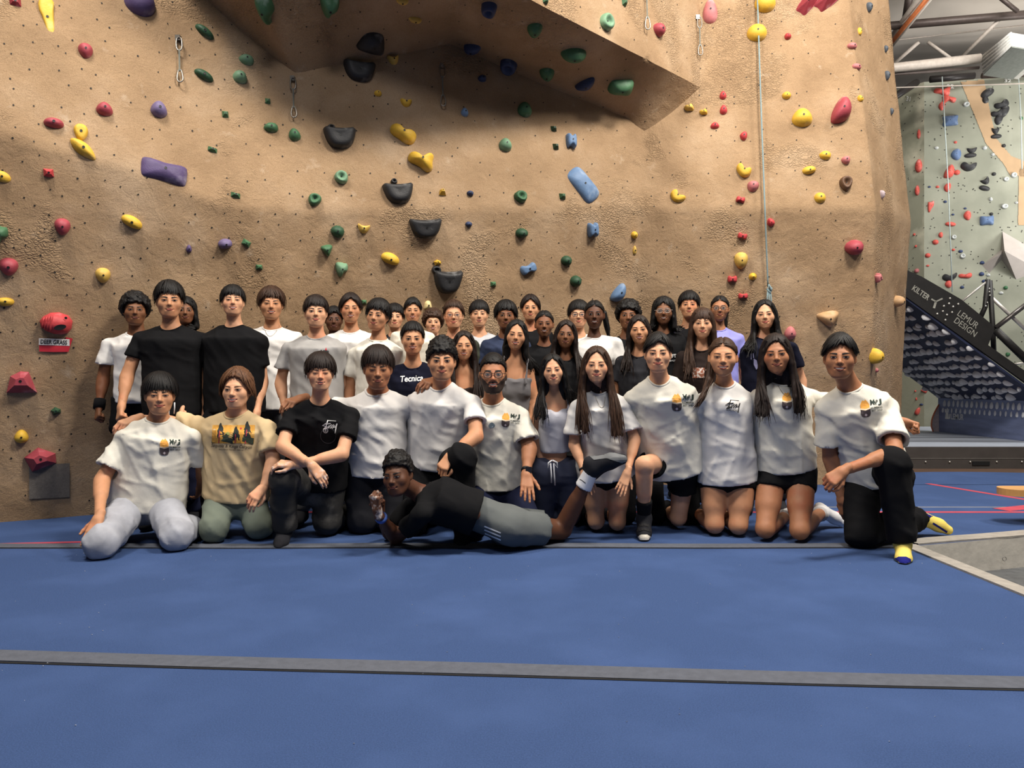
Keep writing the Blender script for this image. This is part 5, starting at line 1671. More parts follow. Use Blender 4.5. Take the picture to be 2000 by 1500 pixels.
# national-park print on the beige shirt
me, so = PP['F2']['shirt_me'], PP['F2']['shirt']
bv2 = bvh_of(me)
decal('print_sky', me, so, [rect_px(415, 830, 498, 866, 10, -2)], mat('ink_sky', (206, 150, 62), rough=.8, var=.1, vscale=40, col2=(228, 190, 120), c2scale=14), .003, bv2)
decal('print_hills', me, so, [poly_px([(413, 866), (414, 844), (421, 852), (432, 853), (444, 846), (456, 850), (466, 856), (480, 852), (496, 856), (495, 868), (455, 867)])], mat('ink_hill', (52, 62, 48), rough=.8, var=.3, vscale=70), .0036, bv2)
decal('print_dome', me, so, [poly_px([(438, 853), (440, 846), (445, 843), (450, 846), (452, 853)])], mat('ink_dome', (150, 150, 84), rough=.8), .0038, bv2)
def tree(cx, top, bot, w):
    P = []
    n = 7
    for i in range(n):
        t = i / (n - 1)
        P.append((cx - w * (0.15 + 0.85 * math.sin(min(1, t * 1.3) * 1.7)) * (1 if i % 2 else .75), top + (bot - top) * t))
    for i in range(n)[::-1]:
        t = i / (n - 1)
        P.append((cx + w * (0.15 + 0.85 * math.sin(min(1, t * 1.3) * 1.7)) * (.75 if i % 2 else 1), top + (bot - top) * t))
    return poly_px(P)
for tr_ in (tree(431, 826, 856, 7.5), tree(461, 833, 860, 7.5), tree(483, 823, 856, 8)): decal('print_tree', me, so, [tr_], mat('ink_tree', (34, 40, 38), rough=.8), .0044, bv2)
for tr_ in ([(429, 841), (427, 866)], [(460, 848), (459, 866)], [(482, 839), (479, 867)]): decal('print_trunk', me, so, [stroke_px(tr_, 1.8)], mat('ink_trunk', (170, 52, 66), rough=.8), .0052, bv2)
decal('print_sun', me, so, [poly_px(ringpts(470.5, 836.5, 1.8, n=10)[:-1])], ink_red, .0044, bv2)
decal('print_lettering', me, so, [text_px('Sequoia & Kings Canyon', 452, 872.5, 80, 8.5, .04, 0, .25), text_px('Sierra Nevada Mountains, California', 451, 878.5, 48, 3.2, .03, 0, .2)], ink_black, .0036, bv2)
# other lettering in the rows behind
decal('chest_lettering', PP['P10']['shirt_me'], PP['P10']['shirt'], [text_px('Tecnica', 804, 739, 44, 12, -.06, .015, .2)], ink_white)
decal('chest_lettering', PP['P5']['shirt_me'], PP['P5']['shirt'], [text_px('arva', 634, 687, 17, 6, .08, .02)], ink_black)
decal('chest_flame', PP['P5']['shirt_me'], PP['P5']['shirt'], [poly_px([(637, 678), (638.5, 684), (634.5, 684)])], ink_red, .004)
decal('chest_lettering', PP['P24']['shirt_me'], PP['P24']['shirt'], [text_px('CRAFT', 1308, 696, 26, 7, -.1, .02), text_px('BASEBALL', 1308, 704.5, 24, 3.4, -.05, .02)], ink_white)
decal('shirt_print', PP['P28']['shirt_me'], PP['P28']['shirt'], [poly_px([(1472, 700), (1478, 704), (1481, 718), (1477, 722), (1472, 712)]), stroke_px([(1467, 690), (1467, 702)], 1.2), stroke_px([(1471, 690), (1472, 699)], 1.2)], mat('ink_lilac', (140, 140, 180), rough=.8))
decal('shirt_print', PP['P26']['shirt_me'], PP['P26']['shirt'], [rect_px(1352, 718, 1376, 738, 5), poly_px([(1378, 722), (1388, 716), (1392, 734), (1382, 740)])], mat('ink_rust', (140, 84, 62), rough=.8, col2=(214, 206, 200), c2scale=60, c2lo=.5, c2hi=.6))
# white side stripes of the grey shorts
for o in PP['L1']['root'].children:
    if o.name.startswith('shorts'):
        decal('side_stripes', o.data, o, [stroke_px([(x0, y0), (x1, y1)], 2.6) for x0, y0, x1, y1 in ((946, 1028, 978, 1041), (946, 1035, 978, 1048), (947, 1042, 978, 1055))], ink_white)
    if o.name.startswith('sock'):
        decal('sock_stripe', o.data, o, [stroke_px([(1128, 934), (1136, 938), (1144, 944)], 1.3)], ink_black)
decal('sticker', PP['F6']['shirt_me'], PP['F6']['shirt'], [blob_px([(954, 832), (956, 827), (961, 825), (966, 828), (967, 832), (963, 836), (956, 836)], 1.0)], mat('sticker_teal', (96, 112, 122), rough=.5, col2=(196, 206, 210), c2scale=60), .004)
# --- worn things
def band(key, a, b, t0, t1, r, m, name):
    j = PP[key]['j']; A, Bp = Vector(j[a]), Vector(j[b])
    p, q = A.lerp(Bp, t0), A.lerp(Bp, t1)
    return MB().tube([p, p.lerp(q, .5), q], [r, r * 1.03, r * .97], 16).build(name, m, PP[key]['root'], smooth=True)
band('P1', 'EL', 'WL', .78, 1.12, .037, CL['black'], 'wrist_guard')
band('F6', 'ER', 'WR', .88, .97, .034, mat('watch_band', (24, 24, 26), rough=.5), 'watch')
jw = PP['F6']['j']; cw_ = Vector(jw['ER']).lerp(Vector(jw['WR']), .92)
MB().box(cw_ + Vector((.012, -.034, .006)), (.036, .010, .036)).build('watch_case', mat('watch_case', (30, 30, 34), rough=.25), PP['F6']['root'])
band('F8', 'EL', 'WL', .93, .985, .0275, ink_black, 'bracelet')
band('L1', 'ER', 'WR', .80, .86, .034, mat('band_blue', (60, 90, 160), rough=.6), 'wristband')
def cord(key, pts, r, m, name):
    return MB().tube([W(*p) for p in pts], r, 6).build(name, m, PP[key]['root'], smooth=True)
cordw = mat('cord_white', (206, 208, 214), rough=.8)
Yd = 4.62
cord('F7', [(1078, 899, Yd), (1071, 904, Yd - .01), (1070, 914, Yd - .01), (1075, 905, Yd - .012), (1077, 928, Yd - .005), (1077, 943, Yd)], .005, cordw, 'drawstring')
cord('F7', [(1079, 899, Yd), (1088, 903, Yd - .01), (1089, 914, Yd - .01), (1082, 905, Yd - .012), (1083, 930, Yd - .005), (1084, 948, Yd)], .005, cordw, 'drawstring')
cord('P2', [(331, 788, 4.70), (330, 803, 4.70), (330, 818, 4.70)], .004, cordw, 'drawstring')
cord('P2', [(341, 786, 4.70), (341, 797, 4.70), (340, 808, 4.70)], .004, cordw, 'drawstring')
chain = mat('necklace_metal', (150, 140, 124), rough=.3, metal=.8)
def necklace(key, w, drop, r=.0014):
    p = PP[key]; bv = bvh_of(p['shirt_me']); s_ = p['hs']
    pts = []
    for t in np.linspace(-1, 1, 15):
        q = p['at'](.02) + p['right'] * t * w * s_ - p['up'] * (1 - t * t) * drop * s_
        h = bv.ray_cast(Vector(q + p['fwd'] * .4), Vector(-p['fwd']), .6)
        pts.append(h[0] + Vector(p['fwd']) * .004 if h[0] else Vector(q + p['fwd'] * .09))
    MB().tube(pts, r, 5).build('necklace', chain, p['root'], smooth=True)
necklace('P4', .06, .09); necklace('F8', .045, .12); necklace('F11', .05, .11)
# climbing-shoe details: pale rubber toe and strap for the front shoe
def shoe_bits(key, sd):
    p = PP[key]
    for o in p['root'].children:
        if o.name.startswith('shoe'):
            bvs = bvh_of(o.data)
            if key == 'F9':
                decal('toe_cap', o.data, o, [blob_px([(1246, 1048), (1252, 1044), (1264, 1044), (1271, 1048), (1271, 1055), (1246, 1055)])], mat('rubber_pale', (206, 200, 188), rough=.6), .003, bvs)
                decal('strap', o.data, o, [stroke_px([(1244, 1028), (1258, 1024), (1272, 1028)], 5), stroke_px([(1244, 1037), (1258, 1033), (1272, 1037)], 4)], ink_black, .004, bvs)
            if key == 'L1':
                decal('shoe_side', o.data, o, [blob_px([(1146, 886), (1165, 882), (1200, 884), (1222, 890), (1231, 900), (1215, 905), (1185, 895), (1160, 898)])], mat('rubber_grey', (96, 98, 100), rough=.6), .003, bvs)
shoe_bits('F9', 'L'); shoe_bits('L1', 'R')
# blue toe and heel of the yellow socks
for o in PP['F12']['root'].children:
    if o.name.startswith('sock'):
        bvs = bvh_of(o.data)
        decal('sock_toe', o.data, o, [blob_px([(1744, 1100), (1746, 1091), (1755, 1087), (1770, 1087), (1779, 1092), (1781, 1101), (1770, 1106), (1750, 1106)])], CL['bluesock'], .005, bvs)
        decal('sock_heel', o.data, o, [blob_px([(1796, 996), (1806, 991), (1818, 997), (1822, 1008), (1814, 1012), (1806, 1002)])], CL['bluesock'], .005, bvs)
        decal('sock_lettering', o.data, o, [stroke_px([(1822, 1022), (1838, 1032), (1850, 1040)], 4)], CL['bluesock'], .005, bvs)
# ------------------------------------------------------------------ climbing holds on the tan wall
HC_ = {'red': (158, 66, 76), 'dred': (138, 48, 58), 'coral': (184, 62, 66), 'pink': (184, 110, 112), 'yel': (214, 172, 60), 'yeld': (206, 170, 84), 'cream': (226, 206, 150), 'green': (66, 106, 74), 'dgreen': (44, 76, 54), 'lgreen': (110, 146, 116),
       'purple': (84, 70, 108), 'lpurp': (108, 96, 132), 'black': (40, 40, 42), 'navy': (50, 62, 94), 'blue': (100, 128, 164), 'grey': (70, 78, 88), 'brown': (98, 72, 54), 'tan': (184, 148, 108), 'lilac': (176, 160, 166)}
CN = {'red': 'red', 'dred': 'dark red', 'coral': 'bright red', 'pink': 'pink', 'yel': 'yellow', 'yeld': 'pale yellow', 'cream': 'cream', 'green': 'green', 'dgreen': 'dark green', 'lgreen': 'chalky green',
      'purple': 'purple', 'lpurp': 'greyish purple', 'black': 'black', 'navy': 'navy', 'blue': 'light blue', 'grey': 'dark grey', 'brown': 'brown', 'tan': 'tan', 'lilac': 'pale lilac'}
def hold_mat(c):
    return mat('hold_' + c, HC_[c], rough=0.55, var=0.10, vscale=20, bump=0.15, bscale=90, spec=0.35, col2=tuple(min(255, int(x * 0.45 + 118)) for x in HC_[c]), c2scale=9, c2lo=0.56, c2hi=0.82)
def ngon(n, ph=0, r=1): return [(r * math.cos(ph + 2 * math.pi * i / n), r * math.sin(ph + 2 * math.pi * i / n)) for i in range(n)]
OUT = {   # outlines in a unit box (x right, y up); all star-shaped about the origin
    'round': ngon(20), 'egg': [(math.cos(a) * (0.92 - 0.22 * math.sin(a)) , math.sin(a)) for a in np.linspace(0, 2 * math.pi, 20, endpoint=False)],
    'drop': [(math.cos(a) * (0.86 + 0.2 * math.sin(a)), math.sin(a) * (1.0 if math.sin(a) > 0 else 1.05)) for a in np.linspace(0, 2 * math.pi, 20, endpoint=False)],
    'half': [(-1, .25), (-.8, .7), (-.3, 1), (.3, 1), (.8, .75), (1, .3), (.9, -.2), (.5, -.45), (0, -.55), (-.5, -.5), (-.9, -.25)],
    'bowl': [(-1, .95), (-.5, .82), (0, .80), (.5, .84), (1, .98), (.92, .3), (.75, -.45), (.45, -.9), (0, -1), (-.45, -.92), (-.75, -.5), (-.92, .25)],
    'dome': [(-1, -.9), (-.9, -.1), (-.75, .6), (-.35, .95), (.1, 1), (.5, .85), (.8, .1), (1, -.85), (.4, -1), (-.4, -1)],
    'crescent': [(-1, .2), (-.85, .75), (-.5, 1), (-.25, .95), (-.15, .45), (.05, .12), (.5, .0), (1, .1), (.95, -.35), (.55, -.85), (0, -1), (-.6, -.75)],
    'bar': [(-1, .75), (-.85, 1), (-.3, .92), (0, .85), (.3, .9), (.85, 1), (1, .75), (1, -.7), (.85, -1), (0, -.85), (-.85, -1), (-1, -.7)],
    'slab': [(-1, .6), (-.8, 1), (0, 1), (.8, 1), (1, .6), (1, -.6), (.8, -1), (0, -1), (-.8, -1), (-1, -.6)],
    'block': [(-1, .9), (.85, 1), (1, -.8), (.2, -1), (-.9, -.85)], 'wedge': [(-1, .35), (-.1, 1), (1, .55), (.9, -.7), (.1, -1), (-.9, -.5)],
    'leaf': [(-1, .85), (-.5, .95), (.1, .7), (.65, .2), (1, -.7), (.9, -1), (.3, -.85), (-.3, -.55), (-.75, 0)],
    'fin': [(-.7, 1), (.85, 1), (.75, .2), (1, -.95), (.6, -1), (.2, -.95), (-.4, -.1), (-1, .45)],
    'lobe': [(-.95, .65), (-.7, 1), (-.35, .85), (0, .35), (.45, .8), (.8, 1), (1, .7), (.85, .1), (.9, -.6), (.55, -1), (.2, -.85), (-.2, -.35), (-.7, -.15), (-1, .1)],
    'saddle': [(-1, .3), (-.85, .85), (-.5, 1), (-.2, .65), (.2, .45), (.6, .75), (.95, .55), (1, -.1), (.85, -.75), (.4, -1), (-.2, -.6), (-.8, -.3)],
    'tri': [(-1, .5), (-.2, .85), (.6, 1), (1, .7), (.75, -.1), (.5, -.85), (.3, -1), (-.2, -.55)], 'spool': [(-1, .7), (-.6, 1), (-.2, .6), (.3, .65), (.7, 1), (1, .6), (1, -.7), (.6, -1), (.2, -.6), (-.3, -.65), (-.7, -1), (-1, -.6)],
    'cup': [(-1, 1), (-.5, .7), (0, .6), (.5, .7), (1, 1), (.95, .3), (.65, -.5), (.25, -.95), (-.25, -.95), (-.65, -.5), (-.95, .3)],
    'half2': [(-1, -.6), (-.6, .1), (0, .65), (.6, 1), (.95, .9), (1, .2), (.75, -.5), (.3, -.95), (-.3, -1)],
    'tubes': [(-.9, 1), (.1, 1), (.3, .9), (.9, .9), (1, 0), (.6, -.3), (.2, -.5), (0, -1), (-.4, -.95), (-.8, -.3), (-1, .4)],
    'gem': [(-1, -.9), (-.75, .55), (-.1, 1), (.45, .95), (1, -.9)], 'gem2': [(-1, .2), (-.15, 1), (.95, .45), (1, -.35), (-.5, -1)],
}
PROF = {'dome': lambda r: (1 - r ** 2.4) ** 0.55, 'flat': lambda r: (1 - r ** 6) ** 0.5, 'cone': lambda r: 1 - r ** 1.15, 'lip': lambda r: (1 - r ** 4) ** 0.5 * (0.72 + 0.28 * r ** 2), 'ring': lambda r: (1 - r ** 5) ** 0.5 * (0.45 + 0.55 * math.sin(min(1, r * 1.25) * math.pi / 2) ** 2)}
def hold_mesh(outline, w, h, d, prof, rot, facet=False):
    """radial dome: outline (unit box) scaled to w x h metres, depth d; local x right, y up, z out of the wall"""
    P = [(x * w / 2, y * h / 2) for x, y in OUT[outline]]
    if not facet:
        Q = []
        n = len(P)
        for i in range(n):                                   # round the outline corners
            a, b, c = P[i - 1], P[i], P[(i + 1) % n]
            Q.append(((a[0] + 3 * b[0]) / 4, (a[1] + 3 * b[1]) / 4)); Q.append(((c[0] + 3 * b[0]) / 4, (c[1] + 3 * b[1]) / 4))
        P = Q
    cr, sr = math.cos(rot), math.sin(rot)
    P = [(x * cr - y * sr, x * sr + y * cr) for x, y in P]
    cx = sum(p[0] for p in P) / len(P) * (0.6 if not facet else 1); cy = sum(p[1] for p in P) / len(P) * (0.6 if not facet else 1)
    n = len(P)
    if facet:
        V = [(x, y, -0.02) for x, y in P] + [(x, y, d * .12) for x, y in P] + [(cx + (x - cx) * .42, cy + (y - cy) * .35 + d * .1, d) for x, y in P] + [(cx, cy + d * .1, d)]
        F = []
        for k in range(2):
            F += [(k * n + i, k * n + (i + 1) % n, (k + 1) * n + (i + 1) % n, (k + 1) * n + i) for i in range(n)]
        F += [(2 * n + i, 2 * n + (i + 1) % n, 3 * n) for i in range(n)]
        return V, F
    rs = [1.0, 1.0, 0.97, 0.9, 0.78, 0.6, 0.38, 0.18]
    V, F = [], []
    for k, r in enumerate(rs):
        z = -0.022 if k == 0 else d * PROF[prof](min(r, 0.999)) if k > 1 else d * 0.10
        V += [(cx + (x - cx) * r, cy + (y - cy) * r, z) for x, y in P]
    V.append((cx, cy, d * PROF[prof](0.0)))
    for k in range(len(rs) - 1):
        F += [(k * n + i, k * n + (i + 1) % n, (k + 1) * n + (i + 1) % n, (k + 1) * n + i) for i in range(n)]
    k = len(rs) - 1
    F += [(k * n + i, k * n + (i + 1) % n, len(V) - 1) for i in range(n)]
    return V, F

# (u, v, width px, height px, colour, outline, profile, depth factor, rotation deg, extra)
HOLDS = [
 (30,5,20,18,'dred','block','dome',.5,0),(91,34,30,84,'yel','fin','flat',.2,0),(167,101,27,32,'red','egg','dome',.6,180),(273,8,56,56,'purple','round','dome',.45,0),(204,214,31,28,'red','egg','dome',.6,0),(105,244,35,26,'red','half','dome',.6,0),
 (158,259,28,34,'yel','drop','flat',.35,0),(162,292,46,42,'yel','leaf','dome',.4,0),(95,338,18,16,'coral','block','dome',.7,0),(4,345,30,21,'yel','round','dome',.4,-20),(310,215,34,33,'lpurp','drop','dome',.55,180),(320,337,84,44,'purple','bar','dome',.42,-7),
 (398,65,40,24,'dgreen','half','dome',.5,-35),(397,150,38,24,'dgreen','half','dome',.5,-25),(481,118,29,24,'lgreen','wedge','dome',.6,0),(468,152,27,30,'lgreen','wedge','dome',.6,20),(440,224,12,14,'green','block','flat',.7,0),(415,293,18,10,'green','block','flat',.8,-15),
 (521,18,32,56,'green','tubes','dome',.9,0),(643,8,38,46,'green','tubes','dome',.9,0),(786,-1,25,18,'yeld','half','dome',.6,180),(811,36,28,16,'yeld','half','dome',.6,180),(728,81,60,46,'black','dome','dome',.5,0),(702,141,64,42,'black','bowl','lip',.55,0),(768,118,23,20,'yeld','cup','dome',.6,10),
 (957,12,34,30,'navy','egg','ring',.8,180),(922,90,37,28,'navy','half','dome',.6,165),(994,124,34,33,'navy','round','ring',.7,0),(941,154,18,15,'navy','wedge','dome',.7,20),(738,183,15,12,'yel','round','dome',.7,0),(793,202,23,17,'yel','cup','dome',.6,0),(907,220,16,18,'blue','egg','dome',.6,0),
 (529,250,28,22,'green','wedge','dome',.6,10),(575,264,24,26,'green','egg','dome',.6,15),(523,198,10,12,'green','block','flat',.7,0),(664,271,64,44,'black','bowl','lip',.6,3),(647,250,16,12,'black','round','ring',.8,0),(786,264,54,36,'yel','saddle','dome',.6,-12),(822,318,52,40,'yel','lobe','dome',.6,0),
 (666,347,27,29,'lgreen','wedge','ring',.6,0),(986,284,28,27,'lgreen','egg','dome',.6,0),(778,379,62,42,'black','bowl','lip',.6,6),(769,356,13,12,'black','round','ring',.9,0),(864,376,14,14,'yel','gem','cone',.8,0),(918,378,14,12,'navy','wedge','dome',.7,0),(614,390,28,24,'green','egg','ring',.6,40),
 (710,447,24,19,'yeld','cup','dome',.6,-5),(659,452,27,26,'dgreen','wedge','dome',.6,-10),(831,446,66,40,'black','bowl','lip',.55,4),(915,438,14,12,'navy','wedge','dome',.7,0),(637,489,25,24,'green','tri','dome',.7,0),(667,527,25,29,'lgreen','tubes','dome',.7,0),(761,508,38,28,'yel','half','dome',.5,-22),
 (854,513,15,12,'yel','gem2','cone',.8,0),(874,550,60,48,'black','bowl','lip',.6,0),(852,527,19,16,'black','round','ring',.8,0),(506,522,13,10,'green','block','flat',.8,0),(963,555,12,10,'green','block','flat',.8,0),(836,596,17,18,'cream','dome','dome',.6,0),(711,590,10,9,'green','block','flat',.8,0),
 (1064,2,13,11,'green','block','flat',.8,0),(1218,6,11,14,'green','block','flat',.8,0),(1044,56,32,36,'green','egg','dome',.5,180),(1182,44,35,33,'lgreen','egg','ring',.5,0),(1120,104,52,30,'green','round','dome',.7,0),(1069,142,31,34,'green','egg','dome',.5,180),(1141,162,42,28,'navy','half2','dome',.55,8),(1212,168,50,30,'green','slab','dome',.7,0),
 (1283,61,27,34,'red','half','dome',.6,-50),(1387,24,30,52,'pink','egg','dome',.5,0),(1478,66,38,36,'yel','round','dome',.5,0),(1494,8,40,38,'yel','round','dome',.5,0),(1024,215,31,31,'green','egg','dome',.5,0),(1081,252,12,11,'dgreen','block','flat',.8,0),(1085,287,12,12,'dgreen','block','flat',.8,0),
 (1114,277,21,31,'blue','spool','flat',.7,0),(1138,362,74,40,'blue','slab','dome',.35,-48),(1346,212,17,17,'yeld','saddle','dome',.7,30),(1374,220,14,14,'yel','saddle','dome',.7,30),(1412,187,14,18,'coral','egg','dome',.6,0),(1413,215,15,20,'coral','egg','dome',.6,0),(1396,246,18,14,'coral','egg','dome',.6,0),(1452,266,20,14,'coral','egg','dome',.6,80),
 (1453,333,28,31,'yel','crescent','flat',.4,10),(1470,364,25,22,'pink','egg','dome',.6,50),(1015,385,27,26,'green','wedge','ring',.6,0),(1098,384,13,12,'green','block','flat',.8,0),(1324,384,31,26,'yel','crescent','flat',.4,-10),(1446,391,17,12,'coral','spool','flat',.8,-15),(1018,458,27,24,'dgreen','half','dome',.6,0),
 (1156,449,22,30,'blue','spool','flat',.7,8),(1238,459,14,16,'yel','wedge','dome',.7,0),(1239,489,9,18,'yeld','egg','dome',.6,0),(1450,461,18,12,'coral','spool','flat',.8,-15),(1105,509,24,22,'dgreen','wedge','dome',.6,0),(1123,549,25,25,'dgreen','wedge','dome',.6,0),(1031,525,34,20,'blue','spool','flat',.6,22),
 (1447,509,28,33,'yeld','egg','dome',.6,180),(1470,540,15,15,'yel','round','cone',.8,0),(1430,545,18,14,'coral','spool','flat',.8,0),(1451,578,18,11,'coral','spool','flat',.8,0),(1205,572,38,34,'blue','half2','dome',.5,12),
 (1575,10,26,50,'dred','bar','cone',.7,-38),(1612,4,28,54,'dred','bar','cone',.7,-48),(1538,72,14,13,'coral','egg','dome',.7,30),(1678,62,11,16,'yel','egg','dome',.5,0),(1667,90,13,23,'pink','half','dome',.5,90),(1675,131,13,25,'pink','half','dome',.5,90),
 (1696,15,15,20,'grey','drop','dome',.6,0),(1729,96,10,14,'grey','drop','dome',.6,0),(1731,148,13,19,'grey','drop','dome',.6,0),(1740,218,9,14,'grey','drop','dome',.6,0),(1536,187,17,15,'yel','round','dome',.6,0),(1680,193,11,14,'yel','egg','dome',.6,20),(1566,231,41,38,'yel','egg','dome',.5,0),(1638,219,54,44,'red','half2','dome',.6,30),
 (1611,304,23,20,'yel','wedge','dome',.5,0),(1580,335,27,20,'yel','half','dome',.5,10),(1652,313,18,17,'pink','egg','dome',.6,-40),(1651,360,25,30,'brown','egg','ring',.7,180),(1601,387,22,22,'yel','round','dome',.5,0),(1721,380,13,17,'lilac','drop','dome',.6,0),(1505,434,15,17,'coral','egg','dome',.6,30),
 (1667,483,36,33,'red','wedge','dome',.7,0),(1711,543,14,18,'pink','spool','flat',.8,30),(1748,590,22,34,'tan','half','dome',.8,-60),(1614,623,47,34,'tan','tri','dome',.6,0),(1543,650,24,26,'pink','egg','dome',.6,0),(1703,695,32,36,'yel','half','dome',.7,-90),(1711,723,9,9,'pink','egg','dome',.6,0),
 (256,436,40,28,'yel','half','dome',.5,-28),(122,443,29,33,'red','egg','dome',.6,180),(-1,459,30,36,'green','tubes','dome',.7,0),(17,521,34,35,'red','egg','dome',.6,180),(201,538,28,30,'yeld','egg','dome',.6,180),(440,479,27,25,'lpurp','half','dome',.7,10),(369,486,11,16,'purple','egg','dome',.7,0),
 (460,382,18,11,'green','block','flat',.8,-12),(481,475,17,12,'green','block','flat',.8,-30),(11,587,29,22,'yel','half','dome',.5,180),(110,631,56,48,'coral','wedge','dome',.55,0),(43,747,50,44,'red','gem','cone',.55,0),(109,803,17,17,'dgreen','gem2','cone',.7,0),(42,852,25,27,'yel','egg','dome',.6,0),(79,897,53,47,'red','gem2','cone',.5,0),
]
SHAPE = {'round': 'round', 'egg': 'egg-shaped', 'drop': 'teardrop', 'half': 'half-moon', 'bowl': 'bowl-shaped', 'dome': 'domed', 'crescent': 'crescent', 'bar': 'bar-shaped', 'slab': 'slab-shaped', 'block': 'square', 'wedge': 'wedge', 'leaf': 'leaf-shaped', 'fin': 'long tapered', 'lobe': 'three-lobed',
         'saddle': 'saddle-shaped', 'tri': 'triangular', 'spool': 'pinch', 'cup': 'cup-shaped', 'half2': 'half-dome', 'tubes': 'clustered', 'gem': 'faceted', 'gem2': 'faceted'}
def size_word(w, h):
    a = max(w, h)
    return 'tiny' if a < 16 else 'small' if a < 24 else 'medium' if a < 36 else 'large'
def dir_word(dx, dy):
    if abs(dx) < 0.45 * abs(dy): return 'above' if dy > 0 else 'below'
    if abs(dy) < 0.45 * abs(dx): return 'left of' if dx > 0 else 'right of'
    return ('up-left of' if dx > 0 else 'up-right of') if dy > 0 else ('down-left of' if dx > 0 else 'down-right of')
def hold_labels(H):
    """each hold is named by its own look and by the nearest holds around it"""
    desc = [(size_word(h[2], h[3]) + ' ' + CN[h[4]] + ' ' + SHAPE[h[5]] + ' hold') for h in H]
    short = [(CN[h[4]] + ' ' + SHAPE[h[5]] + ' one') for h in H]
    out = []
    for i, h in enumerate(H):
        order = sorted((k for k in range(len(H)) if k != i), key=lambda k: math.hypot(H[k][0] - h[0], H[k][1] - h[1]) - (14 if H[k][4] != h[4] else 0))
        a, b = order[0], order[1]
        da, db = dir_word(H[a][0] - h[0], H[a][1] - h[1]), dir_word(H[b][0] - h[0], H[b][1] - h[1])
        l1 = desc[i] + ' just ' + da + ' the ' + short[a]
        out.append((l1, l1 + ', ' + db + ' a ' + short[b].replace(' one', '')))
    ones = [o[0] for o in out]
    res = []
    for i, (l1, l2) in enumerate(out):
        l = l1 if ones.count(l1) == 1 else l2
        res.append(l)
    for i in range(len(res)):
        if res.count(res[i]) > 1:
            same = [k for k in range(len(res)) if res[k] == res[i]]
            same.sort(key=lambda k: H[k][1])
            for n, k in enumerate(same): res[k] = ('higher ' if n == 0 else 'lower ' if n == len(same) - 1 else 'middle ') + res[k]
    return res
hole_m = mat('hold_bolt', (16, 15, 16), rough=0.5)
def hold_frame(p, n):
    z = n.normalized(); x = Vector((0, 0, 1)).cross(z)
    if x.length < 0.2: x = Vector((1, 0, 0))
    x.normalize(); y = z.cross(x)
    return Matrix((( x.x, y.x, z.x, p.x), (x.y, y.y, z.y, p.y), (x.z, y.z, z.z, p.z), (0, 0, 0, 1)))
def bolt_disc(r):
    mb = MB()
    ring = [(r * math.cos(k * math.pi / 5), r * math.sin(k * math.pi / 5), 0.002) for k in range(10)]
    mb._add(ring + [(0, 0, 0.0012)], [(k, (k + 1) % 10, 10) for k in range(10)])
    return mb.mesh('bolt', hole_m)
BOLT = {k: bolt_disc(k * 0.78) for k in (0.006, 0.009, 0.0115)}
LBL = hold_labels(HOLDS)
GRP = 'moulded climbing holds bolted to the tan wall'
def place_hold(h, label, hit, group, nfn, cat='climbing hold'):
    u, v, w, hh, c, outl, prof, df, rot = h
    p, n = hit(u, v)
    if p is None: return None
    n = nfn(u, v)
    n = (n * 0.75 - ray(u, v) * 0.25).normalized()
    k = p.y / FPX
    # foreshortening: the hold lies in the wall plane
    f = max(0.5, -n.dot(ray(u, v)))
    d = df * min(w, hh) * k
    V, F = hold_mesh(outl, w * k, hh * k, d, prof, math.radians(rot), outl in ('gem', 'gem2', 'block'))
    me = mesh_np('climbing_hold', V, F, hold_mat(c), smooth=outl not in ('gem', 'gem2', 'block'))
    o = link('climbing_hold', me, None, label, cat, group)
    o.matrix_world = hold_frame(p, n)
    zt = max(x[2] for x in V)
    rb = 0.006 if max(w, hh) < 18 else 0.009 if max(w, hh) < 34 else 0.0115
    if prof != 'ring': zb_ = V[-1][2]
    else: zb_ = V[-1][2]
    b = bpy.data.objects.new('bolt', BOLT[rb]); COL.objects.link(b); b.parent = o
    b.location = (V[-1][0], V[-1][1], V[-1][2] + 0.001)
    if u == 110:                                             # the ridged hold: a flat dark disc paints its hollow's shade, plus raised ribs
        b.location = (0.055, 0.045, d * 0.86)
        mp_ = MB()
        ringp = [(0.022 + 0.034 * math.cos(a) + 0.012 * math.sin(a), -0.018 + 0.020 * math.sin(a), d * 1.004) for a in np.linspace(0, 2 * math.pi, 14, endpoint=False)]
        mp_._add(ringp + [(0.022, -0.018, d * 0.99)], [(k, (k + 1) % 14, 14) for k in range(14)])
        link('pocket_shade', mp_.mesh('pocket_shade', hole_m), None).parent = o
        for q_ in range(4):
            x0 = -0.024 - 0.015 * q_
            mr = MB().tube([(x0 - 0.012 * t, (0.062 - 0.008 * q_) * (1 - 2 * t) + 0.012 * math.sin(t * 3), d * (0.93 - 0.10 * q_) * (1 - (2 * t - 1) ** 4 * 0.35)) for t in np.linspace(0.05, 0.95, 8)], 0.006, 6)
            link('rib', mr.mesh('rib', hold_mat(c), True), None).parent = o
    return o
for h, l in zip(HOLDS, LBL): place_hold(h, l, wall_hit, GRP, wall_normal)

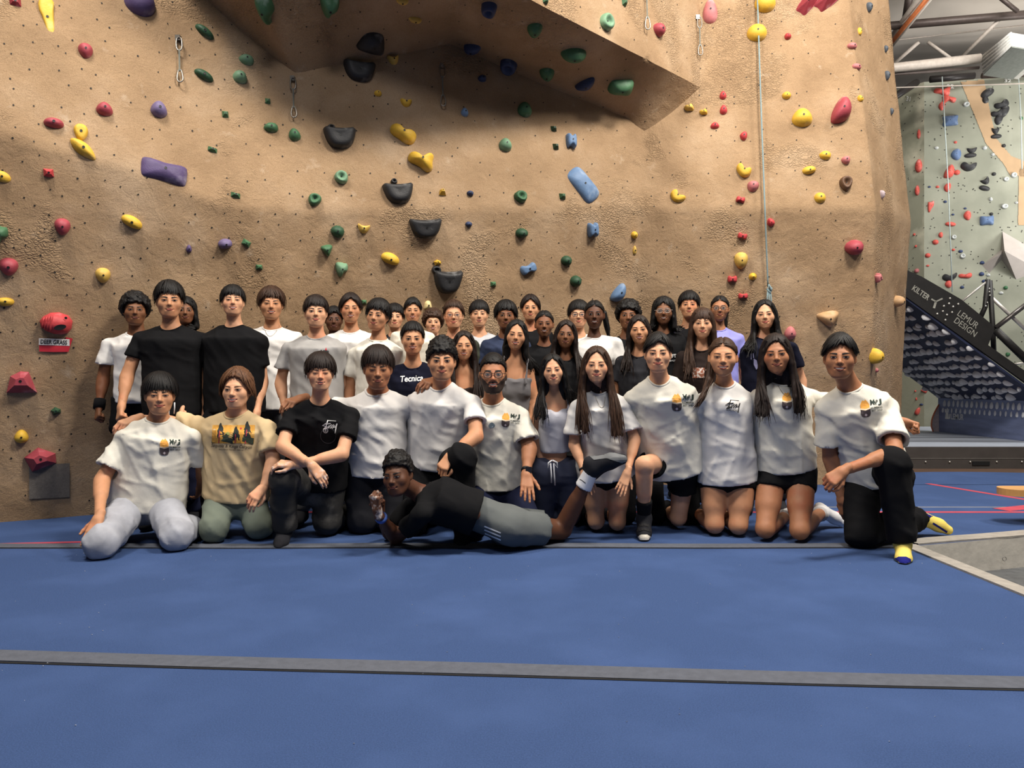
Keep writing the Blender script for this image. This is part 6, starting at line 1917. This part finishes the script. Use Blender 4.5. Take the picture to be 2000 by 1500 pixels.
# quickdraws hanging from hangers
steel = mat('steel', (140, 136, 130), rough=0.35, metal=0.85)
sling = mat('draw_sling', (112, 114, 106), rough=0.8)
def oval(cx, z0, z1, w, y=0.0, n=16, taper=0.0):
    P = []
    for i in range(n):
        a = 2 * math.pi * i / n
        t = (math.sin(a) + 1) / 2
        ww = w * (1 - taper * t)
        P.append(Vector((cx + ww * math.copysign(abs(math.cos(a)) ** .7, math.cos(a)), y, z0 + (z1 - z0) * t)))
    return P
def quickdraw(u, v0, v1, label):
    p, n = wall_hit(u, max(v0, 1))
    q, _ = wall_hit(u + 1.5, v1)
    if v0 < 1: p = p + (p - q) * ((1 - v0) / (v1 - 1.0))
    o = empty('quickdraw', p, label, 'quickdraw', 'steel quickdraws hanging on the tan wall')
    out = (n - Vector((0, 0, n.z))).normalized() * 0.035
    L = (q - p).length
    ax = (q - p) / L
    T = lambda pts: [p + out + Vector((1, 0, 0)) * k.x + ax * (-k.z) for k in pts]
    MB().box(p + out * .4, (.035, .03, .04)).build('hanger', steel, o)
    MB().tube(T(oval(0, -L * .30, 0.0, .022)), .0055, 7, closed=True).build('carabiner', steel, o, smooth=True)
    MB().tube([p + out + ax * L * .28, p + out + ax * L * .76], .0065, 6).build('sling', sling, o)
    MB().tube(T(oval(0.002, -L, -L * .72, .026, 0, 16, .45)), .0055, 7, closed=True).build('carabiner', steel, o, smooth=True)
for q in ((347, 76, 163, 'quickdraw on the upper left wall, above the purple bar hold'), (571, 155, 232, 'quickdraw hanging below the left end of the dark roof'), (862, 130, 210, 'quickdraw hanging under the middle of the dark roof'),
          (1257, -30, 60, 'quickdraw on the bright face above the roof lip'), (1360, 35, 110, 'quickdraw above the pointed tip of the roof')):
    quickdraw(*q)

# climbing rope down the right panel with its tied loops
rope_m = mat('rope_teal', (128, 148, 152), rough=0.85, var=0.25, vscale=180, bump=0.4, bscale=300)
rp = []
for i in range(40):
    t = i / 39
    u, v = 1478 + 22 * t ** 1.15, -60 + 620 * t
    p, n = wall_hit(u, max(v, 2))
    rp.append(W(u, v, p.y - 0.05 - 0.02 * math.sin(t * 3)))
ro = empty('climbing_rope', Vector((rp[-1].x, rp[-1].y, 0)), 'grey-green climbing rope hanging down the right wall panel, knotted above heads', 'rope')
MB().tube(rp, .0075, 8).build('strand', rope_m, ro, smooth=True)
e = rp[-1]
loop = [e + Vector((.0, 0, .02)), e + Vector((.025, -.02, -.02)), e + Vector((.012, -.03, -.06)), e + Vector((-.018, -.025, -.03)), e + Vector((.0, -.035, .01)), e + Vector((.02, -.03, -.05))]
MB().tube(loop, .011, 8).build('knot', rope_m, ro, smooth=True)
for dx in (-.016, .002, .02):
    MB().tube([e + Vector((dx * .5, -.02, -.02)), e + Vector((dx, -.025, -.10)), e + Vector((dx * 1.3, -.02, -.26))], .0075, 8).build('loop_strand', rope_m, ro, smooth=True)

# hand-lettered route tag: white tape over red tape
def wall_decal(name, shapes, m, off, parent=None, **kw):
    V, F, b = [], [], 0
    for P, fs in shapes:
        pts = []
        for (u, v) in P:
            p, n = wall_hit(u, v)
            pts.append(p + n * off - ray(u, v) * .002)
        V += [tuple(q) for q in pts]; F += [tuple(i + b for i in f) for f in fs]; b = len(V)
    return link(name, mesh_np(name, V, F, m), parent, **kw)
tagp, tagn = wall_hit(107, 672)
tg = empty('route_tag', tagp, 'taped route tag reading DEER GRASS below the ridged red hold', 'tag')
def tilt_rect(u0, v0, u1, v1, dv, n=10):
    V, F = rect_px(u0, v0, u1, v1, n)
    V[:, 1] += (V[:, 0] - u0) / (u1 - u0) * dv
    return V, F
wall_decal('red_tape', [poly_px([(76, 662), (128, 665), (129, 658), (142, 661), (134, 687), (105, 687), (77, 686)])], mat('tape_red', (196, 44, 58), rough=.6), .010, tg)
wall_decal('white_tape', [tilt_rect(76, 660, 136, 673, 2)], mat('tape_white', (232, 228, 222), rough=.7), .013, tg)
wall_decal('lettering', [text_px('DEER GRASS', 105.5, 667.5, 52, 8.5, .035, .02)], ink_black, .016, tg)
pt, pn = wall_hit(97, 940)
wall_decal('wall_patch', [tilt_rect(57, 908, 136, 974, -4, 8)], mat('patch_grey', (104, 98, 92), rough=.9, var=.15, vscale=60, bump=.4, bscale=200), .010, None, label='square grey patch glued on the wall beneath the faceted red hold', cat='patch')
# ------------------------------------------------------------------ far hall on the right: pale green wall, training board, crash mat, roof
YF = 16.0
fk = YF / FPX
gw = mat('pale_green_wall', (132, 134, 120), rough=0.85, var=0.10, vscale=1.6, bump=0.3, bscale=14, col2=(158, 159, 144), c2scale=0.9, c2lo=.5, c2hi=.8)
gw2 = mat('pale_yellow_wall', (158, 158, 138), rough=0.85, var=0.08, vscale=1.5, bump=0.3, bscale=14, col2=(214, 210, 186), c2scale=1.2)
band_m = mat('painted_orange_band', (172, 144, 112), rough=0.85, var=0.08, vscale=3)
def wallpts(L): return [W(u, v, y) for u, v, y in L]
zb = -0.22
def down(p): return Vector((p.x, p.y, zb))
# three facets: left yellowish return, main green face, right face
c0, c1, c2 = W(1700, 190, 17.6), W(1805, 160, 16.2), W(2150, 140, 15.2)
fw_ = MB()
fw_._add([down(c1), down(c2), c2, c1], [(0, 1, 2, 3)])
wall_far = link('wall_far', fw_.mesh('wall_far', gw), None, 'pale green climbing wall at the far end of the hall', kind='structure')
MB()._add([down(c0), down(c1), c1, c0], [(0, 1, 2, 3)]).build('wall_return', gw2, wall_far)
FB = BVHTree.FromPolygons([down(c0), down(c1), c1, c0, down(c1), down(c2), c2, c1], [(0, 1, 2, 3), (4, 5, 6, 7)])
def far_hit(u, v):
    h = FB.ray_cast(CAM, ray(u, v))
    if h[0] is None: return None, None
    n = h[1] if h[1].y < 0 else -h[1]
    return h[0], n
def far_nrm(u, v):
    p, n = far_hit(u, v)
    return n
def far_decal(name, shapes, m, off, parent, **kw):
    V, F, b = [], [], 0
    for P, fs in shapes:
        pts = [far_hit(u, v) for u, v in P]
        fs = [f for f in fs if all(pts[i][0] is not None for i in f)]
        V += [tuple(p + n * off) if p is not None else (0, 0, 0) for p, n in pts]; F += [tuple(i + b for i in f) for f in fs]; b = len(V)
    return link(name, mesh_np(name, V, F, m), parent, **kw)
far_decal('painted_band', [blob_px([(1876, 160), (1922, 156), (1930, 200), (1945, 270), (1975, 305), (2000, 315), (2000, 345), (1972, 342), (1960, 320), (1925, 280), (1905, 230)], 2.0), blob_px([(1990, 330), (2010, 320), (2010, 440), (1988, 438)], 4.0)], band_m, .01, wall_far)
far_decal('lane_number', [text_px('22', 1856, 169, 14, 8, 0, .03), text_px('31', 1775, 193, 8, 9, .15, .02), text_px('32', 1968, 158, 13, 6, 0, .02)], mat('lane_white', (236, 236, 232), rough=.8), .012, wall_far)
mb = MB()
rb_ = random.Random(5)
for i in range(330):
    u, v = rb_.uniform(1745, 2000), rb_.uniform(170, 740)
    p, n = far_hit(u, v)
    if p is None: continue
    r = .012
    mb._add([p + n * .006 + Vector((r * math.cos(k * 1.047), 0, r * math.sin(k * 1.047))) for k in range(6)], [tuple(range(6))])
mb.build('bolt_socket', bolt_dark, wall_far, kind='stuff')
HC_.update({'fred': (204, 88, 78), 'fblue': (92, 114, 150), 'fblack': (46, 46, 48), 'fwhite': (184, 188, 186), 'fgreen': (58, 104, 70), 'fdblue': (52, 66, 104)})
CN.update({'fred': 'orange-red', 'fblue': 'blue', 'fblack': 'black', 'fwhite': 'pale grey', 'fgreen': 'green', 'fdblue': 'dark blue'})
FAR = [(1840,180,30,18,'fred','lobe','dome',.5,0),(1853,193,26,18,'fred','lobe','dome',.5,180),(1839,207,19,11,'fred','egg','dome',.5,80),(1795,262,8,19,'fred','egg','dome',.4,0),(1795,324,16,26,'fred','egg','dome',.4,0),(1852,336,24,24,'fred','half2','dome',.5,20),(1869,337,11,10,'fred','round','dome',.6,0),(1792,372,10,20,'fred','egg','dome',.5,0),
 (1850,366,19,12,'fred','egg','dome',.5,75),(1831,365,7,5,'fred','egg','dome',.6,0),(1818,404,24,11,'fred','fin','flat',.4,90),(1889,421,20,13,'fred','egg','dome',.5,90),(1856,439,19,11,'fred','half','dome',.5,-10),(1837,459,12,8,'fred','egg','dome',.6,90),(1827,473,11,10,'fred','round','dome',.6,0),(1786,458,5,5,'fred','round','dome',.6,0),(1789,481,5,5,'fred','round','dome',.6,0),(1862,488,6,5,'fred','round','dome',.6,0),
 (1812,499,10,9,'fred','round','dome',.6,0),(1812,519,6,4,'fred','round','dome',.6,0),(1791,529,10,9,'pink','round','dome',.6,0),(1885,539,24,12,'fred','saddle','dome',.5,10),(1852,555,16,12,'fred','egg','dome',.5,90),(1866,278,6,5,'fred','round','dome',.6,0),(1805,764,14,9,'fred','tri','dome',.5,0),(1792,803,12,16,'fred','half2','dome',.5,0),(1788,764,4,4,'fred','round','dome',.6,0),(1790,779,4,6,'fred','egg','dome',.6,0),
 (1856,236,20,28,'fblue','bar','dome',.5,90),(1867,302,24,18,'fblue','egg','dome',.5,90),(1887,204,12,10,'fwhite','round','ring',.6,0),(1829,289,8,6,'fwhite','round','dome',.6,0),(1927,431,24,19,'fblue','bar','dome',.5,0),(1863,463,9,9,'fwhite','round','ring',.6,0),(1876,491,8,6,'fdblue','round','dome',.6,0),(1880,500,10,10,'fwhite','round','ring',.6,0),(1918,513,9,7,'fdblue','egg','dome',.6,0),(1917,535,10,8,'fdblue','egg','dome',.6,0),(1922,549,9,6,'fdblue','egg','dome',.6,0),(1879,561,8,6,'fdblue','egg','dome',.6,0),(1846,394,7,5,'fdblue','egg','dome',.6,0),(1885,407,6,4,'fdblue','egg','dome',.6,0),(1861,419,6,4,'fdblue','egg','dome',.6,0),(1815,365,6,4,'fdblue','egg','dome',.6,0),(1800,790,9,4,'fdblue','egg','dome',.6,0),
 (1929,184,26,20,'fblack','half','dome',.4,30),(1924,194,12,18,'fblack','egg','dome',.4,10),(1956,205,26,18,'fblack','saddle','dome',.4,30),(1960,218,26,16,'fblack','egg','dome',.4,60),(1948,222,24,16,'fblack','saddle','dome',.4,20),(1950,233,24,14,'fblack','egg','dome',.4,70),(1944,256,14,14,'fblack','cup','dome',.4,0),(1945,268,20,12,'fblack','half','dome',.4,0),(1898,294,18,12,'fblack','cup','dome',.4,0),(1895,305,22,12,'fblack','half','dome',.4,0),(1892,324,29,22,'fblack','crescent','dome',.4,20),(1925,354,16,14,'fblack','cup','dome',.4,30),(1922,369,20,13,'fblack','half','dome',.4,-20),(1960,285,8,7,'fblack','round','dome',.6,0),(1941,340,8,7,'fblack','round','dome',.6,0),(1855,540,28,18,'fblack','crescent','dome',.4,30),(1936,418,7,6,'fblack','round','dome',.6,0),
 (1962,403,12,10,'fwhite','round','ring',.6,0),(1935,389,7,8,'fwhite','egg','dome',.6,0),(1965,350,10,9,'fwhite','round','ring',.6,0),(1980,342,11,11,'fwhite','round','ring',.6,0),(1923,289,9,8,'fwhite','egg','dome',.6,0),(1939,302,7,6,'fwhite','round','dome',.6,0),(1930,537,8,6,'fwhite','egg','dome',.6,0),(1955,572,9,6,'fwhite','egg','dome',.6,0),(1985,396,6,5,'fwhite','round','dome',.6,0),
 (1964,563,8,9,'fgreen','half','dome',.6,0),(1968,692,9,8,'fgreen','egg','dome',.6,40),(1995,231,6,7,'fgreen','egg','dome',.6,0)]
for h, l in zip(FAR, hold_labels(FAR)): place_hold(h, ' '.join(l.replace('hold just', 'far-wall hold just').split()[:16]), far_hit, 'holds on the far pale green wall', far_nrm)
# big grey volume
vol_m = mat('grey_volume', (176, 168, 162), rough=.8, var=.08, vscale=4, bump=.2, bscale=80)
fp = lambda u, v: far_hit(u, v)[0]
vb = MB()
ap1 = W(1962, 490, 15.35)
vb._add([fp(1958, 452), fp(1954, 505), fp(1985, 546), fp(2030, 528), fp(2010, 482), ap1], [(0, 1, 5), (1, 2, 5), (2, 3, 5), (3, 4, 5), (4, 0, 5)])
vo = vb.build('climbing_volume', vol_m, None, label='large grey spiked volume with angled faces on the far green wall', cat='climbing volume')
MB()._add([fp(1960, 484), fp(1918, 518), fp(1932, 534), fp(1962, 500), W(1955, 496, 15.5)], [(0, 1, 4), (1, 2, 4), (2, 3, 4), (3, 0, 4)]).build('wing', vol_m, vo)
# thin ropes on the far wall
for u0, v0, u1, v1, lb in ((1840, 150, 1860, 570, 'thin pale rope hanging down the far wall past the black crescent hold'), (1989, 145, 1996, 330, 'thin pale rope at the right edge of the far wall')):
    a, b = W(u0, v0, 15.4), W(u1, v1, 15.4)
    MB().tube([a, a.lerp(b, .5) + Vector((.02, 0, 0)), b], .011, 6).build('climbing_rope', mat('rope_pale', (178, 190, 188), rough=.85), None, smooth=True, label=lb, cat='rope')

# ---- training board: leaning surface with side plate, kick panel, holds
XB, ZB, YN, YFAR = 7.45, 0.705, 10.4, 12.98
ang = math.radians(53.5)
dirb = Vector((-math.sin(ang), 0, math.cos(ang)))
nrmb = Vector((-math.cos(ang), 0, -math.sin(ang)))       # faces down-left
LEN = 3.7
board = empty('training_board', Vector((XB, (YN + YFAR) / 2, 0.12)), 'overhanging dark blue training board with black lettered side plate', 'climbing board')
bb = [Vector((XB, YN, ZB)), Vector((XB, YFAR, ZB))]
navy_b = mat('board_navy', (36, 44, 72), rough=.6, var=.15, vscale=5, spec=.4)
MB().prism([bb[0], bb[1], bb[1] + dirb * LEN, bb[0] + dirb * LEN], -nrmb * .03).build('board_panel', navy_b, board)
for t in (0.33, 0.66):
    a, b = bb[0] + dirb * LEN * t + nrmb * .004, bb[1] + dirb * LEN * t + nrmb * .004
    MB().tube([a, b], .006, 6).build('panel_joint', mat('joint_pale', (150, 156, 170), rough=.5), board)
kick_m = mat('kick_blue', (122, 134, 172), rough=.35, var=.2, vscale=14, spec=.5, stretch=(1, .15, 1))
MB().box((XB + .02, (YN + YFAR) / 2, (ZB + .12) / 2 + .0), (.04, YFAR - YN, ZB - .12)).build('kick_panel', kick_m, board)
plate_m = mat('plate_black', (34, 33, 33), rough=.5, var=.15, vscale=8, bump=.1, bscale=60)
def pl(u, v): return W(u, v, YN - .02)
MB().prism([pl(1740, 505), pl(1777, 530), pl(1800, 540), pl(1878, 585), pl(1938, 634), pl(1942, 645), pl(1930, 674), pl(2070, 772), pl(2060, 788), pl(1770, 580), pl(1700, 530)], (0, .05, 0)).build('side_plate', plate_m, board)
silver = mat('bright_bolt', (214, 212, 206), rough=.3, metal=.6)
for (u, v) in ((1855, 583), (1853, 593), (1871, 594), (1843, 598), (1861, 599), (1841, 608), (1859, 610), (1830, 613), (1849, 615), (1846, 625)):
    p = pl(u, v)
    MB().tube([p, p + Vector((0, -.012, 0)), p + Vector((0, -.016, 0))], [.015, .013, .006], 10).build('bolt', silver, board, smooth=True)
def plate_text(sh, m, name):
    V, F, b = [], [], 0
    for P_, fs in sh:
        V += [tuple(W(u, v, YN - .026)) for u, v in P_]; F += [tuple(i + b for i in f) for f in fs]; b = len(V)
    return link(name, mesh_np(name, V, F, m, smooth=False), board)
cut_m = mat('cutout_pale', (150, 150, 142), rough=.7, var=.2, vscale=12)
plate_text([text_px('KILTER', 1799, 572, 38, 11, .60, .02), stroke_px([(1819, 584), (1828, 589), (1841, 583)], 3), stroke_px([(1828, 589), (1824, 602)], 4.5)], cut_m, 'plate_lettering')
plate_text([text_px('LEMUR', 1891, 624, 46, 12, .63, .0), text_px('DESIGN', 1886, 639, 50, 12, .63, .0)], cut_m, 'plate_lettering')
grip = mat('board_hold_grey', (212, 214, 220), rough=.6, var=.12, vscale=20)
def kick_pt(y, z): return Vector((XB - .001, y, z))
# lettering and logo on the kick panel
V, F = font_mesh('LEMUR', .01)
V = (V - (V.min(0) + V.max(0)) / 2) / (V.max(0) - V.min(0)) * np.array([.34, .10])
link('kick_lettering', mesh_np('kick_lettering', [tuple(kick_pt(12.42 - x, .40 + y)) for x, y in V], F, ink_white, smooth=False), board)
mb = MB()
for pts in ([(12.75, .46), (12.68, .46), (12.65, .35), (12.77, .35)], [(12.78, .52), (12.74, .52), (12.73, .46), (12.77, .46)], [(12.69, .52), (12.65, .52), (12.67, .46), (12.71, .46)], [(12.64, .44), (12.61, .44), (12.62, .36), (12.65, .36)]):
    mb._add([kick_pt(y, z) for y, z in pts], [(0, 1, 2, 3)])
mb.build('kick_logo', ink_white, board)
# frame: struts behind the plate
fr = mat('frame_steel', (96, 92, 90), rough=.35, metal=.7)
frw = mat('frame_bright', (196, 192, 186), rough=.35, metal=.4)
def strut(pts, r, m, Y=YN + .35): MB().tube([W(u, v, Y) for u, v in pts], r, 8).build('strut', m, board, smooth=True)
strut([(1872, 594), (1927, 550)], .016, frw); strut([(1929, 546), (1924, 600), (1914, 622)], .035, plate_m); strut([(1933, 548), (1939, 640), (1941, 690)], .035, plate_m); strut([(1935, 580), (2010, 650)], .026, frw)
strut([(1945, 640), (2010, 590)], .035, fr, YN + .3); strut([(1946, 646), (2010, 708)], .055, plate_m, YN + .1); strut([(1975, 712), (2010, 708)], .016, frw)
for (u, v) in ((1932, 564), (1932, 570), (1933, 577), (1928, 591), (1925, 598)):
    p = W(u, v, YN + .30)
    MB().tube([p, p + Vector((0, -.012, 0))], [.012, .010], 8).build('bolt', silver, board, smooth=True)
# the board's holds, one object each
rbh = random.Random(21)
hm = []
for k in range(5):
    V, F = [], []
    n, ny = 10, 5
    for jx in range(ny + 1):
        t = jx / ny
        for i in range(n):
            a = 2 * math.pi * i / n
            rr = (1 - t ** 2) ** .5 if t < 1 else .02
            x = math.cos(a) * rr * (.6 + .15 * math.sin(k + a)); y = math.sin(a) * rr
            V.append((x + .25 * t * math.sin(k * 1.7), y - .35 * t, t * (.8 + .1 * k)))
    for jx in range(ny):
        F += [(jx * n + i, jx * n + (i + 1) % n, (jx + 1) * n + (i + 1) % n, (jx + 1) * n + i) for i in range(n)]
    hm.append(mesh_np('board_hold', V, F, grip))
rows, colsn = 19, 16
cnt = 0
for r_ in range(rows):
    for c_ in range(colsn):
        s_ = LEN * (r_ + .4 + rbh.uniform(-.15, .15)) / rows
        y = YN + (YFAR - YN) * (c_ + .5 * (r_ % 2) + .25 + rbh.uniform(-.15, .15)) / colsn
        p = Vector((XB, y, ZB)) + dirb * s_
        if (p.x / p.y * FPX + CX) < 1752 or rbh.random() < .06: continue
        o = bpy.data.objects.new('board_hold', hm[rbh.randrange(5)]); COL.objects.link(o)
        z = nrmb; yv = -dirb; x = yv.cross(z)
        R_ = Matrix((x, yv, z)).transposed() @ Matrix.Rotation(rbh.uniform(-.7, .7), 3, 'Z')
        sc = rbh.uniform(.045, .072)
        o.matrix_world = Matrix.Translation(p) @ R_.to_4x4() @ Matrix.Diagonal((sc * rbh.uniform(.7, 1), sc * rbh.uniform(.9, 1.2), sc * 1.05, 1))
        tag(o, 'grey moulded hold on the overhanging dark blue board', 'climbing hold', 'grey holds covering the training board')
        cnt += 1
for r_, z in ((0, .62), (1, .50)):
    for c_ in range(19):
        y = YN + .12 + (YFAR - YN - .2) * (c_ + .4 * r_) / 19
        o = bpy.data.objects.new('board_hold', hm[c_ % 5]); COL.objects.link(o)
        x = Vector((0, -1, 0)); zz = Vector((-1, 0, 0)); yv = zz.cross(x)
        s_ = .048 if r_ == 0 else .036
        o.matrix_world = Matrix.Translation((XB - .001, y, z)) @ Matrix((x, yv, zz)).transposed().to_4x4() @ Matrix.Diagonal((s_, s_ * 1.2, s_ * .5, 1))
        tag(o, 'small grey foot chip on the kick panel below the dark blue board', 'climbing hold', 'foot chips on the kick panel')

# pale fan-shaped guard beside the board
g = W(1834, 847, 12.9)
pg = []
for a in np.linspace(0, 1, 10): pg.append(W(1834 - 15 * math.sin(a * 2.2 + .0) * (1 if a < .8 else .9), 790 + 56 * a, 12.95))
fan = pg + [W(1834, 846, 12.95)]
fo = MB().prism(fan, (0, .02, 0)).build('side_guard', mat('guard_pale', (190, 176, 176), rough=.6), None, label='pale fan-shaped guard with orange rim beside the kick panel', cat='guard')
MB().tube(pg, .012, 6).build('rim', mat('guard_orange', (214, 120, 84), rough=.6), fo, smooth=True)

# thick grey crash mat below the board
mat_top = mat('crash_top', (170, 178, 192), rough=.6, var=.06, vscale=3, bump=.2, bscale=6)
mat_side = mat('crash_side', (70, 66, 64), rough=.55, var=.1, vscale=6, bump=.2, bscale=12)
cm = empty('crash_mat', (8.0, 11.5, -.2), 'thick grey crash mat lying below the training board', 'mat')
YM = 9.9
MB().box((8.9, YM + 2.3, -.115), (7.6, 4.6, .15)).build('lower_side', mat_side, cm)
MB().box((8.9, YM + 2.3, .035), (7.6, 4.62, .15)).build('upper_side', mat_side, cm)
MB().box((8.9, YM + 2.3, .113), (7.56, 4.55, .012)).build('cover', mat_top, cm)
for yy in (YM + .9, YM + 1.6): MB().box((8.9, yy, .120), (7.5, .03, .004)).build('cover_seam', black_m, cm)
for u in (1808, 1855, 1895, 1947, 1996):
    p = W(u, 902, YM - .012)
    MB().tube([p, p + Vector((0, -.006, 0))], [.012, .010], 8).build('rivet', silver, cm, smooth=True)
MB().box(W(1916, 905, YM - .01), (.23, .012, .05)).build('label_patch', black_m, cm)
MB().box((8.9, YM - .004, -.040), (7.6, .012, .008)).build('piping', mat('piping', (160, 158, 154), rough=.5), cm)

# wooden bench end at the right edge
wood = mat('varnished_wood', (190, 142, 86), rough=.4, var=.15, vscale=8, bump=.1, bscale=30, stretch=(.15, 1, 1))
bo = empty('wooden_bench', (3.9, 5.05, 0), 'low wooden bench with rounded end at the right edge', 'bench')
seat = []
zs_ = .198
for a in np.linspace(math.pi / 2, 3 * math.pi / 2, 12): seat.append(Vector((3.41 + .09 * math.cos(a), 5.05 + .11 * math.sin(a), zs_)))
MB().prism(seat + [Vector((4.6, 4.94, zs_)), Vector((4.6, 5.16, zs_))], (0, 0, .045)).build('seat', wood, bo)
for x in (3.75, 4.4):
    for y in (4.99, 5.11): MB().box((x, y, zs_ / 2), (.05, .04, zs_)).build('leg', wood, bo)

# ---- roof of the hall: pale insulated lining, beams, pipes, heater duct
lining = mat('roof_lining', (206, 196, 184), rough=.8, var=.10, vscale=.8, bump=.8, bscale=1.3)
ZC = 8.4
cv = []
nx, ny = 60, 40
for jy in range(ny + 1):
    for ix in range(nx + 1):
        x, y = -14 + 40 * ix / nx, -8 + 40 * jy / ny
        z = ZC + .10 * math.sin((x * .55 + y * 1.1) * 1.9) + .05 * math.sin(x * 2.7 - y * .6) + .03 * (y - 10) * (y > 10)
        cv.append((x, y, z))
cf = [(j * (nx + 1) + i, j * (nx + 1) + i + 1, (j + 1) * (nx + 1) + i + 1, (j + 1) * (nx + 1) + i) for j in range(ny) for i in range(nx)]
ceiling = link('ceiling', mesh_np('ceiling', cv, cf, lining), None, 'pale quilted roof lining of the hall', kind='structure')
dark_pipe = mat('pipe_dark', (74, 64, 60), rough=.5, metal=.3)
pale_pipe = mat('pipe_pale', (170, 160, 150), rough=.5)
blk_pipe = mat('pipe_black', (42, 38, 38), rough=.45, metal=.3)
orange_c = mat('cable_orange', (206, 120, 72), rough=.6)
RF = 'pipes and cables under the hall roof'
def pipe(pts, r, m, label, name='pipe', cat='pipe'):
    return MB().tube([W(u, v, y) for u, v, y in pts], r, 10).build(name, m, None, smooth=True, label=label, cat=cat, group=RF)
pipe([(1600, 62, 14.2), (2200, 12, 13.6)], .075, dark_pipe, 'long dark roof beam, topmost of the horizontal ones')
pipe([(1600, 148, 14.2), (1914, 114, 13.9)], .085, pale_pipe, 'thick pale pipe below the thin cables, ending at the duct')
pipe([(1600, 157, 14.3), (1912, 132, 14.0)], .03, dark_pipe, 'thin dark conduit under the thick pale pipe')
pipe([(1817, 155, 15.6), (1903, 148, 15.5)], .07, blk_pipe, 'black roller bar above lane 22 of the far wall')
pipe([(1918, 148, 15.5), (2100, 140, 15.3)], .06, dark_pipe, 'dark roller bar above lane 32 of the far wall')
pipe([(1740, 194, 15.4), (1790, 161, 15.8)], .075, blk_pipe, 'short slanting black bar above lane 31')
pipe([(1600, 96, 14.6), (2100, 38, 14.2)], .014, pale_pipe, 'thin pale cable crossing below the top beam', 'cable', 'cable')
pipe([(1600, 176, 14.4), (2100, 160, 14.2)], .012, pale_pipe, 'lowest thin pale cable in front of the lane numbers', 'cable', 'cable')
pipe([(1735, 92, 14.4), (1818, -10, 13.2)], .05, orange_c, 'orange conduit running up to the roof', 'conduit', 'pipe')
pipe([(1735, 80, 14.5), (1800, -10, 13.3)], .05, pale_pipe, 'pale conduit just left of the orange conduit', 'conduit', 'pipe')
pipe([(1735, 100, 14.3), (1826, -10, 13.1)], .02, pale_pipe, 'thin pale line just right of the orange conduit', 'conduit', 'pipe')
pipe([(1768, 46, 14.0), (1778, -20, 13.6)], .07, dark_pipe, 'dark upright post near the wall edge', 'post', 'beam')
pipe([(1740, 130, 15.0), (1795, 82, 14.6)], .035, pale_pipe, 'pale brace rising left of the cable peak', 'brace', 'beam')
pipe([(1812, 82, 14.6), (1860, 116, 14.6)], .03, pale_pipe, 'pale brace falling right of the cable peak', 'brace', 'beam')
pipe([(1880, 110, 14.4), (1965, 25, 13.8)], .035, pale_pipe, 'pale diagonal brace left of the duct', 'brace', 'beam')
pipe([(1953, -5, 13.4), (1987, 22, 13.5)], .04, dark_pipe, 'dark brace in the top right corner', 'brace', 'beam')
# ribbed duct
dd = empty('heater_duct', W(1955, 100, 13.6), 'ribbed pale metal duct hanging below the roof at top right', 'duct')
A, Bq, C, D = W(1916, 110, 13.9), W(1973, 63, 13.0), W(1976, 90, 13.0), W(1920, 145, 13.9)
MB().prism([A, Bq, C, D], (.9, .35, .05)).build('duct_body', mat('duct_pale', (196, 194, 188), rough=.45, metal=.2), dd)
for t in np.linspace(.1, .9, 5):
    a, b = A.lerp(D, t), Bq.lerp(C, t)
    MB().tube([a - Vector((0, .02, 0)), b - Vector((0, .02, 0))], .022, 8).build('rib', mat('duct_rib', (222, 220, 214), rough=.4, metal=.2), dd, smooth=True)
MB().prism([D, C, C + Vector((.75, .3, .04)), D + Vector((.75, .3, .04))], (0, 0, -.02)).build('bottom_panel', mat('duct_under', (120, 124, 118), rough=.6), dd)
